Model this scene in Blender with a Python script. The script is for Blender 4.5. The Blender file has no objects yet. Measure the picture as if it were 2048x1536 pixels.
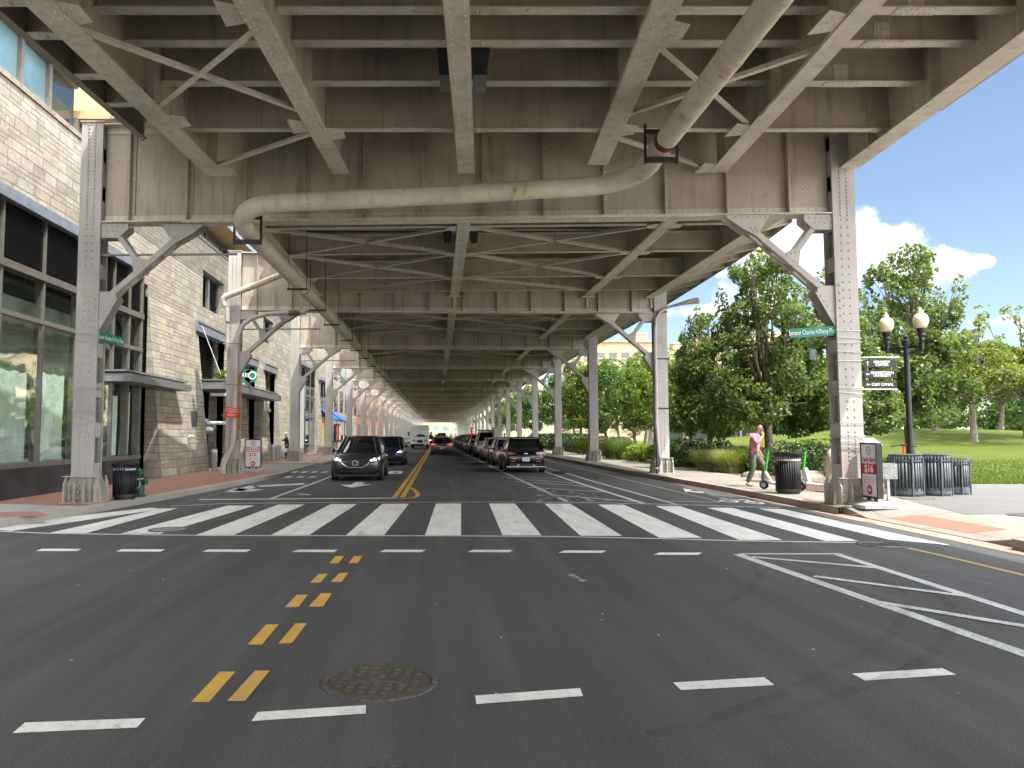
import bpy, bmesh, math, random
from mathutils import Vector as V, Matrix as M4, noise as mnoise
R = math.radians
random.seed(7)
sc = bpy.context.scene
COL = sc.collection

# ---------------------------------------------------------------- camera
F, PX, HZ, CH = 1500.0, 873.0, 868.0, 1.7
TH = math.atan((HZ-768)/F)
cd = bpy.data.cameras.new('camera'); cam = bpy.data.objects.new('camera', cd); COL.objects.link(cam)
cam.location = (0, 0, CH); cam.rotation_euler = (math.pi/2+TH, 0, 0)
cd.sensor_width = 36; cd.lens = 36*F/2048; cd.shift_x = (1024-PX)/2048
cd.clip_start = .05; cd.clip_end = 3000
sc.camera = cam

def ray(px, py):
    a = (px-PX)/F; b = (768-py)/F
    return V((a, math.cos(TH)-b*math.sin(TH), math.sin(TH)+b*math.cos(TH)))
def G(px, py, z=0.0):
    d = ray(px, py); t = (z-CH)/d.z
    return V((d.x*t, d.y*t, z))
def PY(px, py, Y):
    d = ray(px, py); t = Y/d.y
    return V((d.x*t, Y, CH+d.z*t))

# ---------------------------------------------------------------- mesh builder
class MB:
    def __init__(s): s.v=[]; s.f=[]; s.m=[]; s.mats=[]; s.T=None
    def add(s, vs, fs, mat=None):
        if s.T is not None: vs = [s.T @ V(p) for p in vs]
        o = len(s.v); s.v += [tuple(p) for p in vs]
        if mat not in s.mats: s.mats.append(mat)
        k = s.mats.index(mat)
        for f in fs: s.f.append([i+o for i in f]); s.m.append(k)
    def box(s, x0, y0, z0, x1, y1, z1, mat=None):
        s.add([(x0,y0,z0),(x1,y0,z0),(x1,y1,z0),(x0,y1,z0),(x0,y0,z1),(x1,y0,z1),(x1,y1,z1),(x0,y1,z1)],
              [(0,3,2,1),(4,5,6,7),(0,1,5,4),(1,2,6,5),(2,3,7,6),(3,0,4,7)], mat)
    def beam(s, p0, p1, w, h, up=(0,0,1), mat=None):
        p0=V(p0); p1=V(p1); d=(p1-p0).normalized(); up=V(up)
        sd=d.cross(up).normalized(); u=sd.cross(d).normalized()
        vs=[]
        for p in (p0,p1):
            for a,b in ((-1,-1),(1,-1),(1,1),(-1,1)): vs.append(p+sd*(a*w/2)+u*(b*h/2))
        s.add(vs,[(0,1,2,3),(7,6,5,4),(0,4,5,1),(1,5,6,2),(2,6,7,3),(3,7,4,0)],mat)
    def ibeam(s, p0, p1, h, w, tf=.025, tw=.018, mat=None, top=True, web=None):
        # p0,p1 at the underside of the bottom flange
        z=V((0,0,1)); p0=V(p0); p1=V(p1)
        s.beam(p0+z*tf/2,p1+z*tf/2,w,tf,mat=mat)
        s.beam(p0+z*(h/2),p1+z*(h/2),tw,h-2*tf+.004,mat=web or mat)
        if top: s.beam(p0+z*(h-tf/2),p1+z*(h-tf/2),w,tf,mat=mat)
    def tube(s, pts, r, n=10, cap=True, mat=None):
        pts=[V(p) for p in pts]; rs = r if isinstance(r,(list,tuple)) else [r]*len(pts)
        vs=[]; N=len(pts)
        ref=None
        for i,p in enumerate(pts):
            d=(pts[min(i+1,N-1)]-pts[max(i-1,0)]).normalized()
            if ref is None: ref = V((0,0,1)) if abs(d.z)<.9 else V((1,0,0))
            a=d.cross(ref).normalized(); b=a.cross(d).normalized(); ref=b
            for k in range(n):
                t=2*math.pi*k/n; vs.append(p+(a*math.cos(t)+b*math.sin(t))*rs[i])
        fs=[]
        for i in range(N-1):
            for k in range(n):
                k2=(k+1)%n; fs.append((i*n+k,i*n+k2,(i+1)*n+k2,(i+1)*n+k))
        if cap: fs.append(tuple(range(n-1,-1,-1))); fs.append(tuple((N-1)*n+k for k in range(n)))
        s.add(vs,fs,mat)
    def lathe(s, prof, c=(0,0,0), n=16, mat=None, axis='z', cap=True):
        vs=[]; c=V(c)
        for r,z in prof:
            for k in range(n):
                t=2*math.pi*k/n; q=(r*math.cos(t),r*math.sin(t),z)
                if axis=='x': q=(q[2],q[0],q[1])
                if axis=='y': q=(q[0],q[2],q[1])
                vs.append(c+V(q))
        fs=[]
        for i in range(len(prof)-1):
            for k in range(n):
                k2=(k+1)%n; fs.append((i*n+k,i*n+k2,(i+1)*n+k2,(i+1)*n+k))
        if cap: fs.append(tuple(range(n-1,-1,-1))); fs.append(tuple((len(prof)-1)*n+k for k in range(n)))
        s.add(vs,fs,mat)
    def prism(s, pts, off, mat=None):
        n=len(pts); pts=[V(p) for p in pts]; off=V(off)
        fs=[tuple(range(n-1,-1,-1)),tuple(range(n,2*n))]+[(i,(i+1)%n,(i+1)%n+n,i+n) for i in range(n)]
        s.add(pts+[p+off for p in pts],fs,mat)
    def quad(s, *p, mat=None): s.add(p,[tuple(range(len(p)))],mat)
    def rivet(s, p, nrm, r=.02, mat=None):
        r*=1.25; p=V(p); nrm=V(nrm).normalized(); a=nrm.orthogonal().normalized(); b=nrm.cross(a)
        vs=[]
        for rr,hh in ((1,0),(.8,.62)):
            for k in range(6):
                t=k*math.pi/3; vs.append(p+(a*math.cos(t)+b*math.sin(t))*r*rr+nrm*r*hh)
        vs.append(p+nrm*r*.95)
        s.add(vs,[(k,(k+1)%6,(k+1)%6+6,k+6) for k in range(6)]+[(k+6,(k+1)%6+6,12) for k in range(6)],mat)
    def rivets(s, p0, p1, step, nrm, r=.02, mat=None):
        p0=V(p0); p1=V(p1); n=max(1,int((p1-p0).length/step))
        for i in range(n+1): s.rivet(p0.lerp(p1,i/n),nrm,r,mat)
    def build(s, name, mat=None, parent=None, smooth=35, loc=None, mod=None):
        me=bpy.data.meshes.new(name); me.from_pydata(s.v,[],s.f)
        for m in s.mats: me.materials.append(m if m else mat)
        if len(s.mats)>1: me.polygons.foreach_set('material_index',s.m)
        bm=bmesh.new(); bm.from_mesh(me); bmesh.ops.recalc_face_normals(bm,faces=bm.faces) if smooth!='raw' else None
        bm.to_mesh(me); bm.free()
        if smooth and smooth!='raw':
            me.polygons.foreach_set('use_smooth',[True]*len(me.polygons)); me.set_sharp_from_angle(angle=R(smooth))
        me.update()
        o=bpy.data.objects.new(name,me); COL.objects.link(o)
        if parent: o.parent=parent
        if loc: o.location=loc
        if mod:
            md=o.modifiers.new('smooth','SUBSURF'); md.levels=md.render_levels=mod
        return o

def tag(o, label=None, cat=None, group=None, kind=None):
    if label: o['label']=label
    if cat: o['category']=cat
    if group: o['group']=group
    if kind: o['kind']=kind
    return o
def thing(name, label, cat, loc=(0,0,0), rz=0, group=None):
    o=bpy.data.objects.new(name,None); COL.objects.link(o); o.location=loc; o.rotation_euler=(0,0,rz); o.empty_display_size=.1
    return tag(o,label,cat,group)
def struct(name, mb, mat=None, **k):
    o=mb.build(name,mat,**k); o['kind']='structure'; return o
def dup(root, loc, rz=None, label=None, scale=None, group=None):
    r=root.copy(); COL.objects.link(r); r.location=loc
    if rz is not None: r.rotation_euler=(r.rotation_euler[0],r.rotation_euler[1],rz)
    if scale is not None: r.scale=(scale,)*3 if not hasattr(scale,'__len__') else scale
    if label: r['label']=label
    if group: r['group']=group
    for ch in list(root.children):
        c=ch.copy(); COL.objects.link(c); c.parent=r
        for g in ch.children:
            d=g.copy(); COL.objects.link(d); d.parent=c
    return r
def text(name, s, size, mat, parent=None, mtx=None, sx=1.0, extrude=.002, align='CENTER', bold=0.0):
    cu=bpy.data.curves.new('txt','FONT'); cu.body=s; cu.size=size; cu.extrude=extrude; cu.align_x=align; cu.align_y='CENTER'; cu.offset=bold; cu.resolution_u=3; cu.space_line=.8
    t=bpy.data.objects.new('txt',cu); COL.objects.link(t)
    bpy.context.view_layer.update()
    me=bpy.data.meshes.new_from_object(t.evaluated_get(bpy.context.evaluated_depsgraph_get()))
    bpy.data.objects.remove(t); bpy.data.curves.remove(cu)
    me.transform(M4.Diagonal((sx,1,1,1)))
    me.name=name; me.materials.clear(); me.materials.append(mat)
    o=bpy.data.objects.new(name,me); COL.objects.link(o)
    if parent: o.parent=parent
    if mtx is not None: o.matrix_local=mtx
    return o
FACE_CAM=M4.Rotation(math.pi/2,4,'X')      # a text laid flat turned upright, reading from -Y

# ---------------------------------------------------------------- materials
def newmat(name):
    m=bpy.data.materials.new(name); m.use_nodes=True; nt=m.node_tree
    return m, nt, nt.nodes['Principled BSDF']
def N(nt, typ, **k):
    n=nt.nodes.new(typ)
    for a,b in k.items():
        if a[0]=='_': n.inputs[a[1:].replace('_',' ')].default_value=b
        else: setattr(n,a,b)
    return n
def ramp(nt, src, stops):
    r=nt.nodes.new('ShaderNodeValToRGB'); e=r.color_ramp.elements
    while len(e)<len(stops): e.new(.5)
    for el,(p,c) in zip(e,stops):
        el.position=p; el.color=(c,c,c,1) if isinstance(c,(int,float)) else (*c,1)
    nt.links.new(src,r.inputs[0]); return r.outputs[0]
def mixc(nt, fac, a, b, mode='MIX'):
    n=nt.nodes.new('ShaderNodeMix'); n.data_type='RGBA'; n.blend_type=mode
    for sock,val in ((n.inputs[0],fac),(n.inputs[6],a),(n.inputs[7],b)):
        if hasattr(val,'links'): nt.links.new(val,sock)
        elif isinstance(val,(int,float)): sock.default_value=val
        else: sock.default_value=(*val,1)
    return n.outputs[2]
def math_(nt, op, a, b=None, c=None, clamp=False):
    n=nt.nodes.new('ShaderNodeMath'); n.operation=op; n.use_clamp=clamp
    for i,x in enumerate((a,b,c)):
        if x is None: continue
        if hasattr(x,'links'): nt.links.new(x,n.inputs[i])
        else: n.inputs[i].default_value=x
    return n.outputs[0]
def pos(nt): return nt.nodes.new('ShaderNodeNewGeometry').outputs['Position']
def objc(nt): return nt.nodes.new('ShaderNodeTexCoord').outputs['Object']
def mapped(nt, vec, scale):
    m=nt.nodes.new('ShaderNodeMapping'); m.inputs['Scale'].default_value=scale; nt.links.new(vec,m.inputs[0]); return m.outputs[0]
def noise(nt, vec, scale, detail=4, rough=.55, dist=0):
    n=N(nt,'ShaderNodeTexNoise'); n.inputs['Scale'].default_value=scale; n.inputs['Detail'].default_value=detail
    n.inputs['Roughness'].default_value=rough; n.inputs['Distortion'].default_value=dist
    nt.links.new(vec,n.inputs['Vector']); return n.outputs['Fac']
def bumpn(nt, bsdf, h, strength, dist=.01):
    b=nt.nodes.new('ShaderNodeBump'); b.inputs['Strength'].default_value=strength; b.inputs['Distance'].default_value=dist
    nt.links.new(h,b.inputs['Height']); nt.links.new(b.outputs[0],bsdf.inputs['Normal'])
def simple(name, c, rough=.6, metal=0., var=.12, scale=6., bump=0., spec=.4, emit=None, world=True, c2=None):
    m,nt,b=newmat(name); v=pos(nt) if world else objc(nt)
    f=noise(nt,v,scale,5)
    lo=c2 if c2 else tuple(max(0,x*(1-var*1.6)) for x in c); hi=c if c2 else tuple(min(1,x*(1+var)) for x in c)
    col=ramp(nt,f,[(.3,lo),(.7,hi)]); nt.links.new(col,b.inputs['Base Color'])
    b.inputs['Roughness'].default_value=rough; b.inputs['Metallic'].default_value=metal; b.inputs['Specular IOR Level'].default_value=spec
    if bump: bumpn(nt,b,noise(nt,v,scale*8,3),bump)
    if emit: b.inputs['Emission Color'].default_value=(*emit[0],1); b.inputs['Emission Strength'].default_value=emit[1]
    return m

def steel_mat(name, c=(.64,.585,.50), rust=.62, grime=1.0, rcol=((.16,.06,.02),(.36,.17,.06))):
    m,nt,b=newmat(name); p=pos(nt)
    n1=noise(nt,p,.9,6,.6); base=ramp(nt,n1,[(.3,tuple(x*.84 for x in c)),(.7,tuple(min(1,x*1.1) for x in c))])
    # runs of dirt down the plates
    n2=noise(nt,mapped(nt,p,(5,5,.5)),1.0,5,.65); g=ramp(nt,n2,[(.52,0.0),(.78,.5*grime)])
    base=mixc(nt,g,base,(.13,.115,.095))
    n4=noise(nt,p,.33,5,.6); g2=ramp(nt,n4,[(.5,0.0),(.75,.45*grime)]); base=mixc(nt,g2,base,(.17,.15,.125))
    n3=noise(nt,mapped(nt,p,(1.7,1.7,.8)),1.6,9,.72); r_=ramp(nt,n3,[(rust,0.0),(rust+.07,.85)])
    n5=noise(nt,p,9,4); rc=ramp(nt,n5,[(.3,rcol[0]),(.7,rcol[1])])
    base=mixc(nt,r_,base,rc)
    nt.links.new(base,b.inputs['Base Color']); b.inputs['Roughness'].default_value=.62; b.inputs['Specular IOR Level'].default_value=.35
    bumpn(nt,b,noise(nt,p,3.5,6,.6),.12,.02)
    return m

STEEL=steel_mat('painted_steel',rust=.635)
STEEL_WEB=steel_mat('shaded_web_plate',(.47,.405,.325),.65,1.15)  # shade under the deck put into the web colour, besides its grime
STEEL_GREY=steel_mat('painted_steel_column',(.455,.425,.395),.70,.6)
STEEL_DARK=steel_mat('painted_steel_sooty',(.30,.27,.23),.68,1.2)
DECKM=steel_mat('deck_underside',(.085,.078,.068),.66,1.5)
BASEM=steel_mat('column_foot_steel',(.46,.43,.37),.565,1.2)
BLACK=simple('black_paint',(.018,.018,.02),.45,var=.3)
BLACKM=simple('black_plastic',(.025,.025,.026),.6,var=.25)
WHITE=simple('white_paint',(.78,.78,.75),.5,var=.06)

def asphalt_mat():
    m,nt,b=newmat('asphalt'); p=pos(nt)
    n1=noise(nt,p,.22,5,.6); base=ramp(nt,n1,[(.3,(.046,.0465,.0475)),(.7,(.072,.0725,.0735))])
    w=noise(nt,mapped(nt,p,(2.2,.12,1)),1.0,4,.6); base=mixc(nt,ramp(nt,w,[(.42,0.0),(.72,.6)]),base,(.108,.107,.106))
    n2=noise(nt,p,85,4,.75); sp=ramp(nt,n2,[(.33,(.6,.6,.61)),(.52,(1,1,1)),(.68,(2.1,2.08,2.0))]); base=mixc(nt,1.0,base,sp,'MULTIPLY')
    n3=noise(nt,p,46,2,.5); base=mixc(nt,ramp(nt,n3,[(.70,0.0),(.76,.7)]),base,(.22,.215,.2))
    # darker patched and oily areas
    n4=noise(nt,mapped(nt,p,(1,.5,1)),.6,6,.7,.6); base=mixc(nt,ramp(nt,n4,[(.55,0.0),(.7,.4)]),base,(.05,.048,.045))
    nt.links.new(base,b.inputs['Base Color']); b.inputs['Roughness'].default_value=.78; b.inputs['Specular IOR Level'].default_value=.38
    bumpn(nt,b,noise(nt,p,120,4,.7),.55,.006)
    return m
ASPHALT=asphalt_mat()
def paint_mat(name, c, wear=.55):
    m,nt,b=newmat(name); p=pos(nt)
    n1=noise(nt,p,2.2,7,.7); base=ramp(nt,n1,[(.3,tuple(x*.82 for x in c)),(.65,c)])
    n2=noise(nt,p,26,7,.75); base=mixc(nt,ramp(nt,n2,[(wear,0.0),(wear+.12,.75)]),base,(.10,.10,.10))
    n3=noise(nt,mapped(nt,p,(3,.6,1)),1.1,6,.7); base=mixc(nt,ramp(nt,n3,[(.48,0.0),(.75,.5)]),base,(.22,.22,.21))
    nt.links.new(base,b.inputs['Base Color']); b.inputs['Roughness'].default_value=.7
    bumpn(nt,b,noise(nt,p,110,3),.25,.004)
    return m
ROADWHITE=paint_mat('road_paint_white',(.80,.79,.74),.565)
ROADYEL=paint_mat('road_paint_yellow',(.62,.37,.055),.60)
ROADWORN=paint_mat('road_paint_worn',(.6,.61,.6),.50)
ROADYWORN=paint_mat('road_paint_yellow_worn',(.42,.27,.08),.50)

def concrete_mat(name, c, joint=1.5):
    m,nt,b=newmat(name); p=pos(nt)
    n1=noise(nt,p,.7,7,.65); base=ramp(nt,n1,[(.3,tuple(x*.76 for x in c)),(.7,c)])
    n2=noise(nt,p,60,3); base=mixc(nt,ramp(nt,n2,[(.55,0.0),(.75,.3)]),base,tuple(x*.5 for x in c))
    if joint:
        br=N(nt,'ShaderNodeTexBrick'); br.inputs['Scale'].default_value=1; br.inputs['Brick Width'].default_value=joint; br.inputs['Row Height'].default_value=joint; br.offset=0
        br.inputs['Mortar Size'].default_value=.012; br.inputs['Color1'].default_value=(1,1,1,1); br.inputs['Color2'].default_value=(.9,.9,.9,1); br.inputs['Mortar'].default_value=(.35,.33,.3,1)
        nt.links.new(p,br.inputs['Vector']); base=mixc(nt,1.0,base,br.outputs['Color'],'MULTIPLY')
    nt.links.new(base,b.inputs['Base Color']); b.inputs['Roughness'].default_value=.85
    bumpn(nt,b,noise(nt,p,45,5),.25,.005)
    return m
CONCRETE=concrete_mat('concrete_pavement',(.265,.243,.205))
PLAZA=concrete_mat('grey_path',(.128,.124,.116),0)
KERB=concrete_mat('kerb_concrete',(.36,.34,.30),0)
def brickfloor(name, a, b_, mort, w=.2, h=.1, sc_=1):
    m,nt,b=newmat(name); p=pos(nt)
    br=N(nt,'ShaderNodeTexBrick'); br.inputs['Scale'].default_value=sc_; br.inputs['Brick Width'].default_value=w; br.inputs['Row Height'].default_value=h
    br.inputs['Mortar Size'].default_value=.006; br.inputs['Color1'].default_value=(*a,1); br.inputs['Color2'].default_value=(*b_,1); br.inputs['Mortar'].default_value=(*mort,1); br.inputs['Bias'].default_value=-.1
    nt.links.new(p,br.inputs['Vector'])
    n1=noise(nt,p,1.1,6,.65); base=mixc(nt,ramp(nt,n1,[(.4,0.0),(.75,.45)]),br.outputs['Color'],(.2,.13,.1))
    nt.links.new(base,b.inputs['Base Color']); b.inputs['Roughness'].default_value=.85
    bumpn(nt,b,noise(nt,p,50,4),.3,.005)
    return m
BRICKF=brickfloor('brick_paving',(.36,.17,.11),(.27,.12,.08),(.16,.12,.1))
GUTTER=brickfloor('gutter_brick',(.40,.27,.21),(.34,.21,.16),(.3,.24,.2),.1,.2)
PAD=brickfloor('tactile_paving',(.37,.135,.085),(.32,.11,.07),(.3,.1,.06),.06,.06)
PADPINK=brickfloor('tactile_paving_left',(.42,.2,.19),(.38,.17,.16),(.28,.15,.14),.3,.3)
MULCH=simple('mulch',(.12,.07,.045),.95,var=.5,scale=18,bump=.6)

# ---------------------------------------------------------------- world and sun
SUN=V((.38,-.35,1)).normalized()
EL=math.asin(SUN.z); AZ=math.atan2(SUN.x,SUN.y)
w=bpy.data.worlds.new('World'); sc.world=w; w.use_nodes=True; nt=w.node_tree
bg=nt.nodes['Background']; bg.inputs['Strength'].default_value=.05
sky=N(nt,'ShaderNodeTexSky',sky_type='NISHITA',sun_disc=False); sky.sun_elevation=EL; sky.sun_rotation=AZ; sky.air_density=1.0; sky.dust_density=.45; sky.ozone_density=1.3
g=nt.nodes.new('ShaderNodeTexCoord').outputs['Generated']
sx=nt.nodes.new('ShaderNodeSeparateXYZ'); nt.links.new(g,sx.inputs[0])
ys=math_(nt,'MAXIMUM',sx.outputs[1],.05)
u=math_(nt,'DIVIDE',sx.outputs[0],ys); v=math_(nt,'DIVIDE',sx.outputs[2],ys)
n1=noise(nt,g,17,9,.6,.15); n2=noise(nt,g,30,6,.6)
wob=math_(nt,'ADD',math_(nt,'MULTIPLY',math_(nt,'SUBTRACT',n1,.5),4.4),math_(nt,'MULTIPLY',math_(nt,'SUBTRACT',n2,.5),.9))
acc=None
for (cu,cv,ru,rv,am) in ((.49,.245,.12,.055,1),(.60,.252,.06,.045,1),(.665,.222,.06,.028,1),(.43,.185,.06,.028,.9),(.735,.232,.02,.010,.8),(.36,.165,.05,.012,.7),(.76,.15,.10,.018,.6)):
    du=math_(nt,'DIVIDE',math_(nt,'SUBTRACT',u,cu),ru); dv=math_(nt,'DIVIDE',math_(nt,'SUBTRACT',v,cv),rv)
    d=math_(nt,'ADD',math_(nt,'MULTIPLY',du,du),math_(nt,'MULTIPLY',dv,dv))
    f=math_(nt,'MULTIPLY',math_(nt,'SUBTRACT',1.25,d),am)
    f=math_(nt,'MAXIMUM',f,-1.0)
    acc=f if acc is None else math_(nt,'MAXIMUM',acc,f)
den=math_(nt,'ADD',acc,wob)
mr=N(nt,'ShaderNodeMapRange',interpolation_type='SMOOTHSTEP'); mr.inputs[1].default_value=.1; mr.inputs[2].default_value=.95; nt.links.new(den,mr.inputs[0])
fr=math_(nt,'GREATER_THAN',sx.outputs[1],.1)
msk=math_(nt,'MULTIPLY',mr.outputs[0],fr)
cc=ramp(nt,n2,[(.3,(6.2,6.4,6.8)),(.7,(8.6,8.6,8.6))])
CLOUDCOL=cc
# cloud added over the unseen sky to fill the shade, boosted towards the sun
dt=N(nt,'ShaderNodeVectorMath',operation='DOT_PRODUCT'); nt.links.new(g,dt.inputs[0]); dt.inputs[1].default_value=SUN
sunny=math_(nt,'POWER',math_(nt,'MAXIMUM',dt.outputs['Value'],0.0),1.5)
n3=noise(nt,g,3.2,9,.58,.3); m2=N(nt,'ShaderNodeMapRange',interpolation_type='SMOOTHSTEP'); m2.inputs[1].default_value=.33; m2.inputs[2].default_value=.47; nt.links.new(n3,m2.inputs[0])
back=N(nt,'ShaderNodeMapRange',interpolation_type='SMOOTHSTEP'); back.inputs[1].default_value=.30; back.inputs[2].default_value=.05; nt.links.new(sx.outputs[1],back.inputs[0])
high=N(nt,'ShaderNodeMapRange',interpolation_type='SMOOTHSTEP'); high.inputs[1].default_value=.62; high.inputs[2].default_value=.80; nt.links.new(sx.outputs[2],high.inputs[0])
left=N(nt,'ShaderNodeMapRange',interpolation_type='SMOOTHSTEP'); left.inputs[1].default_value=-.28; left.inputs[2].default_value=-.5; nt.links.new(sx.outputs[0],left.inputs[0])
right=N(nt,'ShaderNodeMapRange',interpolation_type='SMOOTHSTEP'); right.inputs[1].default_value=1.0; right.inputs[2].default_value=1.5; nt.links.new(u,right.inputs[0])
m3=math_(nt,'MULTIPLY',m2.outputs[0],math_(nt,'MAXIMUM',math_(nt,'MAXIMUM',left.outputs[0],right.outputs[0]),math_(nt,'MAXIMUM',back.outputs[0],high.outputs[0])))
msk=math_(nt,'MAXIMUM',msk,m3)
cs=nt.nodes.new('ShaderNodeVectorMath'); cs.operation='SCALE'; nt.links.new(cc,cs.inputs[0]); nt.links.new(math_(nt,'ADD',1.0,math_(nt,'MULTIPLY',m3,math_(nt,'ADD',.6,math_(nt,'MULTIPLY',sunny,4.2)))),cs.inputs['Scale'])
skyc=mixc(nt,msk,sky.outputs[0],cs.outputs[0])
nt.links.new(skyc,bg.inputs['Color'])
sl=bpy.data.lights.new('sun','SUN'); sl.energy=2.0; sl.angle=R(.53); sl.color=(1,.955,.88)
so=bpy.data.objects.new('sun',sl); COL.objects.link(so); so.rotation_euler=SUN.to_track_quat('Z','Y').to_euler(); so.location=(0,0,60)
sc.view_settings.view_transform='Standard'; sc.view_settings.look='None'; sc.view_settings.exposure=2.0; sc.view_settings.gamma=1
sc.cycles.max_bounces=8; sc.cycles.diffuse_bounces=5; sc.cycles.glossy_bounces=3; sc.cycles.transparent_max_bounces=12; sc.cycles.use_denoising=True
# ---------------------------------------------------------------- ground, road, kerbs, markings
mb=MB(); mb.quad((-700,-300,-.06),(700,-300,-.06),(700,1500,-.06),(-700,1500,-.06))
struct('ground',mb,simple('far_ground',(.10,.10,.075),.95,var=.4,scale=.2))
mb=MB()
ys=[-60,0,10,20,30,45,60,90,130,180,240,330]
for a,b in zip(ys,ys[1:]): mb.quad((-60 if b<=10 else -14,a,0),(60 if b<=10 and a<0 else 8.9,a,0),(60 if b<=10 and a<0 else 8.9,b,0),(-60 if b<=10 else -14,b,0))
struct('road',mb,ASPHALT,smooth=0)
mb=MB(); mb.quad((-40,-45,.004),(-12.5,-45,.004),(-12.5,8,.004),(-40,8,.004)); mb.quad((-12.5,-45,.004),(8.4,-45,.004),(8.4,-12,.004),(-12.5,-12,.004)); struct('bounce_pavement',mb,CONCRETE,smooth=0)  # unseen pale paving added to bounce sunlight up under the deck
# rising street at the far end
mb=MB(); mb.quad((-14,330,0),(30,330,0),(30,431,1.6),(-14,431,1.6)); struct('far_street',mb,simple('pale_asphalt',(.12,.12,.115),1.0,spec=0.0),smooth=0)

LK=[(-40,8.4),(-12,9.6),(-9.2,11.4),(-7.95,13.5),(-7.4,16.4),(-7.0,19.7),(-6.6,24),(-6.08,31.4)]   # left kerb line
mb=MB(); pts=[(x,y,-.01) for x,y in LK]+[(-6.08,31.4,-.01),(-14,31.4,-.01),(-40,31.4,-.01)]
mb.prism(pts[:-3]+pts[-2:],(0,0,.16)); struct('brick_sidewalk',mb,BRICKF,smooth=0)
mb=MB(); mb.box(-14,31.402,-.01,-6.5,40,.09); struct('driveway',mb,CONCRETE,smooth=0)
mb=MB(); mb.box(-14,40,-.01,-6.2,330,.15); struct('sidewalk',mb,simple('left_far_sidewalk',(.32,.27,.23),.85,var=.3,scale=1.5),smooth=0)
mb=MB(); mb.box(-9.9,40.002,.10,-8.6,120,.156,BRICKF); struct('brick_strip',mb,BRICKF,smooth=0)
def kerb(name,line,w=.2,z=.158,side=1,mat=None):
    mb=MB(); L=[V((x,y,0)) for x,y in line]
    A=[];B=[]
    for i,p in enumerate(L):
        d=(L[min(i+1,len(L)-1)]-L[max(i-1,0)]).normalized(); n=V((d.y,-d.x,0))*side
        A.append(p+n*.015); B.append(p-n*w)
    vs=[];fs=[]
    for a,b in zip(A,B): vs+=[(a.x,a.y,-.02),(a.x-.0,a.y,z-.015),((a*.9+b*.1).x,(a*.9+b*.1).y,z),(b.x,b.y,z),(b.x,b.y,-.02)]
    for i in range(len(A)-1):
        for k in range(4): fs.append((i*5+k,i*5+k+1,(i+1)*5+k+1,(i+1)*5+k))
    mb.add(vs,fs); return struct(name,mb,mat or KERB,smooth=60)
kerb('kerb',LK)
kerb('kerb',[(-6.2,40),(-6.15,60),(-6.15,330)])
# concrete kerb ramp with the pink tactile pad at the left corner
mb=MB(); mb.quad((-16,11.9,.1565),(-9.3,11.75,.1565),(-8.1,13.7,.1565),(-7.62,16.2,.1565),(-8.7,16.5,.1565),(-10.5,17.0,.1565),(-16,17.3,.1565))
struct('corner_pavement',mb,concrete_mat('corner_concrete',(.44,.44,.42),1.2),smooth=0)
mb=MB(); q=[G(-60,1026,.16),G(70,1022,.16),G(100,1030,.16),G(-60,1038,.16)]; mb.quad(*q); struct('tactile_paving',mb,PADPINK,smooth=0)

KX=8.66
RK=[(KX,-20),(KX,9.0),(KX,12),(KX,16),(8.62,22),(8.3,34),(8.12,54),(8.1,330)]
NO=[(KX,11.2),(10.25,12.0),(10.25,15.2),(KX,16.0)]
RK1=[(KX,-20),(KX,9.0),(KX,11.2)]; RK2=[(KX,16.0),(8.62,22),(8.3,34),(8.12,54),(8.1,330)]
mb=MB(); mb.prism([(x,y,-.01) for x,y in RK1+NO[1:3]+RK2]+[(11.3,330,-.01),(11.3,25.5,-.01),(14.5,23.4,-.01),(60,23.4,-.01),(60,-20,-.01)],(0,0,.16)); struct('sidewalk',mb,CONCRETE,smooth=0)
mb=MB(); mb.quad((KX,12.0,.012),(10.25,12.0,.1495),(10.25,15.2,.1495),(KX,15.2,.012)); mb.quad((KX,11.2,.149),(10.25,12.0,.149),(KX,12.0,.012)); mb.quad((KX,16.0,.149),(KX,15.2,.012),(10.25,15.2,.149)); mb.quad((KX,11.2,-.01),(KX,12.0,-.01),(KX,12.0,.012),(KX,11.2,.149)); mb.quad((KX,15.2,-.01),(KX,16.0,-.01),(KX,16.0,.149),(KX,15.2,.012)); mb.quad((KX,12,-.01),(KX,15.2,-.01),(KX,15.2,.012),(KX,12,.012)); struct('kerb_ramp',mb,CONCRETE,smooth=0)
GK=concrete_mat('granite_kerb',(.30,.25,.21),0)
kerb('kerb',RK1,.17,.157,1,GK); kerb('kerb',RK2,.17,.157,1,GK)
mb=MB(); mb.quad((8.18,6,.004),(KX-.02,6,.004),(KX-.02,22,.004),(8.34,22,.004)); mb.quad((8.34,22,.004),(KX-.05,22,.004),(8.28,34,.004),(8.1,34,.004)); struct('gutter',mb,GUTTER,smooth=0)
# grey path behind the pavement
mb=MB(); mb.quad((10.2,14.6,.154),(60,14.6,.154),(60,23.3,.154),(14.5,23.3,.154),(11.6,20,.154)); struct('path',mb,PLAZA,smooth=0)
pz=lambda x: .012+(x-KX)/(10.25-KX)*.1375+.004
mb=MB(); mb.quad((8.95,12.75,pz(8.95)),(9.62,12.75,pz(9.62)),(9.62,15.0,pz(9.62)),(8.95,15.0,pz(8.95))); struct('tactile_paving',mb,PAD,smooth=0)
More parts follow.
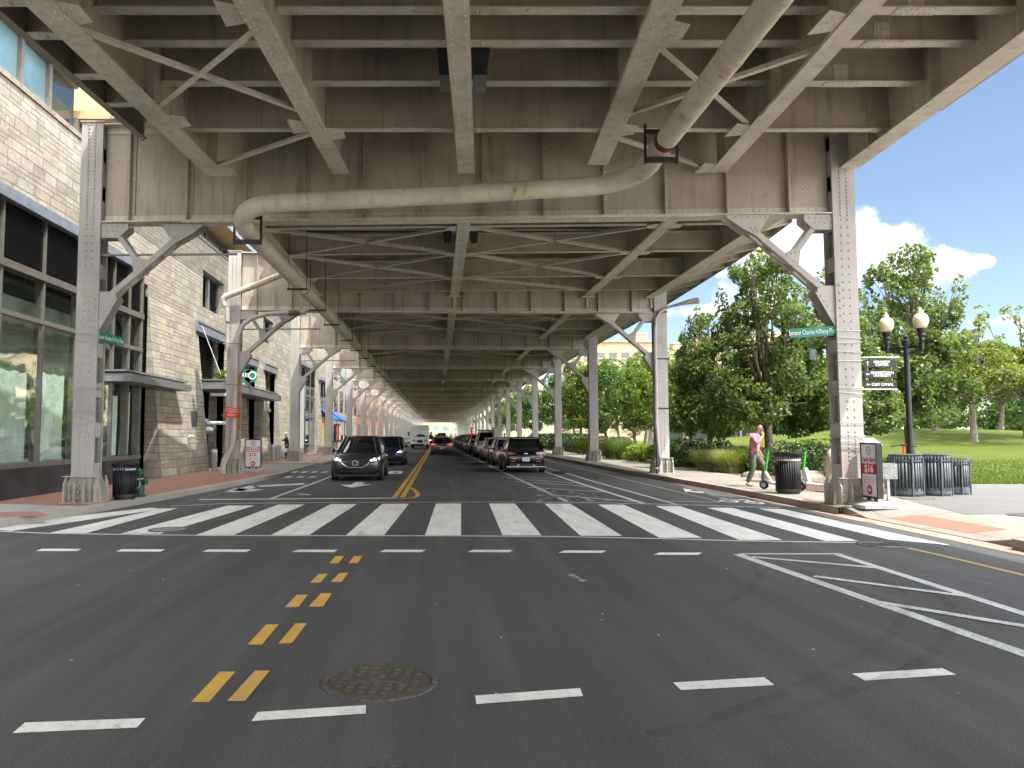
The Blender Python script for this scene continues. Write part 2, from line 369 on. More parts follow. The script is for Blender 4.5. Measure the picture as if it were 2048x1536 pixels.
# planting bed and lawn with its mound
mb=MB(); mb.box(11.3,25.5,0,15.2,140,.13); mb.box(10.3,19.9,.1,12.35,25.4,.163); struct('planting_bed',mb,MULCH,smooth=0)
def lawn_h(x,y): return .10+2.0*math.exp(-(((x-40)/22)**2+((y-62)/19)**2))*min(1,max(0,(x-12)/6))*min(1,max(0,(y-23)/10))
mb=MB(); NX,NY=60,70; vs=[];fs=[]
for j in range(NY+1):
    for i in range(NX+1):
        x=13.2+ (i/NX)**1.3*130; y=23.3+(j/NY)**1.4*150; vs.append((x,y,lawn_h(x,y)+.02*mnoise.noise(V((x*.4,y*.4,0)))+.035))
for j in range(NY):
    for i in range(NX): a=j*(NX+1)+i; fs.append((a,a+1,a+NX+2,a+NX+1))
mb.add(vs,fs)
def lawn_mat():
    m,nt,b=newmat('lawn_grass'); p=pos(nt)
    n1=noise(nt,p,.35,6,.65); base=ramp(nt,n1,[(.3,(.052,.078,.008)),(.7,(.098,.122,.013))])
    n2=noise(nt,p,14,6,.8); base=mixc(nt,1.0,base,ramp(nt,n2,[(.3,(.55,.6,.5)),(.7,(1.25,1.2,1.1))]),'MULTIPLY')
    n3=noise(nt,p,1.6,5,.7); base=mixc(nt,ramp(nt,n3,[(.58,0.0),(.75,.5)]),base,(.15,.16,.035))
    nt.links.new(base,b.inputs['Base Color']); b.inputs['Roughness'].default_value=.9; b.inputs['Specular IOR Level'].default_value=.2
    bumpn(nt,b,noise(nt,p,30,6,.8),.9,.05)
    return m
struct('lawn',mb,lawn_mat(),smooth=60)

# ---- painted markings (all by their place on the road)
ZM=.004
def flat(mb,pp,z=ZM): mb.quad(*[G(x,y,z) for x,y in pp])
def stroke(mb,p0,p1,w,z=ZM):
    a=G(*p0,z); b=G(*p1,z); d=(b-a).normalized(); n=V((-d.y,d.x,0))*w/2
    mb.quad(a-n,b-n,b+n,a+n)
def polyl(mb,pts,w,z=ZM):
    P=[V((p.x,p.y,z)) for p in pts]; A=[];B=[]
    for i,p in enumerate(P):
        d=(P[min(i+1,len(P)-1)]-P[max(i-1,0)]).normalized(); n=V((-d.y,d.x,0))*w/2; A.append(p+n); B.append(p-n)
    for i in range(len(P)-1): mb.quad(B[i],B[i+1],A[i+1],A[i])
mb=MB()
S=[((325,355),1016.5,(97,172),1066),((455,510),1011,(240,320),1067.5),((557,610),1009,(392,467),1070),((662,714),1008,(542,618),1070),
   ((765,818),1007.5,(692,768),1070.3),((872,922),1007,(850,922),1070.3),((978,1030),1007,(1005,1083),1070.5),((1089,1141),1007.5,(1161,1244),1071.5),
   ((1196,1246),1009,(1319,1404),1075.5),((1311,1359),1012,(1479,1566),1080),((1414,1464),1015.5,(1651,1718),1082)]
for (a,b),y0,(c,d),y1 in S: flat(mb,[(c,y1),(d,y1),(b,y0),(a,y0)])
flat(mb,[(1776,1079),(1900,1090),(1566,1018),(1516,1017)])
flat(mb,[(-60,1055),(22,1062),(330,1017),(300,1015.5)])
struct('crosswalk',mb,ROADWHITE,smooth=0)
mb=MB()
polyl(mb,[G(x,y) for x,y in ((-80,1060.5),(100,1067.5),(300,1070.5),(460,1072),(900,1072.5),(1100,1073.5),(1320,1078),(1480,1082.5),(1722,1086))],.075,.0075)
polyl(mb,[G(x,y) for x,y in ((340,1013),(450,1007.5),(700,1005),(1000,1004.5),(1200,1006),(1400,1011),(1560,1016))],.075,.0075)
struct('crosswalk_border',mb,ROADWHITE,smooth=0)
mb=MB(); stroke(mb,(398,999),(788,996),.2); struct('stop_line',mb,ROADWHITE,smooth=0)
mb=MB()
for x0,x1,y in ((-115,-28,1099),(72,163,1099.5),(232,330,1100.5),(405,502,1101),(584,676,1101.5),(758,852,1101.5),(935,1027,1101.7),(1117,1213,1103),(1307,1405,1107)):
    flat(mb,[(x0,y+2.4),(x1-9,y+2.8),(x1,y-1.9),(x0+12,y-2.2)])
for q in ([(25,1466),(274,1455),(291,1436),(50,1445)],[(503,1442),(732,1427),(732,1410),(515,1424)],[(953,1408),(1166,1392),(1160,1376),(950,1391)],[(1362,1380),(1549,1370),(1528,1354),(1346,1365)],[(1730,1361),(1912,1349),(1884,1336),(1704,1347)]): flat(mb,q)
struct('white_dashes',mb,ROADWHITE,smooth=0)
mb=MB()
for q in ([(382,1404),(418,1404),(471,1343),(440,1343)],[(454,1402),(490,1402),(540,1341),(510,1341)],[(495,1289),(524,1289),(558,1248),(532,1249)],[(557,1287),(584,1286),(614,1246),(590,1247)],
          [(570,1214),(597,1214),(616,1189),(593,1190)],[(617,1213),(646,1213),(664,1186),(642,1187)],[(620,1165),(641,1165),(656,1147),(638,1148)],[(661,1164),(683,1164),(697,1145),(679,1146)],
          [(659,1126.5),(677,1126.5),(688,1112),(671,1112)],[(697,1126.5),(715,1126),(725,1111.5),(708,1112)]): flat(mb,q)
struct('yellow_dashes',mb,ROADYEL,smooth=0)
mb=MB()
a=G(788,996.5); b=G(859.5,897); far=V((b.x+.15,300,0)); polyl(mb,[a,b,far],.14)
a2=G(804.5,995); b2=G(862.8,897); far=V((b2.x+.15,300,0)); polyl(mb,[a2,b2,far],.14)
polyl(mb,[G(x,y) for x,y in ((816.5,974),(827,979),(833.5,985),(836,990),(833,994),(824,996.3),(804,998),(786,998))],.13,.0075)
struct('yellow_centre_line',mb,ROADYEL,smooth=0)
mb=MB()
def lineto(pts,w,farx): P=[G(x,y) for x,y in pts]; polyl(mb,[V((P[0].x*.995+farx*.005,260,0))]+P,w)
lineto([(907,897.9),(1024,952.5),(1134,1003)],.13,1.5)
polyl(mb,[V((5.4,120,0)),G(1094,945),G(1180,973.5),G(1287,1007)],.14)
polyl(mb,[V((6.0,120,0)),G(1094,935.5),G(1180,961),G(1352,1009)],.10)
for p,q in (((1004,953.5),(1116,957)),((1015,957),(1150,966)),((1030,963),(1175,972.5)),((1056,974.5),(1213,984)),((1100,989),(1268,1003))): stroke(mb,p,q,.12)
for y in range(36,120,6): polyl(mb,[V((3.0,y,0)),V((5.2,y+.1,0))],.1)
stroke(mb,(1321,1001.5),(1440,1004.5),.1)
polyl(mb,[V((-4.35,260,0)),V((-4.4,40,0)),G(640,962),G(540,998)],.11)
# hatched box in the crossing
stroke(mb,(1478,1107.5),(1684,1107.5),.10,.0042); stroke(mb,(1476,1108.5),(2120,1332),.15); stroke(mb,(1676,1109),(2120,1250),.13,.0046)
stroke(mb,(1504,1113.5),(1762,1136),.12,.0075); stroke(mb,(1628,1152),(1942,1193),.12,.0075); stroke(mb,(1757,1204),(2100,1260),.13,.0075)
struct('lane_lines',mb,ROADWORN,smooth=0)
mb=MB(); polyl(mb,[V((7.0,90,0)),G(1264,962),G(1352,983),G(1441,1004)],.10); polyl(mb,[G(1812,1095.5),G(1920,1120),G(2090,1161)],.10); struct('yellow_lane_line',mb,ROADYWORN,smooth=0)
# lane arrow, lettering and cycle symbol
mb=MB()
flat(mb,[(711,964),(731,964),(722,968.5),(743,968.5),(704,975.5),(680,969.5),(702,969.5)])
flat(mb,[(770,947.5),(781,942),(806,942),(803,947.5)])
struct('lane_mark',mb,ROADWHITE,smooth=0)
mb=MB(); flat(mb,[(787,946),(791,943.6),(796,943.6),(793,946)],.008); struct('letter_counter',mb,ASPHALT,smooth=0)
mb=MB()
for q in ([(450,984),(500,971),(520,972),(478,984)],[(500,972),(606,966),(612,969),(512,974)],[(456,981),(470,976),(530,979),(500,983)],[(585,991),(600,987),(622,989),(606,993)]): flat(mb,q)
for i in range(7): x=470+i*24; flat(mb,[(x,955.5),(x+14,955),(x+22,952),(x+8,952.5)])  # rows of short slanted pale marks on the left lane
for i in range(5): x=560+i*20; flat(mb,[(x,945.5),(x+12,945),(x+18,942.6),(x+6,943)])
struct('lane_mark',mb,ROADWORN,smooth=0)
mb=MB()
def ring(px,py,r0,r1,sy=2.2):
    c=G(px,py); n=16
    for k in range(n):
        a=2*math.pi*k/n; b=2*math.pi*(k+1)/n
        mb.quad(*[V((c.x+r*math.cos(t),c.y+r*sy*math.sin(t),ZM)) for r,t in ((r0,a),(r1,a),(r1,b),(r0,b))])
ring(1458,1002.5,.14,.22,1.7); ring(1508,1005.5,.14,.22,1.7); stroke(mb,(1450,998),(1490,999),.09,.0075); stroke(mb,(1462,1002),(1490,999),.08,.0076); stroke(mb,(1490,999),(1508,1005),.08,.0077); stroke(mb,(1440,996),(1452,997),.14,.0078)
flat(mb,[(1366,977),(1384,979),(1380,981),(1408,984.5),(1402,986),(1376,983),(1372,984.5)])
struct('cycle_symbol',mb,ROADWHITE,smooth=0)
# white paint tracked by tyres beyond the crossing
mb=MB(); rnd=random.Random(3)
def spat(px,py,s):
    c=G(px,py); n=7; ph=rnd.random()*6
    mb.quad(*[V((c.x+s*rnd.uniform(.5,1)*math.cos(ph+6.283*k/n),c.y+s*1.9*rnd.uniform(.5,1)*math.sin(ph+6.283*k/n),.0046)) for k in range(n)])
for i in range(70):
    t=i/70; px=905+t*235+rnd.uniform(-6,6); py=918+ t*80+ rnd.uniform(-5,5); spat(px,py,rnd.uniform(.03,.10))
for i in range(28):
    t=i/28; spat(868+rnd.uniform(-4,4)+t*40,925+t*52,rnd.uniform(.02,.07))
for i in range(46): spat(rnd.gauss(1140,32),rnd.gauss(995,5),rnd.uniform(.03,.16))
for x,y in ((1152,1155),(1165,1161),(1145,1151)): spat(x,y,.06)
struct('paint_spatter',mb,paint_mat('paint_tracked',(.34,.345,.34),.46),smooth=0)
mb=MB()
for p,q,w in (((1608,997),(1632,1003.5),.09),((1742,1027),(1762,1032),.05),((1700,1030),(1718,1028),.04),((1560,1003),(1580,1006),.03),((1400,975),(1420,979),.04),((1500,996),(1530,1003),.03)): stroke(mb,p,q,w,.1592)
struct('spray_mark',mb,simple('red_spray_paint',(.55,.07,.05),.8,var=.3,scale=14),smooth=0)
mb=MB(); r3=random.Random(12)
for i in range(90):
    x=r3.uniform(-6,7.5); y=r3.uniform(4,24); s=r3.uniform(.006,.02); a=r3.random()*6
    mb.quad(*[V((x+s*math.cos(a+k*1.6)*r3.uniform(.5,1),y+s*1.3*math.sin(a+k*1.6)*r3.uniform(.5,1),.0095)) for k in range(4)])
o=mb.build('litter_specks',simple('litter',(.5,.5,.46),.9),smooth=0); o['kind']='stuff'
# skid marks
def skid_mat():
    m,nt,b=newmat('tyre_rubber_mark'); p=pos(nt); b.inputs['Base Color'].default_value=(.012,.012,.012,1); b.inputs['Roughness'].default_value=.8
    t=nt.nodes.new('ShaderNodeBsdfTransparent'); mx=nt.nodes.new('ShaderNodeMixShader'); o=nt.nodes['Material Output']
    f=ramp(nt,noise(nt,p,3,5,.7),[(.38,.0),(.75,.24)]); nt.links.new(f,mx.inputs[0]); nt.links.new(t.outputs[0],mx.inputs[1]); nt.links.new(b.outputs[0],mx.inputs[2]); nt.links.new(mx.outputs[0],o.inputs[0]); return m
SK=skid_mat()
mb=MB()
def curve(pts,w):
    P=[G(x,y,.0092) for x,y in pts]; out=[]
    for i in range(len(P)-1):
        p0=P[max(i-1,0)];p1=P[i];p2=P[i+1];p3=P[min(i+2,len(P)-1)]
        for k in range(6):
            t=k/6; out.append(.5*((2*p1)+(-p0+p2)*t+(2*p0-5*p1+4*p2-p3)*t*t+(-p0+3*p1-3*p2+p3)*t**3))
    polyl(mb,out+[P[-1]],w,.0092)
curve([(1490,1140),(1640,1145),(1770,1165),(1812,1200),(1780,1270),(1640,1350),(1450,1430),(1300,1470)],.10)
curve([(1620,1130),(1800,1155),(1890,1200),(1900,1260),(1830,1330),(1650,1400),(1540,1440)],.10)
curve([(1350,1110),(1460,1115),(1520,1150),(1450,1210)],.1)
curve([(1240,1065),(1390,1058),(1560,1040)],.08); curve([(1110,1010),(1180,1040),(1240,1068)],.08)
struct('tyre_marks',mb,SK,smooth=0)
# ---------------------------------------------------------------- the viaduct
XL,XR=-8.03,9.06
ZB,ZT=6.6,8.95
SP=13.0; NB=24
BY=[(17.3,16.6),(29.7,30.3),(42.6,43.4)]+[(17+SP*k,)*2 for k in range(3,NB)]
VIA=thing('viaduct','grey riveted steel road viaduct on two rows of columns above the street','viaduct')
SZ=.15
def column_mesh(side,riv):
    # local origin at the column foot; the street side is +X for side=1
    mb=MB(); w=.50; d=.44; top=ZT-SZ+.02
    for y in (-d/2,d/2-.03):
        mb.box(-w/2,y,.3,w/2,y+.03,top)
    for x in (-w/2+.002,w/2-.10-.002):
        for y in (-d/2+.03,d/2-.055):
            mb.box(x,y-.002,.3,x+.10,y+.027,top-.003)
    for x in (-w/2+.03,w/2-.045):           # side webs with openings: battens
        z=.55
        if (x<0)==(side>0): mb.box(x,-d/2+.028,.5,x+.015,d/2-.028,top-.005); continue
        while z<top-.9:
            mb.box(x,-d/2+.028,z,x+.015,d/2-.028,z+.34); z+=.92
        mb.box(x,-d/2+.028,top-2.45,x+.015,d/2-.028,top-.004)
    mb.box(-w/2-.03,-d/2-.03,top,w/2+.03,d/2+.03,top+.03)
    if riv:
        for x in (-.075,.075):
            mb.rivets((x,-d/2,.65),(x,-d/2,1.6),.085,(0,-1,0),.02)
            mb.rivets((x,-d/2,1.75),(x,-d/2,6.3),.172,(0,-1,0),.02)
            mb.rivets((x,-d/2,6.4),(x,-d/2,top-.06),.082,(0,-1,0),.02)
        if riv>1:
            for z0 in (4.15,): 
                for i in range(5): mb.rivet((side*(.16),-d/2,z0+.17*i),(0,-1,0),.02)
        for yy in (-.16,.16): mb.rivets((side*(w/2),yy,.7),(side*(w/2),yy,6.3),.4,(side,0,0),.018)
    return mb
def base_mesh(side,riv):
    mb=MB(); w=.50; d=.44
    mb.box(-.42,-.4,-.12,.42,.4,.015)
    for x in (-.36,-.12,.09,.33):
        for sy in (-1,1):
            mb.prism([(x,sy*d/2,.0),(x,sy*(d/2+.14),.0),(x,sy*(d/2+.14),.42),(x,sy*d/2,.60)],(.03,0,0))
    for sx in (-1,1):
        mb.prism([(sx*w/2,-.2,.01),(sx*(w/2+.2),-.2,.01),(sx*(w/2+.17),-.2,.25),(sx*w/2,-.2,.62)],(0,.03,0))
        mb.prism([(sx*w/2,.17,.01),(sx*(w/2+.2),.17,.01),(sx*(w/2+.17),.17,.25),(sx*w/2,.17,.62)],(0,.03,0))
        mb.box(sx*w/2-.012,-.15,.01,sx*w/2+.012,.15,.55)
    mb.box(-.37,-d/2-.15,.585,.37,-d/2-.0,.605); mb.box(-.26,-.2,.005,.26,.2,.35)
    if riv:
        for x in (-.25,-.06,.03,.22):
            for z in (.1,.24,.38): mb.rivet((x,-d/2-.02,z),(0,-1,0),.03)
    return mb
def girder_mesh(L,riv):
    # local: X from 0 to L, web on Y=0, origin under the bottom flange
    mb=MB(); H=ZT-ZB
    mb.box(0,-.01,.03,L,.01,H-.03,STEEL_WEB)
    mb.box(-.02,-.21,0,L+.02,.21,.028); mb.box(0,-.21,H-.028,L,.21,H)
    mb.box(1.9,-.19,-.022,L-2.6,.19,.002)
    for sy in (-1,1):
        for z0,z1 in ((.026,.19),(H-.19,H-.026)):
            mb.box(.01,sy*.009,z0,L-.01,sy*.028,z1)
        mb.box(.02,sy*.03,.026,L-.02,sy*.17,.042)
    st=[.62]; x=.62
    while x<L-.9: x+=1.37; st.append(x)
    for x in st:
        for sy in (-1,1):
            mb.box(x,sy*.028,.045,x+.02,sy*.17,H-.03,STEEL_WEB)
            mb.box(x+.02,sy*.0285,.19,x+.11,sy*.043,H-.2,STEEL_WEB)
    if riv:
        step=.155
        for z,o in ((.075,0),(.145,step/2)): mb.rivets((.1+o,-.028,z),(L-.1,-.028,z),step,(0,-1,0),.019)
        mb.rivets((.1,-.028,H-.08),(3,-.028,H-.08),step,(0,-1,0),.019)
        for x in st: mb.rivets((x+.068,-.043,.3),(x+.068,-.043,H-.3),.19,(0,-1,0),.019)
        for y in (-.14,.14): mb.rivets((2,y,-.022),(L-2.7,y,-.022),.2,(0,0,-1),.019)
        for zz in (.55,.62,1.45,1.52):
            for i in range(3):
                for xx in (.25,L-.55): mb.rivet((xx+i*.1+(.05 if int(zz*100)%10==2 else 0),-.01,zz),(0,-1,0),.017)
    return mb
def knee_mesh(s,riv):
    # local: origin on the column axis at the underside of the girder; s = direction to the street
    mb=MB(); xc=.25
    A=V((s*xc,0,-2.0)); B=V((s*2.35,0,-.06))
    for y in (-.155,.155):
        mb.beam(A+V((0,y,.1)),B+V((0,y,0)),.016,.125,up=(0,0,1))
        mb.beam(A+V((0,y+(.05 if y<0 else -.05),.02)),B+V((0,y+(.05 if y<0 else -.05),-.075)),.1,.016,up=(0,0,1),mat=STEEL_WEB)
        yy=y-.017 if y<0 else y+.001
        o=(0,.016,0)
        mb.prism([(s*(xc-.22),yy,-1.62),(s*(xc+.33),yy,-1.62),(s*(xc+.42),yy,-1.78),(s*(xc+.0),yy,-2.55),(s*(xc-.22),yy,-2.55)],o)
        mb.prism([(s*1.62,yy,-.03),(s*2.62,yy,-.03),(s*2.55,yy,-.12),(s*2.2,yy,-.36),(s*1.98,yy,-.47),(s*1.86,yy,-.38)],o)
        mb.prism([(s*(xc-.22),yy,-.02),(s*(xc+.62),yy,-.02),(s*(xc+.62),yy,-.16),(s*(xc+.4),yy,-.36),(s*(xc-.22),yy,-.36)],o)
        mb.prism([(s*.98,yy,-.87),(s*1.14,yy,-.80),(s*1.42,yy,-.92),(s*1.22,yy,-1.15),(s*1.02,yy,-1.20)],o)
        mb.beam((s*.62,y,-.26),(s*1.16,y,-1.0),.014,.11)
        if riv and y<0:
            n=(0,-1,0); y2=yy
            for i in range(4):
                mb.rivet((s*(xc+.3-.07*i+.07),y2,-1.72-.11*i-.02),n,.019); mb.rivet((s*1.9+s*.05*i,y2,-.4+.0*i+.07*(i%2)),n,.017)
            for i in range(6): mb.rivet((s*(xc-.12),y2,-1.7-.15*i),n,.019); mb.rivet((s*(1.7+.14*i),y2,-.08),n,.018)
            for i in range(4):
                mb.rivet((s*(1.0+.09*i),y2,-.86-.02*i),n,.016); mb.rivet((s*(1.06+.06*i),y2,-1.12+.05*i),n,.016); mb.rivet((s*(xc+.1+.13*i),y2,-.09),n,.018); mb.rivet((s*(xc+.02+.12*i),y2,-.2-.0*i),n,.018)
    # batten plates between the two angles
    for t in (.18,.42,.64,.86):
        p=A.lerp(B,t)+V((0,0,.02)); mb.beam(p-V((s*.1,0,.09)),p+V((s*.1,0,.10)),.25,.012)
    return mb
COLM={}
for k in range(NB):
    riv=2 if k==0 else (1 if k<3 else 0)
    for side,X,Y in ((1,XL,BY[k][0]),(-1,XR,BY[k][1])):
        key=(side,riv)
        if key not in COLM:
            c=column_mesh(side,riv).build('column',STEEL_GREY,VIA,loc=(X,Y,SZ))
            b=base_mesh(side,riv).build('column_foot',BASEM,c)
            kn=knee_mesh(side,riv).build('knee_brace',STEEL_GREY,VIA,loc=(X,Y,ZB))
            COLM[key]=(c.data,b.data,kn.data)
        else:
            for nm,me,lo in (('column',COLM[key][0],(X,Y,SZ)),('knee_brace',COLM[key][2],(X,Y,ZB))):
                o=bpy.data.objects.new(nm,me); COL.objects.link(o); o.parent=VIA; o.location=lo
                if nm=='column':
                    b=bpy.data.objects.new('column_foot',COLM[key][1]); COL.objects.link(b); b.parent=o
gm={}
for k in range(NB):
    yl,yr=BY[k]; a=V((XL+.25,yl,ZB)); b=V((XR-.25,yr,ZB)); L=(b-a).length; rot=math.atan2(yr-yl,b.x-a.x)
    key=k if k<3 else 99
    if key not in gm:
        o=girder_mesh(L,k<3).build('cross_girder',STEEL if k else STEEL,VIA); gm[key]=o.data
    else:
        o=bpy.data.objects.new('cross_girder',gm[key]); COL.objects.link(o); o.parent=VIA
    o.location=a; o.rotation_euler=(0,0,rot)
def part(name,mb,mat=STEEL,parent=VIA,**k): return mb.build(name,mat,parent,**k)

# ---- first span, over the crossing (it runs a little askew)
SL=.0613
def s1(px,py,Y,off=0): p=PY(px,py,Y); return p
ENDY=16.42
def ramp_line(px,py):
    p=PY(px,py,ENDY); return p, V((p.x-SL*(ENDY+8),-8,p.z))
ST1=[(434,352,.42,2),(682,348,.37,4),(933,347,.36,2),(1195,330,.44,4),(1436,345,.36,0)]
L1=[]
for px,py,wd,rows in ST1:
    p,q=ramp_line(px,py); L1.append((p,q)); mb=MB(); H=8.86-p.z
    mb.ibeam(q,p,H,wd,.03,.02,web=STEEL_WEB)
    # thicker cover plate over the middle of the span, with its rivet rows
    e=p+(q-p).normalized()*(2.35 if rows else 3.0); e2=p+(q-p).normalized()*15
    mb.beam(e-V((0,0,.010)),e2-V((0,0,.010)),wd*.92,.022)
    d=(q-p).normalized(); sdv=V((d.y,-d.x,0))
    if rows:
        offs={2:(-.105,.105),4:(-.15,-.07,.07,.15)}[rows]
        for i,o in enumerate(offs):
            st=e+d*.05+sdv*o-V((0,0,.021)); mb.rivets(st,st+d*.95,.085,(0,0,-1),.019)
            st2=st+d*(1.05+(.08 if i%2 else 0)); mb.rivets(st2,st2+d*5.2,.17,(0,0,-1),.019)
    # web stiffeners
    for t in (1.1,3.6,6.1):
        c=p+d*t
        for sg in (-1,1): mb.beam(c+sdv*(sg*.09)+V((0,0,.03)),c+sdv*(sg*.09)+V((0,0,H-.03)),.012,.15,up=sdv)
    part('stringer',mb)
# right fascia girder and left (dark) edge girder
pR,qR=ramp_line(1697,337); mb=MB(); mb.ibeam(qR,pR,8.98-pR.z,.42,.03,.02)
for t in (1.2,3.4,5.6,7.8): 
    c=pR+(qR-pR).normalized()*t; mb.beam(c+V((-.1,0,.03)),c+V((-.1,0,1.5)),.012,.16,up=(1,0,0))
part('edge_girder',mb)
pL,qL=ramp_line(287,279); mb=MB(); mb.ibeam(qL,pL,.95,.16,.025,.02); part('edge_girder',mb,STEEL_DARK)
# transverse floor beams of the first span
FB1=[(261,7.78,.62,.17),(168,8.17,.42,.22),(88,8.17,.42,.22),(22,8.17,.42,.22)]
fb_y=[]
for py,z,h,wd in FB1:
    d=ray(900,py); Y=d.y*(z-CH)/d.z; fb_y.append(Y)
yy=fb_y[-1]
FBA=[(Y,z,h,wd) for Y,(py,z,h,wd) in zip(fb_y,FB1)]
while yy>-6.5: yy-=1.25; FBA.append((yy,8.17,.42,.22))
allx=[pL.x]+[p.x for p,q in L1]+[pR.x]
for Y,z,h,wd in FBA:
    mb=MB()
    xs=[x-SL*(ENDY-Y) for x in allx]
    for a,b in zip(xs,xs[1:]):
        zz=z if a>xs[0]+.01 else max(z,8.3)
        mb.ibeam((a+.02,Y,zz),(b-.02,Y,zz),8.86-zz,wd,.022,.016,web=STEEL_WEB)
        if Y<15:                      # end connection plates with rivets
            for xx,sg in ((a+.22,1),(b-.22,-1)):
                mb.prism([(xx,Y-.09,zz-.012),(xx,Y+.09,zz-.012),(xx+sg*.16,Y+.06,zz-.012),(xx+sg*.16,Y-.06,zz-.012)],(0,0,.013))
                for i in (-1,1): mb.rivet((xx+sg*.05,Y+i*.05,zz-.012),(0,0,-1),.016); mb.rivet((xx+sg*.12,Y+i*.035,zz-.012),(0,0,-1),.016)
        if Y>14: 
            for sg,xx in ((1,a+.06),(-1,b-.06)): mb.rivets((xx,Y-.012,zz+.1),(xx,Y-.012,zz+h-.15),.13,(0,-1,0),.016)
    part('floor_beam',mb)
# lateral bracing between stringers
def brace(p,q,w=.10,h=.10):
    mb=MB(); p=V(p);q=V(q); mb.beam(p,q,w,.014); mb.beam(p+V((0,w*.45,h/2)),q+V((0,w*.45,h/2)),.014,h); return mb
def gusset(mb,c,a,b,d,z):
    mb.prism([(c[0]-a,c[1]-b,z),(c[0]+a,c[1]-b,z),(c[0]+a*.6,c[1]+b,z),(c[0]-a*.6,c[1]+b,z)],(0,0,.014))
def at1(i,Y,dz=.04): p,q=L1[i]; t=(ENDY-Y)/(ENDY+8); r=p.lerp(q,t); return r+V((0,0,dz))
def yz(px,py,z): d=ray(px,py); return d.y*(z-CH)/d.z
zl=L1[0][0].z
for i,j,pa,pb in ((0,1,(205,58),(598,240)),(0,1,(362,228),(478,62)),(0,1,(455,340),(612,272)),(3,4,(1352,84),(1474,246)),(3,4,(1270,243),(1612,78)),(3,4,(1262,276),(1418,333)),(0,1,(362,228),(612,272))):
    za=L1[i][0].z; A=at1(i,yz(*pa,za)); B=at1(j,yz(*pb,za))
    if (i,j,pa)==(0,1,(362,228)) and pb==(612,272): continue
    mb=brace(A,B); mid=A.lerp(B,.5)
    part('cross_brace',mb)
for i,pa,sg in ((0,(190,30),1),(0,(375,245),1),(0,(462,345),1),(1,(468,30),-1),(1,(600,255),-1),(1,(612,270),1),(3,(1345,65),1),(3,(1262,262),1),(4,(1640,48),-1),(4,(1462,262),-1),(4,(1405,338),-1)):
    c=at1(i,yz(*pa,L1[i][0].z),.03); w=.38
    mb=MB(); x0,x1=(c.x+.1,c.x+.1+w) if sg>0 else (c.x-.1-w,c.x-.1)
    mb.prism([(x0,c.y-.32,c.z-.02),(x1,c.y-.2,c.z-.02),(x1,c.y+.2,c.z-.02),(x0,c.y+.32,c.z-.02)],(0,0,.014))
    for a in range(3):
        for b in range(2): mb.rivet((x0+(x1-x0)*(.35+.3*b),c.y-.15+.14*a,c.z-.02),(0,0,-1),.016)
    part('gusset_plate',mb)

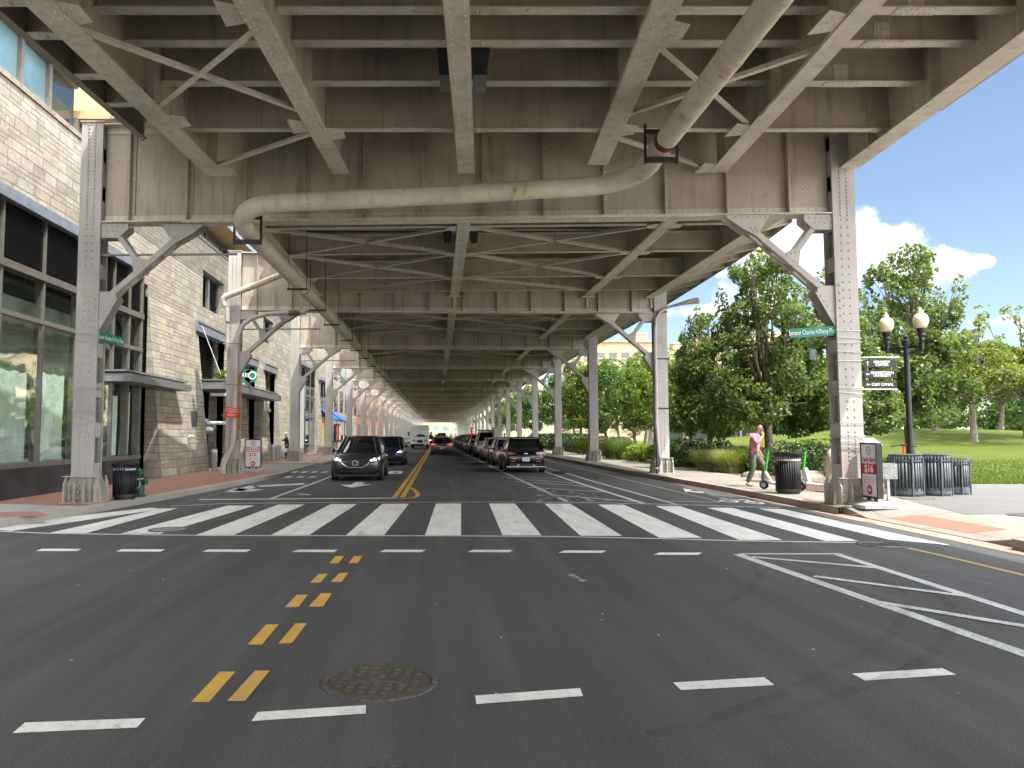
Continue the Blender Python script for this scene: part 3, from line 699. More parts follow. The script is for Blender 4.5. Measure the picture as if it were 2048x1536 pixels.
# ---- the spans beyond
SX=[-4.8,.73,6.12]
ZS=7.25
EDGE_R=[(17,10.8),(27,11.95),(43,12.5),(340,12.5)]
def er(y):
    for (a,xa),(b,xb) in zip(EDGE_R,EDGE_R[1:]):
        if y<=b: t=(y-a)/(b-a); return xa+(xb-xa)*max(0,t)
    return EDGE_R[-1][1]
def span_y(x,k):
    f=lambda j: BY[j][0]+(BY[j][1]-BY[j][0])*(x-XL)/(XR-XL)
    return f(k),f(k+1)
NODE=(3.1,6.1,9.7,12.3)
for k in range(0,12):
    near=k<2
    for x,wd in [(s_,.36) for s_ in SX]+[(8.75,.40)]:
        y0,y1=span_y(x,k); mb=MB()
        z=ZS if x<8 else ZS
        mb.ibeam((x,y0+.22,z),(x,y1-.22,z),8.9-z,wd,.03,.02,web=STEEL_WEB)
        if near and x in SX:
            mb.box(x-.17,y0+1.6,z-.021,x+.17,y1-2.6,z+.002)
            for o in ((-.13,-.065,.065,.13) if x!=6.12 else (-.12,.12)): mb.rivets((x+o,y0+1.8,z-.021),(x+o,y1-2.7,z-.021),.19,(0,0,-1),.018)
        # bearing seat on the girder
        mb.box(x-.26,y1-.3,z-.05,x+.26,y1-.04,z-.002); mb.box(x-.05,y1-.12,z-.45,x+.05,y1-.03,z-.05)
        if near:
            for q in (-.17,.17): mb.rivets((x+q*.9,y1-.05,z-.4),(x+q*.9,y1-.05,z-.1),.1,(0,-1,0),.018)
        part('stringer' if x<8 else 'edge_girder',mb)
    if k<7:
        for n,off in enumerate(NODE):
            mb=MB(); xs=SX+[8.75]
            for a,b in zip(xs,xs[1:]):
                ya=span_y(a,k)[0]+off*SP/13; yb=span_y(b,k)[0]+off*SP/13
                mb.ibeam((a+.02,ya,ZS+.06),(b-.02,yb,ZS+.06),.62,.15,.02,.014,web=STEEL_WEB)
                if b>8 or near:
                    for xx in (a+.1,b-.1): mb.rivets((xx,ya+(yb-ya)*(xx-a)/(b-a)-.01,ZS+.15),(xx,ya+(yb-ya)*(xx-a)/(b-a)-.01,ZS+.55),.12,(0,-1,0),.016)
            part('floor_beam',mb)
        if k<5:
            for a,b in ((SX[0],SX[1]),(SX[1],SX[2])):
                ya=span_y(a,k)[0]; yb=span_y(b,k)[0]
                for i,j in ((0,1),(1,0),(1,2),(2,1)):
                    part('cross_brace',brace((a+.15,ya+NODE[i],ZS+.03),(b-.15,yb+NODE[j],ZS+.03+.0)))
                if a==SX[0]: part('cross_brace',brace((a+.15,ya+12.3,ZS+.03),(b-.15,yb+9.7,ZS+.03)))
                else: part('cross_brace',brace((a+.15,ya+9.7,ZS+.03),(b-.15,yb+12.3,ZS+.03)))
            for x in SX:
                for off in NODE[:3]:
                    y=span_y(x,k)[0]+off; mb=MB()
                    mb.prism([(x-.46,y-.12,ZS+.012),(x-.34,y-.22,ZS+.012),(x+.34,y-.22,ZS+.012),(x+.46,y-.12,ZS+.012),(x+.46,y+.12,ZS+.012),(x+.34,y+.22,ZS+.012),(x-.34,y+.22,ZS+.012),(x-.46,y+.12,ZS+.012)],(0,0,.013))
                    part('gusset_plate',mb)
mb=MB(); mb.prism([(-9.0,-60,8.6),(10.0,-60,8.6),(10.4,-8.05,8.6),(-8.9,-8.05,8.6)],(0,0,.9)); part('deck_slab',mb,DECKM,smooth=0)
for x in (-7.6,-3.5,.5,4.5,8.3):
    mb=MB(); mb.ibeam((x,-60,7.4),(x,-8.2,7.4),1.19,.4,.03,.02); part('stringer',mb)
# deck slab with small transverse ribs, overhang brackets and parapets
mb=MB()
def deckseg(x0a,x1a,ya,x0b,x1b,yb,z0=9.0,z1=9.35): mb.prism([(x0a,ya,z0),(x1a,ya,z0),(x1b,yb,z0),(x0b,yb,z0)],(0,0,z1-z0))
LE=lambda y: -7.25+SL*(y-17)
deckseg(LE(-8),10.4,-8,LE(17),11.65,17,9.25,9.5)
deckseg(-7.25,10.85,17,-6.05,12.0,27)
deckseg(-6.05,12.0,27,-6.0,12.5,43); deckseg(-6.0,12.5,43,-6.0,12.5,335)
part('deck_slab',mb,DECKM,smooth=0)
mb=MB()
def para(pts,zt=10.45,z0=9.0):
    for (xa,ya),(xb,yb) in zip(pts,pts[1:]): mb.beam((xa,ya,(z0+zt)/2-.01),(xb,yb,(z0+zt)/2-.01),.18,zt-z0+.04)
para([(LE(-8),-8),(-7.25,17)],z0=9.23); para([(10.4,-8),(11.65,17)],z0=9.23)
para([(-7.25,17),(-6.05,27),(-6.0,43),(-6.0,335)])
para([(10.85,17),(12.0,27),(12.5,43),(12.5,335)])
part('parapet',mb,concrete_mat('parapet_concrete',(.42,.40,.36),0),smooth=0)
mb=MB(); y=-7.4
while y<100:
    if y<17: a=LE(y)+.3; b=pR.x-SL*(ENDY-y)+.15
    else: a=-5.8; b=er(y)-.15
    mb.box(a,y-.035,8.83,b,y+.035,9.002 if y>17 else 9.252); mb.box(a,y-.09,8.815,b,y+.09,8.832)
    y+=.62 if y<17 else 1.05
part('deck_rib',mb,STEEL)
for k in range(0,7):
    for i in range(8):
        y=17.8+SP*k+i*SP/8
        if y<23: continue
        if y>100: break
        mb=MB(); x1=er(y)-.05
        mb.prism([(8.9,y,7.85),(8.9,y,8.86),(x1,y,8.99),(x1,y,8.62)],(0,.02,0)); mb.beam((8.9,y+.01,7.85),(x1,y+.01,8.62),.18,.02)
        part('deck_bracket',mb)
mb=MB()
for a,b in zip(EDGE_R,EDGE_R[1:]): y0=max(a[0]+.5,24); mb.beam((er(y0)-.02,y0,8.80),(b[1]-.02,b[0]+.5,8.80),.02,.4)
part('edge_beam',mb,STEEL)
# spliced plates seen on the first span's floor beams by the edge
for Y,z,h,wd in FBA[1:4]:
    mb=MB()
    x=pR.x-SL*(ENDY-Y)-1.55
    mb.box(x-.13,Y-.021,z+.06,x+.13,Y-.008,z+h-.05)
    for i in range(3):
        for j in range(2): mb.rivet((x-.08+.08*i,Y-.021,z+.12+.13*j),(0,-1,0),.015)
    mb.box(x-.32,Y-.1,z-.014,x+.32,Y+.1,z+.001)
    for i in range(7):
        for j in (-1,1): mb.rivet((x-.27+.09*i,Y+j*.06,z-.014),(0,0,-1),.015)
    part('splice_plate',mb)
# tie rods out of the left columns
for k in range(0,6):
    Y=BY[k][0]; mb=MB(); zz=ZB-.75; mb.tube([(XL+.2,Y-.1,zz),(XL+3.4,Y-.1,zz+.02)],.028,6); part('tie_rod',mb,STEEL_DARK)

mb=MB(); mb.box(-.246,-.2225,1.95,.246,-.2195,2.62); o=part('paint_patch',mb,steel_mat('repainted_patch',(.40,.375,.37),.8,.3)); o.location=(XL,BY[0][0],SZ)
# ---------------------------------------------------------------- the stone building on the left and its neighbours
def stone_mat(name, c, w=.78, h=.30, mort=(.10,.085,.065)):
    m,nt,b=newmat(name); p=pos(nt)
    s=nt.nodes.new('ShaderNodeSeparateXYZ'); nt.links.new(p,s.inputs[0])
    gn=nt.nodes.new('ShaderNodeNewGeometry'); sn=nt.nodes.new('ShaderNodeSeparateXYZ'); nt.links.new(gn.outputs['True Normal'],sn.inputs[0])
    isx=math_(nt,'GREATER_THAN',math_(nt,'ABSOLUTE',sn.outputs[0]),.6)
    mx=nt.nodes.new('ShaderNodeMix'); nt.links.new(isx,mx.inputs[0]); nt.links.new(s.outputs[0],mx.inputs[2]); nt.links.new(s.outputs[1],mx.inputs[3])
    cb=nt.nodes.new('ShaderNodeCombineXYZ'); nt.links.new(mx.outputs[0],cb.inputs[0])
    # wobble the courses a little so the rows differ
    n0=noise(nt,mapped(nt,p,(.25,.25,2.2)),1.0,2); zz=math_(nt,'ADD',s.outputs[2],math_(nt,'MULTIPLY',n0,.16)); nt.links.new(zz,cb.inputs[1])
    br=N(nt,'ShaderNodeTexBrick'); br.offset=.43; br.offset_frequency=2; br.squash=.72; br.squash_frequency=3
    for k,v in (('Scale',1),('Brick Width',w),('Row Height',h),('Mortar Size',.011),('Mortar Smooth',.25),('Bias',0)): br.inputs[k].default_value=v
    br.inputs['Color1'].default_value=(.80,.79,.77,1); br.inputs['Color2'].default_value=(1.12,1.11,1.09,1); br.inputs['Mortar'].default_value=(*[x/.5 for x in mort],1)
    nt.links.new(cb.outputs[0],br.inputs['Vector'])
    # here and there a course is split into thinner, shorter stones
    b2=N(nt,'ShaderNodeTexBrick'); b2.offset=.37; b2.offset_frequency=2
    for k,v in (('Scale',1),('Brick Width',w*.58),('Row Height',h/2),('Mortar Size',.009),('Mortar Smooth',.25),('Bias',0)): b2.inputs[k].default_value=v
    b2.inputs['Color1'].default_value=(.86,.85,.82,1); b2.inputs['Color2'].default_value=(1.08,1.07,1.05,1); b2.inputs['Mortar'].default_value=(*[x/.5 for x in mort],1)
    nt.links.new(cb.outputs[0],b2.inputs['Vector'])
    cu=math_(nt,'FLOOR',math_(nt,'DIVIDE',mx.outputs[0],w*2)); cv=math_(nt,'FLOOR',math_(nt,'DIVIDE',zz,h)); c2=nt.nodes.new('ShaderNodeCombineXYZ'); nt.links.new(cu,c2.inputs[0]); nt.links.new(cv,c2.inputs[1])
    wn=nt.nodes.new('ShaderNodeTexWhiteNoise'); nt.links.new(c2.outputs[0],wn.inputs['Vector']); msk=math_(nt,'GREATER_THAN',wn.outputs['Value'],.58)
    BC=mixc(nt,msk,br.outputs['Color'],b2.outputs['Color']); fm=nt.nodes.new('ShaderNodeMix'); nt.links.new(msk,fm.inputs[0]); nt.links.new(br.outputs['Fac'],fm.inputs[2]); nt.links.new(b2.outputs['Fac'],fm.inputs[3]); BF=fm.outputs[0]
    n1=noise(nt,p,2.1,8,.7); base=ramp(nt,n1,[(.25,tuple(x*.66 for x in c)),(.55,c),(.8,tuple(min(1,x*1.22) for x in c))])
    nw=noise(nt,p,.6,3); base=mixc(nt,ramp(nt,nw,[(.4,0.0),(.7,.35)]),base,(c[0]*1.05,c[1]*.93,c[2]*.72))
    base=mixc(nt,1.0,base,BC,'MULTIPLY')
    nd=noise(nt,mapped(nt,p,(1,1,.6)),3.3,8,.75); base=mixc(nt,ramp(nt,nd,[(.62,0.0),(.72,.55)]),base,(.17,.155,.13))
    nt.links.new(base,b.inputs['Base Color']); b.inputs['Roughness'].default_value=.9; b.inputs['Specular IOR Level'].default_value=.2
    hh=math_(nt,'ADD',math_(nt,'MULTIPLY',noise(nt,p,7,7,.65),.6),math_(nt,'MULTIPLY',math_(nt,'SUBTRACT',1.0,BF),.8))
    bumpn(nt,b,hh,.9,.05)
    return m
STONE=stone_mat('ashlar_stone',(.385,.36,.312),.8,.28,(.27,.23,.18))
STONE_PALE=stone_mat('pale_ashlar_stone',(.46,.445,.405),.9,.4,(.2,.18,.15))
METAL=simple('grey_cladding',(.23,.235,.24),.45,.3,var=.1,scale=2)
METALD=simple('dark_cladding',(.075,.08,.085),.5,.2,var=.2,scale=2)
FRAME=simple('bronze_frame',(.20,.185,.165),.45,.3,var=.1)
LINTEL=simple('steel_lintel',(.27,.30,.335),.45,.3,var=.15,scale=3)
LOUV=simple('louver_black',(.020,.021,.022),.55,var=.3)
TAN=simple('tan_soffit',(.50,.37,.20),.8,var=.08,scale=2)
INTERIOR=simple('dim_interior',(.045,.05,.05),.9,var=.4,scale=.8)
def glass_mat(name,tint,refl=.12,clear=.75):
    m,nt,b=newmat(name); nt.nodes.remove(b); o=nt.nodes['Material Output']
    t=nt.nodes.new('ShaderNodeBsdfTransparent'); t.inputs[0].default_value=(*tint,1)
    g=nt.nodes.new('ShaderNodeBsdfGlossy'); g.inputs['Roughness'].default_value=.02; g.inputs[0].default_value=(.95,1,.98,1)
    lw=nt.nodes.new('ShaderNodeFresnel'); lw.inputs[0].default_value=1.55
    f=math_(nt,'ADD',math_(nt,'MULTIPLY',lw.outputs[0],.45),refl,clamp=True)
    mx=nt.nodes.new('ShaderNodeMixShader'); nt.links.new(f,mx.inputs[0]); nt.links.new(t.outputs[0],mx.inputs[1]); nt.links.new(g.outputs[0],mx.inputs[2]); nt.links.new(mx.outputs[0],o.inputs[0])
    # slight waviness of the panes
    p=pos(nt); bp=nt.nodes.new('ShaderNodeBump'); bp.inputs['Strength'].default_value=.05; bp.inputs['Distance'].default_value=.3; nt.links.new(noise(nt,p,.5,2),bp.inputs['Height']); nt.links.new(bp.outputs[0],g.inputs['Normal'])
    return m
GLASS=glass_mat('shop_glass',(.86,.95,.90),.0)
def pane_mat(name,c,rough=.04,spec=.9):
    m,nt,b=newmat(name); p=pos(nt); f=noise(nt,p,.5,3)
    nt.links.new(ramp(nt,f,[(.35,tuple(x*.6 for x in c)),(.65,c)]),b.inputs['Base Color']); b.inputs['Roughness'].default_value=rough; b.inputs['Specular IOR Level'].default_value=spec; b.inputs['Coat Weight'].default_value=.6; b.inputs['Coat Roughness'].default_value=.02
    return m
PANE=pane_mat('window_pane',(.05,.065,.07))
PANEB=pane_mat('upper_pane',(.22,.36,.38))

BLD=thing('stone_building','long rough grey stone building with steel lintels and tall glazed bays on the left','building',(-10.3,30,0))
BLD.location=(0,0,0)
WX=-10.3
def wallgrid(mb,x,y0,y1,z0,z1,ops,depth=.7):
    ys=sorted({y0,y1,*[o[0] for o in ops],*[o[1] for o in ops]}); zs=sorted({z0,z1,*[o[2] for o in ops],*[o[3] for o in ops]})
    for a,b in zip(ys,ys[1:]):
        for c,d in zip(zs,zs[1:]):
            if any(o[0]<=a and b<=o[1] and o[2]<=c and d<=o[3] for o in ops): continue
            mb.quad((x,a,c),(x,b,c),(x,b,d),(x,a,d))
    for a,b,c,d in ops:
        xi=x-depth
        mb.quad((x,a,c),(xi,a,c),(xi,a,d),(x,a,d)); mb.quad((x,b,c),(x,b,d),(xi,b,d),(xi,b,c)); mb.quad((x,a,d),(xi,a,d),(xi,b,d),(x,b,d)); mb.quad((x,a,c),(x,b,c),(xi,b,c),(xi,a,c))
ops=[(13,25.6,.1,7.22),(25.6,26.5,.1,7.0),(32,36.2,.1,6.55),(39.6,42.4,.1,5.9),(44.6,47.6,.1,5.9),(32.7,36.0,7.3,8.95),(44.3,47.0,7.2,8.7),(56,62.5,.1,6.9),(65.5,73,.1,6.4)]
# keep neighbouring openings apart in the grid
mb=MB(); wallgrid(mb,WX,10,74,0,10.2,ops)
mb.quad((WX,10,0),(WX,10,10.2),(-20,10,10.2),(-20,10,0)); mb.quad((WX,10,10.2),(WX,74,10.2),(-20,74,10.2),(-20,10,10.2)); mb.quad((WX,74,0),(-20,74,0),(-20,74,10.2),(WX,74,10.2))
part('wall',mb,STONE,BLD,smooth='raw')
mb=MB(); mb.box(-16,11,.02,-15.9,73,10); part('inner_wall',mb,INTERIOR,BLD)
mb=MB(); mb.box(-10.62,10,10.2,WX+.05,74,10.34); part('coping',mb,simple('brown_coping',(.28,.22,.165),.8,var=.2),BLD)
def batter(y0,y1,ztop,xb,name='buttress'):
    mb=MB(); y=y0
    mb.prism([(WX-.3,y0,0),(xb,y0,0),(WX+.004,y0,ztop),(WX-.3,y0,ztop)],(0,y1-y0,0)); part(name,mb,STONE,BLD,smooth=0)
batter(26.5,32.0,6.6,-9.62); batter(36.2,39.6,6.6,-9.75); batter(42.4,44.6,5.9,-9.72); batter(47.6,52,5.9,-9.75); batter(62.5,65.5,6.4,-9.75)
# holes and a drain block in the first buttress
mb=MB(); mb.box(-9.93,30.15,2.02,-9.80,30.75,2.62); part('wall_recess',mb,METALD,BLD)
mb=MB(); mb.tube([(-9.85,29.6,1.55),(-9.62,29.6,1.62),(-9.5,29.6,1.55)],.05,8); part('wall_spout',mb,simple('spout_white',(.55,.55,.53),.5),BLD)
mb=MB(); mb.box(-9.72,28.1,.15,-9.52,28.5,.9); part('stone_block',mb,STONE,BLD)
# first glazed bay
GX=WX+.16
gy=[12.4,14.6,17.2,19.1,21.0,22.0,23.3,24.5,25.5]
mb=MB()
mb.box(WX-.05,12.3,7.2,GX+.12,25.75,7.5); mb.box(GX+.121,12.3,7.2,GX+.17,25.75,7.26); part('header',mb,LINTEL,BLD)
mb=MB(); mb.box(WX-.1,12.3,5.62,GX+.09,25.6,5.8); mb.box(WX-.1,12.3,4.5,GX+.07,25.6,4.62); mb.box(WX-.1,12.3,.88,GX+.09,25.6,1.0)
for y in gy: mb.box(WX-.02,y-.035 if y not in (12.4,25.5) else y-.07,1.0,GX+.06,y+.035 if y not in (12.4,25.5) else y+.07,7.2)
part('frame',mb,FRAME,BLD)
mb=MB(); mb.box(WX-.3,12.3,.05,GX+.04,25.6,.88); part('plinth',mb,simple('black_plinth',(.055,.055,.058),.55,var=.3,scale=1.5),BLD)
for a,b in zip(gy,gy[1:]):
    mb=MB(); mb.quad((GX,a+.04,1.0),(GX,b-.04,1.0),(GX,b-.04,4.5),(GX,a+.04,4.5)); mb.quad((GX,a+.04,4.62),(GX,b-.04,4.62),(GX,b-.04,5.62),(GX,a+.04,5.62)); part('glass',mb,GLASS,BLD,smooth=0)
lv=[(12.4,14.6),(14.6,17.2),(17.2,19.1),(19.1,21.0),(21,22),(22,23.3),(23.3,24.5),(24.5,25.5)]
for a,b in lv:
    mb=MB(); mb.box(GX-.1,a+.04,5.81,GX-.08,b-.04,7.2); z=5.84
    while z<7.18: mb.prism([(GX-.06,a+.04,z+.03),(GX-.0,a+.04,z),(GX-.0,a+.04,z+.012),(GX-.06,a+.04,z+.042)],(0,b-a-.08,0)); z+=.06
    part('louver',mb,LOUV,BLD,smooth=0)
mb=MB(); z=2.6+1.2
mb.box(WX-.25,25.62,3.7,WX-.22,26.48,7.0)
while z<6.95: mb.box(WX-.2,25.62,z,WX-.05,26.48,z+.03); z+=.11
part('louver',mb,LOUV,BLD,smooth=0)
# protective film taped behind the panes
film=simple('masking_film',(.82,.88,.82),.75,var=.12,scale=3)
rr=random.Random(5)
for a,b in zip(gy,gy[1:]):
    top=rr.uniform(2.95,3.35); n=14; mb=MB(); vs=[];fs=[]
    for i in range(n+1):
        for j in range(7):
            y=a+.1+(b-a-.25)*i/n; z=1.02+(top-1.02)*j/6-(.05*math.sin(math.pi*i/n*3)**2 if j==6 else 0)
            vs.append((GX-.24+.035*mnoise.noise(V((y*3.1,z*.8,a))),y,z))
    for i in range(n):
        for j in range(6): q=i*7+j; fs.append((q,q+7,q+8,q+1))
    mb.add(vs,fs); part('film_sheet',mb,film,BLD,smooth=60)
mb=MB(); mb.box(-11.5,12.5,.9,-11.4,25.5,5.6); part('inner_wall',mb,simple('pale_interior',(.55,.58,.54),.9,var=.4,scale=.6),BLD)
mb=MB(); mb.box(-12.4,13,5.4,GX-.3,25.4,5.5); part('ceiling_panel',mb,INTERIOR,BLD)
# doorway niche, canopies
mb=MB(); mb.box(WX-.5,25.62,.1,WX-.45,26.48,3.7); part('door',mb,METALD,BLD)
def canopy(y0,y1,z,x1,th=.24):
    mb=MB(); mb.box(WX-.3,y0,z,x1,y1,z+th); mb.box(WX-.3,y0-.04,z+th+.06,x1-.08,y1-.2,z+th+.12); mb.box(WX-.3,y0+.1,z+th,x1-.2,y1-.3,z+th+.07,METALD); part('canopy',mb,METAL,BLD)
canopy(22.9,28.6,3.32,-9.35); canopy(31.9,43.6,3.62,-9.05,.3)
# openings two, three and four: lintel, louver, dark entrance
def opening(y0,y1,zt,lz,zl0,door_h,door=True,lintx=.16):
    mb=MB(); mb.box(WX-.3,y0-.35,zt-.02,WX+lintx,y1+.3,zt+.42); mb.box(WX-.2,y0-.3,zt+.36,WX+lintx+.03,y1+.25,zt+.43); part('lintel',mb,LINTEL,BLD)
    mb=MB(); mb.box(WX-.62,y0+.01,zl0,WX-.6,y1-.01,zt-.02); z=zl0+.05
    while z<zt-.06: mb.prism([(WX-.56,y0+.01,z+.06),(WX-.46,y0+.01,z),(WX-.46,y0+.01,z+.015),(WX-.56,y0+.01,z+.075)],(0,y1-y0-.02,0)); z+=.13
    part('louver',mb,LOUV,BLD,smooth=0)
    mb=MB(); mb.box(WX-.55,y0+.01,zl0-.22,WX-.2,y1-.01,zl0-.02); part('sill',mb,METAL,BLD)
opening(32,36.2,6.1,0,4.0,3.4); opening(39.6,42.4,5.5,0,3.95,3.4); opening(44.6,47.6,5.5,0,3.3,2.9)
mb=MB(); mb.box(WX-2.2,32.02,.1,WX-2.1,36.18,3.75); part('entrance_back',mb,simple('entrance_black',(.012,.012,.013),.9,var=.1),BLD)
mb=MB(); mb.box(WX-.6,39.62,.1,WX-.5,42.38,3.7); part('door',mb,METAL,BLD); mb=MB(); mb.box(WX-.6,44.62,.1,WX-.5,47.58,3.05); part('door',mb,METAL,BLD)
mb=MB(); mb.box(WX-.56,32.02,.1,WX-.5,32.9,3.5); part('entrance_panel',mb,simple('entrance_grey',(.24,.23,.21),.7),BLD)
for z in (2.85,1.62):
    mb=MB(); mb.tube([(-9.75,32.35,z+.55),(-9.1,32.35,z+.55)],.075,10); part('pipe_bumper',mb,WHITE,BLD)
mb=MB(); mb.lathe([(.0,0),(.30,0),(.34,.02),(.34,.05),(.30,.07),(0,.09)],(0,0,0),20); o=part('convex_mirror',mb,pane_mat('mirror_face',(.16,.19,.23),.05,.9),BLD); o.location=(-9.9,32.35,2.02); o.rotation_euler=(R(80),0,R(35))
def window(y0,y1,z0,z1):
    f=MB(); f.box(WX-.35,y0+.02,z0+.02,WX-.25,y0+.1,z1-.02); f.box(WX-.35,y1-.1,z0+.02,WX-.25,y1-.02,z1-.02); m_=(y0+y1)/2; f.box(WX-.35,m_-.16,z0+.02,WX-.24,m_+.16,z1-.02); f.box(WX-.34,y0+.1,z0+.02,WX-.26,y1-.1,z0+.09); f.box(WX-.34,y0+.1,z1-.09,WX-.26,y1-.1,z1-.02)
    fr=part('window',f,METAL,BLD)
    g=MB(); g.box(WX-.45,y0+.1,z0+.05,WX-.42,y1-.1,z1-.05); z=z0+.1
    while z<z1-.1: g.box(WX-.42,y0+.1,z,WX-.33,y1-.1,z+.025); z+=.12
    part('blind',g,LOUV,fr,smooth=0)
window(32.7,36,7.3,8.95); window(44.3,47,7.2,8.7)
# glazed bays further along
def bay(y0,y1,zt,n,split=3.0):
    f=MB(); X=WX+.1; st=(y1-y0)/n
    for i in range(n+1): f.box(X-.1,y0+i*st-.06,.1,X+.06,y0+i*st+.06,zt)
    for z in (.12,.85,split,split+1.6,zt-.15): f.box(X-.1,y0,z,X+.05,y1,z+.13)
    part('frame',f,METAL,BLD)
    g=MB(); g.box(X-.04,y0,.2,X,y1,zt-1.4); part('glass',g,PANE,BLD)
    g=MB(); z=zt-1.3; g.box(X-.06,y0,z,X-.04,y1,zt-.1)
    while z<zt-.2: g.box(X-.04,y0,z,X+.03,y1,z+.03); z+=.15
    part('louver',g,LOUV,BLD)
    h=MB(); h.box(WX-.2,y0-.3,zt,X+.15,y1+.3,zt+.3); part('header',h,LINTEL,BLD)
bay(56,62.5,6.9,3); bay(65.5,73,6.4,4)
mb=MB(); mb.box(WX+.1,53.6,.1,WX+.5,55.6,5.6); part('panel',mb,simple('pale_panel',(.50,.50,.49),.5,var=.05),BLD)
# upper storey: windows, eaves
UX=-10.62
mb=MB(); mb.box(-20,10,10.2,UX-.25,74,15); part('upper_wall',mb,TAN,BLD)
uy=[10,11.6,13.2,14.9,16.4,17.3,18.6,20.0,21.6,23.5,25.5,27.5,29.5,31.5,34,36.5,39,42,45,48,52,56,60,65,70,74]
for i,(a,b) in enumerate(zip(uy,uy[1:])):
    zt=11.95 if b<=21.7 else 11.0
    f=MB(); f.box(UX-.2,a-.07,10.34,UX+.04,a+.07,zt); f.box(UX-.2,a+.07,10.345,UX+.03,b-.07,10.42); f.box(UX-.2,a+.07,zt-.09,UX+.03,b-.07,zt)
    fr=part('upper_window',f,FRAME,BLD); g=MB(); g.box(UX-.12,a+.07,10.42,UX-.08,b-.07,zt-.09); part('pane',g,PANEB if i%4!=3 else PANE,fr)
mb=MB(); mb.box(UX-.3,10,11.95,UX+.38,21.6,12.15); part('eave',mb,LINTEL,BLD)
mb=MB(); mb.box(-14,21.6,11.002,-9.43,62,11.25); part('eave',mb,TAN,BLD); mb=MB(); mb.box(-9.43,21.6,10.98,-9.38,62,11.3); mb.box(-9.6,21.55,10.99,-9.44,21.598,11.28); part('eave_trim',mb,LINTEL,BLD)
mb=MB(); y=22
while y<62: mb.box(-9.50,y,11.26,-9.46,y+1.9,12.25); y+=2
part('balcony_glass',mb,PANEB,BLD)
# awnings and poster cases by the far bay
BLUE=simple('blue_awning',(.03,.12,.50),.7,var=.1)
for y0,y1 in ((66,69.2),(70.2,74.2)):
    mb=MB(); mb.prism([(WX+.15,y0,3.9),(WX+1.5,y0,2.95),(WX+1.5,y0,2.85),(WX+.15,y0,3.8)],(0,y1-y0,0)); part('awning',mb,BLUE,BLD)
for y0,c in ((67.6,(.5,.1,.25)),(75.0,(.55,.12,.1)),(77.0,(.75,.7,.66))):
    mb=MB(); mb.box(WX+.12,y0,.9,WX+.3,y0+1.4,2.7); q=part('poster_case',mb,BLACKM,BLD); mb=MB(); mb.box(WX+.3,y0+.12,1.05,WX+.315,y0+1.28,2.55); part('poster',mb,simple('poster',c,.5,var=.7,scale=2.5),q)
mb=MB(); mb.box(WX+.2,66.3,.15,WX+.4,66.5,3.2); part('post',mb,simple('yellow_post',(.6,.4,.05),.5),BLD)

# neighbours down the street
def block(name,label,y0,y1,h,mat,wins,rows,fx=WX,glass=PANE,cat='building'):
    B=thing(name,label,cat,(fx,(y0+y1)/2,0)); T=V((fx,(y0+y1)/2,0))
    mb=MB(); mb.box(-14,y0-T.y,0,0,y1-T.y,h); part('wall',mb,mat,B)
    n=wins
    for r in range(rows):
        for i in range(n):
            st=(y1-y0)/n; a=y0-T.y+i*st+st*.22; b=a+st*.56; z0=1.0+r*3.2; z1=z0+2.0
            f=MB(); f.box(0.002,a-.08,z0-.08,.05,b+.08,z1+.08); fr=part('window',f,METAL,B); g=MB(); g.box(.05,a,z0,.06,b,z1); part('pane',g,glass,fr)
    mb=MB(); mb.box(-14,y0-T.y,h,.25,y1-T.y,h+.3); part('cornice',mb,LINTEL,B)
    return B
block('stone_building','pale stone block with a flat cornice past the blue awnings',74.2,97,10,STONE_PALE,5,3)
BRK=brickfloor('orange_brick',(.40,.19,.11),(.34,.15,.09),(.4,.3,.2),.25,.08)
block('brick_building','orange brick building with dark windows further down the left pavement',97.2,150,9.5,BRK,9,3)
block('brick_building','pale rendered building farthest down the left pavement',150.4,235,11,STONE_PALE,14,3)
mb=MB(); mb.box(-.02,-1.5,0,.04,1.5,2.6); mb.box(-.03,-1.5,2.6,.05,1.5,2.7)
o=mb.build('banner',simple('yellow_cloth',(.75,.45,.03),.8,var=.3,scale=2)); o.location=(-8.9,152,.7); tag(o,'yellow cloth banner hanging far down the left pavement','banner')
# closing the view at the far end of the street
B=thing('pale_building','pale building with small windows closing the far end of the street','building',(2,430,7)); mb=MB(); mb.box(-60,0,-8,60,20,26); part('wall',mb,simple('pale_render',(.34,.30,.215),.8,var=.1,scale=.2),B)
for i in range(14):
    for j in range(4):
        mb=MB(); mb.box(-40+i*6,-.06,-3.5+j*5,-36.6+i*6,-.01,-.8+j*5); part('window',mb,PANEB,B)
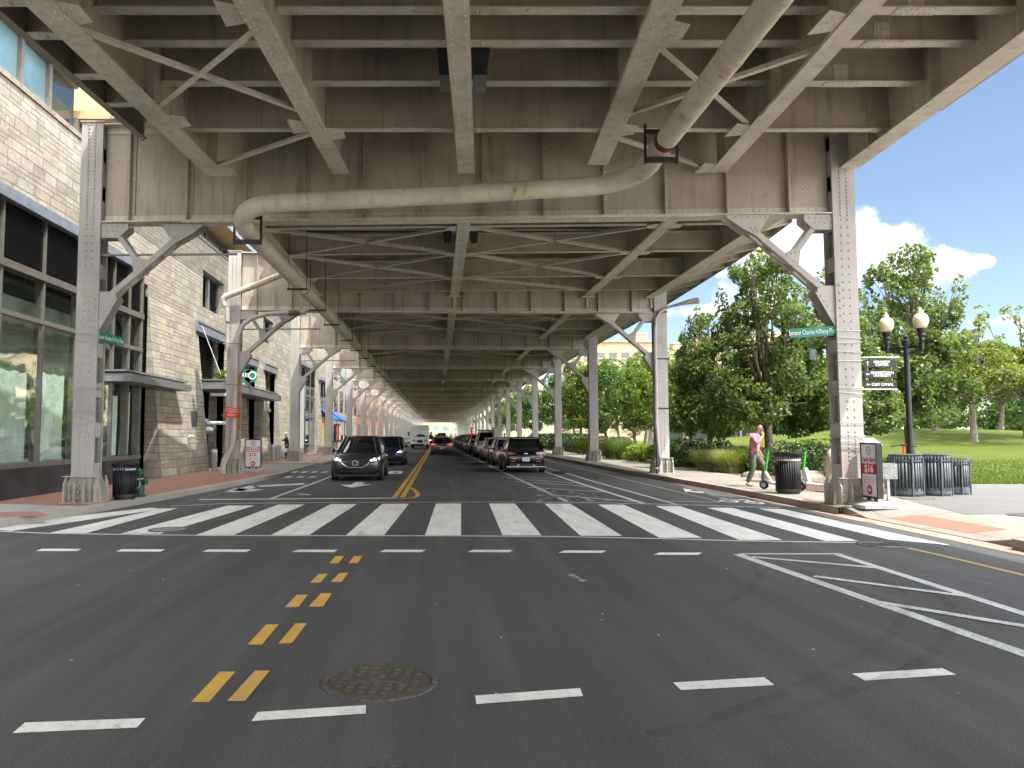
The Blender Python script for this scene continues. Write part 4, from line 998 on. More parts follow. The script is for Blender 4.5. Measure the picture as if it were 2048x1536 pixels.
# ---------------------------------------------------------------- trees, hedges, grasses
def leaf_mat(name,c0,c1,tr=.35,acc=None,accp=.04):
    m,nt,b=newmat(name); gn=nt.nodes.new('ShaderNodeNewGeometry'); oi=nt.nodes.new('ShaderNodeObjectInfo')
    r=gn.outputs['Random Per Island']
    stops=[(.0,c0),(.85,c1)]
    col=ramp(nt,r,stops)
    if acc: col=mixc(nt,math_(nt,'GREATER_THAN',r,1-accp),col,acc)
    n1=noise(nt,gn.outputs['Position'],.9,3); col=mixc(nt,1.0,col,ramp(nt,n1,[(.3,(.72,.78,.7)),(.7,(1.2,1.15,1.1))]),'MULTIPLY')
    nt.links.new(col,b.inputs['Base Color']); b.inputs['Roughness'].default_value=.42; b.inputs['Specular IOR Level'].default_value=.5
    t=nt.nodes.new('ShaderNodeBsdfTranslucent'); nt.links.new(mixc(nt,1.0,col,(1.3,1.5,.5),'MULTIPLY'),t.inputs[0])
    mx=nt.nodes.new('ShaderNodeMixShader'); mx.inputs[0].default_value=tr; o=nt.nodes['Material Output']
    nt.links.new(b.outputs[0],mx.inputs[1]); nt.links.new(t.outputs[0],mx.inputs[2]); nt.links.new(mx.outputs[0],o.inputs[0]); return m
LF_DARK=leaf_mat('leaf_dark',(.036,.066,.018),(.16,.205,.06),.40)
LF_MID=leaf_mat('leaf_mid',(.05,.105,.018),(.13,.22,.045),.38)
LF_LIGHT=leaf_mat('leaf_light',(.075,.12,.02),(.18,.24,.05),.42)
LF_YEL=leaf_mat('leaf_yellowing',(.085,.115,.022),(.21,.22,.05),.42,(.30,.13,.03),.012)
LF_FAR=leaf_mat('leaf_far',(.035,.08,.02),(.10,.17,.04),.3)
LF_PINK=leaf_mat('leaf_red_bloom',(.06,.11,.03),(.13,.18,.04),.3,(.5,.10,.09),.45)
LF_HEDGE=leaf_mat('leaf_hedge',(.018,.042,.012),(.06,.10,.025),.22)
LF_LIME=leaf_mat('leaf_lime',(.12,.20,.02),(.30,.36,.04),.4)
BARK=simple('bark',(.13,.10,.075),.95,var=.4,scale=9,bump=.7)
BARKG=simple('bark_grey',(.20,.17,.135),.95,var=.35,scale=8,bump=.7)
def leaves(mb,rng,blobs,n,size,gap=-.12,fr=1.1,up=.3,seed=0):
    tot=sum(b[3]*b[4]*b[5] for b in blobs); acc=[];s=0
    for b in blobs: s+=b[3]*b[4]*b[5]; acc.append(s/tot)
    vs=[];fs=[]; k=0; tries=0
    while k<n and tries<n*6:
        tries+=1; u=rng.random(); i=0
        while acc[i]<u: i+=1
        cx,cy,cz,rx,ry,rz=blobs[i]
        while True:
            a,b,c=rng.uniform(-1,1),rng.uniform(-1,1),rng.uniform(-1,1); q=a*a+b*b+c*c
            if .12<q<1: break
        w=rng.uniform(.75,1.0)**.5/ math.sqrt(q)*rng.choice((1,1,math.sqrt(q)))
        p=V((cx+a*w*rx,cy+b*w*ry,cz+c*w*rz))
        if mnoise.noise(p*fr+V((seed,0,0)))<gap: continue
        nrm=V((rng.gauss(0,1),rng.gauss(0,1),rng.gauss(0,1)+up)).normalized(); t=nrm.orthogonal().normalized(); t=(t*math.cos(rng.random()*6.28)+nrm.cross(t)*math.sin(rng.random()*6.28)).normalized(); bt=nrm.cross(t)
        s=size*rng.uniform(.6,1.35); L=s*.55; W=s*.38
        o=len(vs); vs+=[p-t*L,p+bt*W-t*L*.1+nrm*s*.08,p+t*L,p-bt*W-t*L*.1+nrm*s*.08]; fs.append((o,o+1,o+2,o+3)); k+=1
    mb.add(vs,fs)
def limbs(rng,h0,blobs,r,lean=(0,0)):
    mb=MB(); top=V((lean[0],lean[1],h0)); 
    mb.tube([(0,0,-.15),(.02,0,.12),(lean[0]*.3,lean[1]*.3,h0*.35),(lean[0]*.7,lean[1]*.7,h0*.7),top],[r*1.7,r*1.15,r,r*.9,r*.8],9)
    for b in blobs:
        c=V(b[:3]); st=top.lerp(V((lean[0]*.7,lean[1]*.7,h0*.7)),rng.random()*.7) if c.z>h0 else V((lean[0]*.6,lean[1]*.6,h0*.75))
        mid=st.lerp(c,.5)+V((rng.uniform(-.2,.2),rng.uniform(-.2,.2),-.1)); rr=r*rng.uniform(.32,.5)
        mb.tube([st,mid,c],[rr,rr*.65,rr*.25],6)
        for _ in range(2):
            e=c+V((rng.uniform(-1,1)*b[3],rng.uniform(-1,1)*b[4],rng.uniform(-.3,1)*b[5])); mb.tube([mid.lerp(c,.6),e],[rr*.4,rr*.1],4,cap=False)
    return mb
def make_tree(name,label,cat,kind,seed,group):
    rng=random.Random(seed); bl=[]
    if kind=='ginkgo':      # irregular tiers, low skirts, spiky leaders
        h0=2.6; R0=2.55
        for i in range(10):
            z=2.35+i*.58; rad=R0*(1-.055*abs(i-2.5)-.05*max(0,i-3)); n=5 if i<7 else 4
            for k in range(n):
                a=rng.random()*6.28; d=rad*rng.uniform(.35,.8); s=rng.uniform(.75,1.15)*(1-.035*i)
                bl.append((d*math.cos(a),d*math.sin(a),z+rng.uniform(-.3,.3),s,s,s*.72))
        for k in range(16):
            a=rng.random()*6.28; d=rng.uniform(.3,2.5); bl.append((d*math.cos(a),d*math.sin(a),rng.uniform(6.9,8.4)-d*.75,.26,.26,.75))
        for k in range(7):
            a=rng.random()*6.28; d=R0*.85; bl.append((d*math.cos(a),d*math.sin(a),rng.uniform(2.2,2.8),.5,.5,.7))
        n,sz,lm,bm,r,gap=21000,.15,LF_DARK,BARK,.15,-.03
    elif kind=='round':
        h0=2.4
        for i in range(26):
            t=i/26; z=2.4+t*5.0; rad=2.3*math.sin(math.pi*(.22+.7*t)); a=rng.random()*6.28; d=rad*rng.uniform(.3,.95); s=rng.uniform(.65,1.1)
            bl.append((d*math.cos(a),d*math.sin(a),z,s,s,s*.8))
        n,sz,lm,bm,r,gap=9500,.17,LF_MID,BARKG,.13,-.06
    elif kind=='maple':
        h0=2.5
        for i in range(40):
            a=rng.random()*6.28; d=rng.uniform(.3,3.2); z=2.9+rng.random()*3.4*(1-d/5); s=rng.uniform(.55,.95)
            bl.append((d*math.cos(a),d*math.sin(a),z+.25*d*.4,s*1.15,s*1.15,s*.5))
        for i in range(6):
            a=rng.random()*6.28; d=rng.uniform(0,1.8); bl.append((d*math.cos(a),d*math.sin(a),rng.uniform(6.0,7.1),.3,.3,.6))
        n,sz,lm,bm,r,gap=15000,.16,LF_YEL,BARKG,.16,-.05
    elif kind=='far':
        h0=3
        for i in range(16):
            a=rng.random()*6.28; d=rng.uniform(.2,2.6); z=rng.uniform(2.4,7.2); s=rng.uniform(1.0,1.6)*(1.1-.06*z)
            bl.append((d*math.cos(a),d*math.sin(a),z,s,s,s*.9))
        n,sz,lm,bm,r,gap=4200,.30,LF_FAR,BARK,.17,-.12
    t=thing(name,label,cat,(0,0,0),0,group)
    mb=limbs(rng,h0,bl[::2],r,(rng.uniform(-.25,.25),rng.uniform(-.25,.25))); mb.build('trunk',bm,t,smooth=60)
    mb=MB(); leaves(mb,rng,bl,n,sz,gap,seed=seed); mb.build('crown',lm,t,smooth='raw'); return t
def place(t,px,Y,rz,sc_,label,X=None,z=None,mat=None,used=set()):
    X=(px-PX)*Y/F if X is None else X
    zz=lawn_h(X,Y) if (z is None and X>13.2) else (z if z is not None else .12)
    if t.name in used: o=dup(t,(X,Y,zz),rz,label,sc_)
    else:
        used.add(t.name); o=t; o.location=(X,Y,zz); o.rotation_euler=(0,0,rz); o.scale=(sc_,)*3 if not hasattr(sc_,'__len__') else sc_; o['label']=label
    if mat:
        for c in o.children:
            if c.name.startswith('crown'): c.data=c.data.copy() if False else c.data; c.material_slots[0].link='OBJECT'; c.material_slots[0].material=mat
    return o
GR='park trees along the right pavement'
g1=make_tree('ginkgo_tree','','tree','ginkgo',11,GR); g2=make_tree('ginkgo_tree','','tree','ginkgo',23,GR)
r1=make_tree('park_tree','','tree','round',31,GR); r2=make_tree('park_tree','','tree','round',47,GR)
m1=make_tree('maple_tree','','tree','maple',5,GR); m2=make_tree('maple_tree','','tree','maple',9,GR)
f1=make_tree('park_tree','','tree','far',61,GR); f2=make_tree('park_tree','','tree','far',77,GR)
place(g1,1537,32,.3,(1.12,1.12,1.16),'tall dark green tree whose trunk rises behind the walking man')
place(g2,1416,39,1.4,(.92,.92,.98),'dark green tree with a leaning trunk behind the long dark hedge')
place(g2,1668,33,2.6,(1.05,1.05,1.02),'dark green tree mostly hidden behind the nearest right column')
place(g1,1818,37,4.0,(1.2,1.2,1.28),'tallest dark green tree, behind the double globe lamp')
place(g1,1385,47,5.2,(.7,.7,.86),'smaller dark tree left of the leaning trunk')
place(m1,1945,48,.4,1.15,'yellowing tree with a bare straight trunk alone on the lawn mound')
place(m2,2052,50,2.0,1.22,'yellow green tree cut by the right edge of the photo')
place(m1,1868,56,3.3,1.2,'loose light green tree between the lamp and the lone lawn tree',mat=LF_LIGHT)
place(m2,2000,66,1.0,1.2,'yellow green tree in the gap between the lone lawn tree and the right edge')
place(m2,1780,66,1.0,1.15,'light green tree far behind the hanging direction signs',mat=LF_LIGHT)
for i,(X,Y,s,t,mat,lab) in enumerate([(15.6,51,.9,r1,LF_LIGHT,'pale green tree right behind the second right column'),(12.9,57,.93,r2,LF_MID,'bright green tree between the second and third right columns'),(17.2,62,.98,r1,LF_LIGHT,'light green tree with airy crown left of the second right column'),
    (13.4,70,1.05,r2,LF_LIGHT,'green tree just right of the third right column'),(19,78,1.0,r1,LF_MID,'tall green tree beneath the tan apartment block'),(13.6,84,1.05,r1,LF_MID,'green tree between the third and fourth right columns'),
    (18,98,1.15,r2,LF_MID,'green tree behind the fourth right column'),(13.4,104,1.05,r2,LF_FAR,'dark tree between the fourth and fifth right columns'),(13.8,124,1.1,r1,LF_MID,'distant tree past the fifth right column'),(14.2,146,1.1,r2,LF_LIGHT,'distant pale tree past the seventh right column'),
    (14,170,1.2,r1,LF_LIGHT,'farthest pale tree beside the receding right columns'),(22,67,.9,r2,LF_LIGHT,'pale feathery tree above the long dark hedge'),(25,88,1.0,r1,LF_LIGHT,'pale tree in front of the tan apartment block'),(12.6,47.5,.72,r1,LF_LIGHT,'small young tree beside the second right column')]):
    place(t,0,Y,i*1.3,s,lab,X=X,mat=mat)
place(f1,0,72,0,(.95,.95,.98),'tree with red blossom at its top below the tan apartment block',X=14.6,mat=LF_PINK)
back=[(31,78),(36,88),(43,84),(50,92),(57,86),(63,95),(52,78),(70,90),(77,96),(60,74),(84,90),(47,104),(33,100),(90,100)]
for i,(X,Y) in enumerate(back):
    place((f1,f2)[i%2],0,Y,i*2.1,1.0+.12*((i*7)%4),'distant tree of the dark row beyond the lawn mound',X=X,z=lawn_h(X,Y)-.2,mat=[LF_FAR,LF_MID,LF_LIGHT][i%3])
# hedges and shrubs
def shrub(name,label,cat,loc,size,mat,n,leaf=.09,seed=1,box=False,group='hedges and shrubs in the planting bed'):
    t=thing(name,label,cat,loc,0,group); rng=random.Random(seed); bl=[]; sx_,sy_,sz_=size
    if box:
        nx=max(2,int(sx_/.7)); ny=max(2,int(sy_/.7))
        for i in range(nx):
            for j in range(ny):
                for zz in (.3,.72): bl.append((-sx_/2+sx_*(i+.5)/nx+rng.uniform(-.1,.1),-sy_/2+sy_*(j+.5)/ny+rng.uniform(-.1,.1),sz_*zz+rng.uniform(-.06,.06),.5,.5,sz_*.36))
    else:
        for i in range(10): a=rng.random()*6.28; d=rng.uniform(.1,.55); bl.append((sx_/2*d*math.cos(a),sy_/2*d*math.sin(a),sz_*rng.uniform(.25,.7),sx_*.26,sy_*.26,sz_*.3))
    mb=MB(); leaves(mb,rng,bl,n,leaf,-.3,2.0,.4,seed); mb.build('foliage',mat,t,smooth='raw')
    mb=MB()
    for b in bl[::3]: mb.tube([(b[0]*.3,b[1]*.3,-.05),(b[0],b[1],b[2])],[.025,.01],5)
    mb.build('stem',BARK,t); return t
shrub('hedge','clipped dark hedge with sunlit top behind the parked scooters','hedge',(14.2,28.6,.13),(2.5,1.5,1.25),LF_HEDGE,5200,.085,3,True)
shrub('hedge','bright new growth standing on the clipped dark hedge','hedge',(14.2,28.7,1.18),(2.3,1.2,.3),LF_LIME,900,.08,4)
shrub('hedge','long dark hedge right of the second right column','hedge',(12.6,36.3,.13),(2.9,2.2,1.25),LF_HEDGE,6500,.1,5,True)
shrub('hedge','dark hedge behind the pale ornamental grass','hedge',(14.9,35.4,.13),(2.0,1.6,.9),LF_HEDGE,3000,.1,6,True)
shrub('shrub','lime green shrub lit by the sun left of the second right column','shrub',(11.7,43.0,.13),(2.3,2.0,1.0),LF_LIME,3200,.11,7)
shrub('shrub','round green shrub at the foot of the second right column','shrub',(12.4,41.0,.13),(2.2,1.8,1.35),LF_MID,3600,.11,8)
shrub('shrub','green bush between the second and third right columns','shrub',(11.8,49,.13),(2.2,2.4,1.5),LF_MID,3000,.12,9)
shrub('hedge','dark hedge just right of the third right column','hedge',(12.6,54,.13),(2.2,3.0,1.3),LF_HEDGE,3500,.12,10,True)
shrub('shrub','light green bush left of the third right column','shrub',(11.5,57.5,.13),(2.0,2.2,1.5),LF_LIME,2400,.13,12)
shrub('hedge','dark hedge running behind the third right column','hedge',(12.4,66,.13),(2.0,9,1.5),LF_HEDGE,5200,.15,13,True)
shrub('hedge','far dark hedge behind the fourth and fifth right columns','hedge',(12.2,84,.13),(2.0,20,1.5),LF_HEDGE,6000,.2,14,True)
shrub('shrub','small leafy bush behind the walking man','shrub',(12.6,29.8,.13),(1.3,1.2,1.15),LF_MID,1600,.08,15)
BLADE=leaf_mat('straw_grass',(.16,.20,.06),(.46,.43,.20),.3); BLADEG=leaf_mat('green_grass',(.08,.13,.03),(.22,.27,.09),.3)
def tuft(label,loc,h,rad,n,mat,seed):
    rng=random.Random(seed); mb=MB(); vs=[];fs=[]
    for i in range(n):
        a=rng.random()*6.28; d=rng.random()**.5*rad*.35; b=V((d*math.cos(a),d*math.sin(a),0)); a2=a+rng.uniform(-.6,.6); hh=h*rng.uniform(.55,1.25); sp=rad*rng.uniform(.15,.85); w=.013
        side=V((-math.sin(a2),math.cos(a2),0))*w; o=len(vs)
        for t in (0,.4,.75,1): 
            p=b+V((math.cos(a2)*sp*t*t,math.sin(a2)*sp*t*t,hh*(t-.2*t**3))); ww=1-t*.85; vs+=[p-side*ww,p+side*ww]
        for q in range(3): fs.append((o+2*q,o+2*q+1,o+2*q+3,o+2*q+2))
    mb.add(vs,fs); o=mb.build('ornamental_grass',mat,smooth='raw'); o.location=loc
    return tag(o,label,'grass clump','ornamental grasses')
tuft('pale straw coloured grass clump nearest the walking man',(11.9,30.6,.13),1.0,1.0,1500,BLADE,1)
tuft('pale arching grass clump left of the walking man by the dark hedge',(11.6,32.4,.13),.95,1.0,1400,BLADE,2)
tuft('taller grass clump behind the two pale clumps',(13.2,32.6,.13),1.15,1.1,1400,BLADE,3)
tuft('grass clump behind the tall trunk and the boulders',(13.0,30.9,.13),1.1,.9,900,BLADEG,4)
tuft('feathery green grass left of the second right column',(11.3,45.6,.13),1.4,1.1,1300,BLADEG,5)
tuft('feathery green grass right of the third right column',(11.2,47.8,.13),1.5,1.2,1300,BLADEG,6)
tuft('low grass clump between the boulder and the grey bins',(15.6,22.9,.13),.75,.6,700,BLADEG,7)
# short grass standing along the near edge of the lawn
rng=random.Random(9); mb=MB(); vs=[];fs=[]
for i in range(26000):
    Y=23.5+14*rng.random()**1.6; X=rng.uniform(15.5,.92*Y+2); z=lawn_h(X,Y)+.03; a=rng.random()*6.28; s=rng.uniform(.05,.11); o=len(vs)
    vs+=[(X-.02*math.cos(a),Y-.02*math.sin(a),z),(X+.02*math.cos(a),Y+.02*math.sin(a),z),(X+rng.uniform(-.04,.04),Y+rng.uniform(-.04,.04),z+s)]; fs.append((o,o+1,o+2))
mb.add(vs,fs); o=mb.build('grass_blades',leaf_mat('lawn_blade',(.06,.10,.008),(.13,.17,.02),.3),smooth='raw'); tag(o,kind='stuff')
t=shrub('ivy_mass','ivy covered wall of dark foliage behind the lone lawn tree','ivy',(66,92,.2),(30,3,6.5),LF_FAR,9000,.38,31,True,'far greenery beyond the lawn')
t=shrub('ivy_mass','low green thicket far behind the globe lamp','ivy',(45,88,.2),(16,3,3.2),LF_MID,4500,.3,33,True,'far greenery beyond the lawn')
# boulders
def rock(label,loc,size,seed,mat,rot=0):
    bm=bmesh.new(); bmesh.ops.create_icosphere(bm,subdivisions=4,radius=1)
    for v_ in bm.verts:
        p=v_.co.copy(); d=1+.28*mnoise.noise(p*1.1+V((seed,0,0)))+.12*mnoise.noise(p*2.7+V((seed,3,0)))+.04*mnoise.noise(p*7)
        v_.co=V((p.x*d*size[0],p.y*d*size[1],max(-.3,p.z*d)*size[2]))
    me=bpy.data.meshes.new('boulder'); bm.to_mesh(me); bm.free(); me.polygons.foreach_set('use_smooth',[True]*len(me.polygons)); me.set_sharp_from_angle(angle=R(28)); me.materials.append(mat)
    o=bpy.data.objects.new('boulder',me); COL.objects.link(o); o.location=loc; o.rotation_euler=(0,0,rot); return tag(o,label,'boulder','boulders in the planting bed')
RK_=simple('boulder_stone',(.45,.39,.30),.9,var=.3,scale=3,bump=.8); RKD=simple('boulder_stone_dark',(.22,.19,.15),.9,var=.4,scale=3,bump=.8)
rock('pale boulder between the grey bins and the cabinet',(13.15,21.3,.2),(.46,.5,.62),2,RK_,.4)
rock('upright tan boulder behind the nearest right column',(13.35,25.3,.15),(.34,.4,1.05),5,RK_,.2)
rock('low dark flat boulder behind the white scooter',(12.6,25.6,.13),(.85,.5,.32),8,RKD,.3)
rock('small dark boulder at the foot of the clipped hedge',(11.4,27.2,.13),(.4,.35,.25),11,RKD)
# ---- buildings beyond the park
TANB=stone_mat('tan_masonry',(.52,.42,.29),1.2,.5,(.3,.24,.16))
def tower(name,label,x0,x1,y,z1,rows,cols,blocks=(),band=None):
    B=thing(name,label,'building',((x0+x1)/2,y,0)); cx=(x0+x1)/2
    mb=MB(); mb.box(x0-cx,0,0,x1-cx,25,z1); part('wall',mb,TANB,B,smooth=0)
    st=(x1-x0)/cols
    for r in range(rows):
        for c in range(cols):
            a=x0-cx+c*st+st*.2; z=z1-2.6-r*3.6; m=MB(); m.box(a,-.2,z-1.5,a+st*.6,-.01,z); m.box(a-.1,-.35,z-1.75,a+st*.6+.1,-.01,z-1.5,TANB); part('window',m,PANE,B)
    for (bx,bw,bh,bd) in blocks: mb=MB(); mb.box(bx-cx-bw/2,bd,z1,bx-cx+bw/2,bd+3,z1+bh); mb.box(bx-cx-bw/2-.15,bd-.15,z1+bh,bx-cx+bw/2+.15,bd+3.15,z1+bh+.3); part('roof_block',mb,TANB,B,smooth=0)
    mb=MB(); mb.box(x0-cx-.3,-.4,z1,x1-cx+.3,-.02,z1+.5); part('cornice',mb,TANB,B)
    return B
b1=tower('apartment_block','tan apartment block with a blue glazed band left of the second right column',34,56,190,25.0,6,7,((40,6,3.2,2),(52.5,3,2.2,1)))
mb=MB(); mb.box(-9.6,-.5,15.0,6,-.02,17.6); part('glazed_band',mb,PANEB,b1)
b2=tower('apartment_block','tan apartment block with roof chimneys right of the second right column',58,92,185,21.5,5,9,((60,2,2.6,1),(66,2.4,4.2,1),(70,2.6,4.6,1),(77,3,4,1),(84,8,5.5,3)))
mb=MB()
for i in range(6): mb.tube([(-12+i*1.6,3,21.5),(-12+i*1.6,3,26)],.06,4); 
for z in (22.8,24.2,25.6): mb.tube([(-12,3,z),(-4,3,z)],.06,4)
part('scaffold',mb,simple('scaffold_metal',(.5,.5,.5),.5,.5),b2)
b3=thing('pavilion','low tan pavilion with dark glass front beyond the lawn','building',(44,112,0)); mb=MB(); mb.box(-11,0,2.9,10,8,4.6); part('wall',mb,TANB,b3,smooth=0); mb=MB(); mb.box(-10.5,.4,0,9.5,7,2.9); part('glass',mb,PANE,b3)
mb=MB()
for i in range(6): mb.box(-10.8+i*4,-.1,0,-10.5+i*4,.2,2.9)
part('post',mb,METAL,b3)
b4=thing('pavilion','long low white pavilion far behind the lawn','building',(84,134,0)); mb=MB(); mb.box(-16,0,1.9,16,6,2.9); part('roof',mb,WHITE,b4); mb=MB(); mb.box(-15.5,.3,0,15.5,5.5,1.9); part('glass',mb,PANEB,b4)
# ---------------------------------------------------------------- pipes on the viaduct
PIPEM=steel_mat('pipe_paint',(.60,.54,.42),.585,.9,((.30,.15,.05),(.52,.30,.11)))
def arc(a,b,c,n=7):
    a,b,c=V(a),V(b),V(c); return [((1-t)**2)*a+2*t*(1-t)*b+t*t*c for t in [i/n for i in range(n+1)]]
DP=thing('drain_pipe','long cream drain pipe with rust patches slung under the first cross girder','pipe'); PR=.195
pts=[V((4.13,-8,7.02)),V((4.14,8,7.02)),V((4.15,13.3,7.0)),V((4.15,13.8,6.99))]+arc((4.16,14.0,6.98),(4.22,15.15,6.86),(3.0,15.15,6.78),9)+[V((0,15.15,6.60))]+arc((-3.1,15.1,6.44),(-4.2,15.1,6.38),(-4.15,16.0,6.16))+[V((-4.05,24,6.13)),V((-3.95,60,6.1)),V((-3.9,150,6.05))]
mb=MB(); mb.tube(pts,PR,18); part('pipe',mb,PIPEM,DP,smooth=50)
for p,d in (((4.15,13.2,7.0),(0,1,0)),):
    mb=MB(); mb.tube([V(p)-V(d)*.06,V(p)+V(d)*.1],PR+.015,18); part('collar',mb,simple('red_collar',(.13,.03,.025),.5),DP)
for p,d in (((1.6,15.15,6.69),(1,0,.06)),((-1.4,15.13,6.53),(1,0,.06)),((4.14,10.2,7.01),(0,1,0)),((4.13,7.6,7.02),(0,1,0))):
    mb=MB(); mb.tube([V(p)-V(d)*.05,V(p)+V(d)*.05],PR+.010,18); part('coupling',mb,PIPEM,DP,smooth=50)
for p in ((-4.12,16.7,6.14),(-4.05,22.6,6.13)):
    mb=MB(); mb.tube([V(p)-V((0,.03,0)),V(p)+V((0,.03,0))],PR+.012,18); part('collar',mb,STEEL_DARK,DP)
def hanger(x,y,z,up,w=.29):
    mb=MB()
    for sx_ in (-1,1): mb.beam((x+sx_*w,y,z-PR-.12),(x+sx_*w,y,z+up),.04,.06,up=(0,1,0))
    mb.beam((x-w+.025,y,z-PR-.055),(x+w-.025,y,z-PR-.055),.08,.09); mb.box(x-w+.026,y-.03,z+PR+.06,x+w-.026,y+.03,z+PR+.13); part('hanger',mb,BLACK,DP)
hanger(4.15,13.55,7.0,.42); hanger(-4.13,16.15,6.14,.42)
for i,y in enumerate((21.5,25.2,28.6,33.5,37.5,41.5,46.5,50.5,54.5,60,64,68,74,80,86,92)):
    mb=MB(); x=-4.03
    for sx_ in (-1,1): mb.tube([(x+sx_*.26,y,5.88),(x+sx_*.26,y,7.9)],.012,5)
    mb.box(x-.3,y-.03,5.86,x+.3,y+.03,5.91); part('hanger',mb,BLACK,DP)
CP=thing('drain_pipe','grey branch pipe running down the second left column from the long pipe','pipe')
q=[PY(566,548,29.0),PY(520,567,29.1),PY(462,589,29.2)]; mb=MB(); mb.tube(q+arc(PY(452,593,29.2),PY(443,597,29.2),PY(450,612,29.25)),.125,14); part('pipe',mb,PIPEM,CP,smooth=50)
mb=MB(); p=PY(454,614,29.25); mb.tube([p,(p.x+.02,p.y,6.1)],.10,12); mb.tube([(p.x+.02,p.y+.02,6.1),(p.x+.04,p.y+.02,4.9)],.075,10); part('downpipe',mb,STEEL_GREY,CP,smooth=50)
CD=thing('conduit','grey bent conduit strapped to the front of the second left column','conduit')
q=[PY(x,y,29.25) for x,y in ((612,625),(570,626),(535,628),(505,636),(486,650),(476,672),(472,700),(470,780),(468,860),(464,895),(452,915),(446,930))]; e=q[-1]; q.append(V((e.x,e.y,.1)))
mb=MB(); mb.tube(q,[.09]*9+[.10,.11,.12,.12],12); part('pipe',mb,STEEL_GREY,CD,smooth=50)
mb=MB(); mb.tube([PY(578,626,29.25),PY(600,626,29.25)],.115,12); part('coupling',mb,simple('rusty_coupling',(.15,.10,.08),.7),CD)
for z in (5.2,3.6,2.4):
    mb=MB(); mb.box(XL-.3,29.12,z,XL+.32,29.15,z+.05); part('strap',mb,STEEL_DARK,CD)
mb=MB(); a=PY(480,748,29.3); b=PY(478,880,29.3); mb.tube([a,b],.045,8); o=mb.build('conduit',simple('orange_rusty_conduit',(.33,.15,.055),.8,var=.4,scale=4)); tag(o,'thin rust orange conduit up the side of the second left column','conduit')
# floodlights beside the middle stringers
def flood(x,y,z,sg):
    t=thing('floodlight','black hooded floodlight fixed to the '+('left' if sg<0 else 'right')+' of the middle beam overhead','floodlight',(x,y,z),0,'floodlights under the deck')
    mb=MB(); mb.prism([(-.12,-.02,-.06),(.12,-.02,-.06),(.17,-.28,.40),(-.17,-.28,.40)],(0,.09,.10)); mb.box(-.1,0,-.05,.1,.2,.3); part('hood',mb,BLACK,t)
    mb=MB(); mb.box(-.11,-.14,-.28,.11,.08,-.065); part('housing',mb,simple('lamp_housing',(.2,.2,.19),.5),t)
    mb=MB(); mb.tube([(0,.05,.3),(0,.1,.75)],.018,6); mb.tube([(.03,.0,.25),(-.1*sg,.1,.62),(-.1*sg,.1,.8)],.012,5); part('cable',mb,BLACK,t)
p=PY(895,150,12.7); flood(p.x-.02,12.7,p.z,-1); p=PY(957,150,12.7); flood(p.x+.02,12.7,p.z,1)
for sg,x in ((-1,.33),(1,1.13)):
    t=thing('floodlight','small black floodlight hung '+('left' if sg<0 else 'right')+' of the middle beam in the second span','floodlight',(x,22.5,7.55),0,'floodlights under the deck'); mb=MB(); mb.prism([(-.1,-.02,-.06),(.1,-.02,-.06),(.15,-.24,.34),(-.15,-.24,.34)],(0,.09,.10)); part('hood',mb,BLACK,t); mb=MB(); mb.tube([(0,.05,.2),(0,.1,.7)],.015,5); part('cable',mb,BLACK,t)
mb=MB(); p=PY(285,244,16.3); mb.tube([p+V((0,0,.35)),p],.09,10); mb.tube([p,p-V((0,0,.42))],.05,8); o=mb.build('drain_outlet',STEEL_GREY); tag(o,'short white drain outlet under the left edge girder','drain outlet')
# arm lamp on the second right column
SL_=thing('street_lamp','long curved grey arm lamp on the second right column','street lamp')
yl=BY[1][1]-.3; q=[PY(1312,760,yl),PY(1310,700,yl),PY(1310,660,yl),PY(1312,637,yl),PY(1320,624,yl),PY(1335,615,yl),PY(1356,609,yl-.2)]
mb=MB(); mb.tube(q,[.07]*4+[.065,.06,.055],10); part('arm',mb,STEEL_GREY,SL_,smooth=50)
mb=MB(); a=PY(1352,610,yl-.2); b=PY(1376,604,yl-.4); c=PY(1397,601,yl-.5); mb.tube([a,b,c,c+V((.06,0,-.01))],[.05,.10,.13,.06],10); part('lamp_head',mb,simple('lamp_grey',(.38,.38,.36),.5),SL_,smooth=50)
mb=MB(); mb.tube([PY(1312,760,yl),(PY(1312,760,yl).x-.02,yl,2.2),(8.9,yl,.4),(8.9,yl,.15)],.07,10); part('conduit',mb,STEEL_GREY,SL_,smooth=50)
for z in (6.6,4.7,2.7):
    mb=MB(); mb.box(XR-.29,yl+.06,z,XR+.29,yl+.09,z+.05); part('strap',mb,BLACK,SL_)
# ---------------------------------------------------------------- signs on the columns
GREEN=simple('sign_green',(.0,.20,.13),.45,var=.05); SIGNW=simple('sign_white',(.82,.82,.80),.5,var=.03); SIGNB=simple('sign_black',(.016,.016,.018),.5,var=.1); RED=simple('sign_red',(.42,.025,.035),.5,var=.08); REDO=simple('notice_red',(.62,.05,.025),.55,var=.1)
ALU=simple('galvanised',(.42,.42,.41),.45,.6,var=.1)
def nameplate(label,loc,rz,roll,L,H,txt,sz,sx_):
    t=thing('street_name_sign',label,'street sign',loc); t.rotation_euler=(0,roll,rz)
    mb=MB(); mb.box(-L/2,-.006,-H/2,L/2,.006,H/2); part('plate',mb,GREEN,t); text('lettering',txt,sz,SIGNW,t,M4.Translation((-.02,-.009,-.0))@FACE_CAM,sx=sx_)
    mb=MB(); mb.box(L/2-.045,-.02,-H/2-.005,L/2+.0,.02,H/2+.005); part('bracket',mb,ALU,t); return t
a=PY(1579,667,16.45); b=PY(1676,661,16.45)
nameplate('green street name sign on the nearest right column',(a+b)/2,0,-math.atan2(b.z-a.z,b.x-a.x),(b-a).length,.205,'Senator Charles H.Percy Plaza',.155,.565)
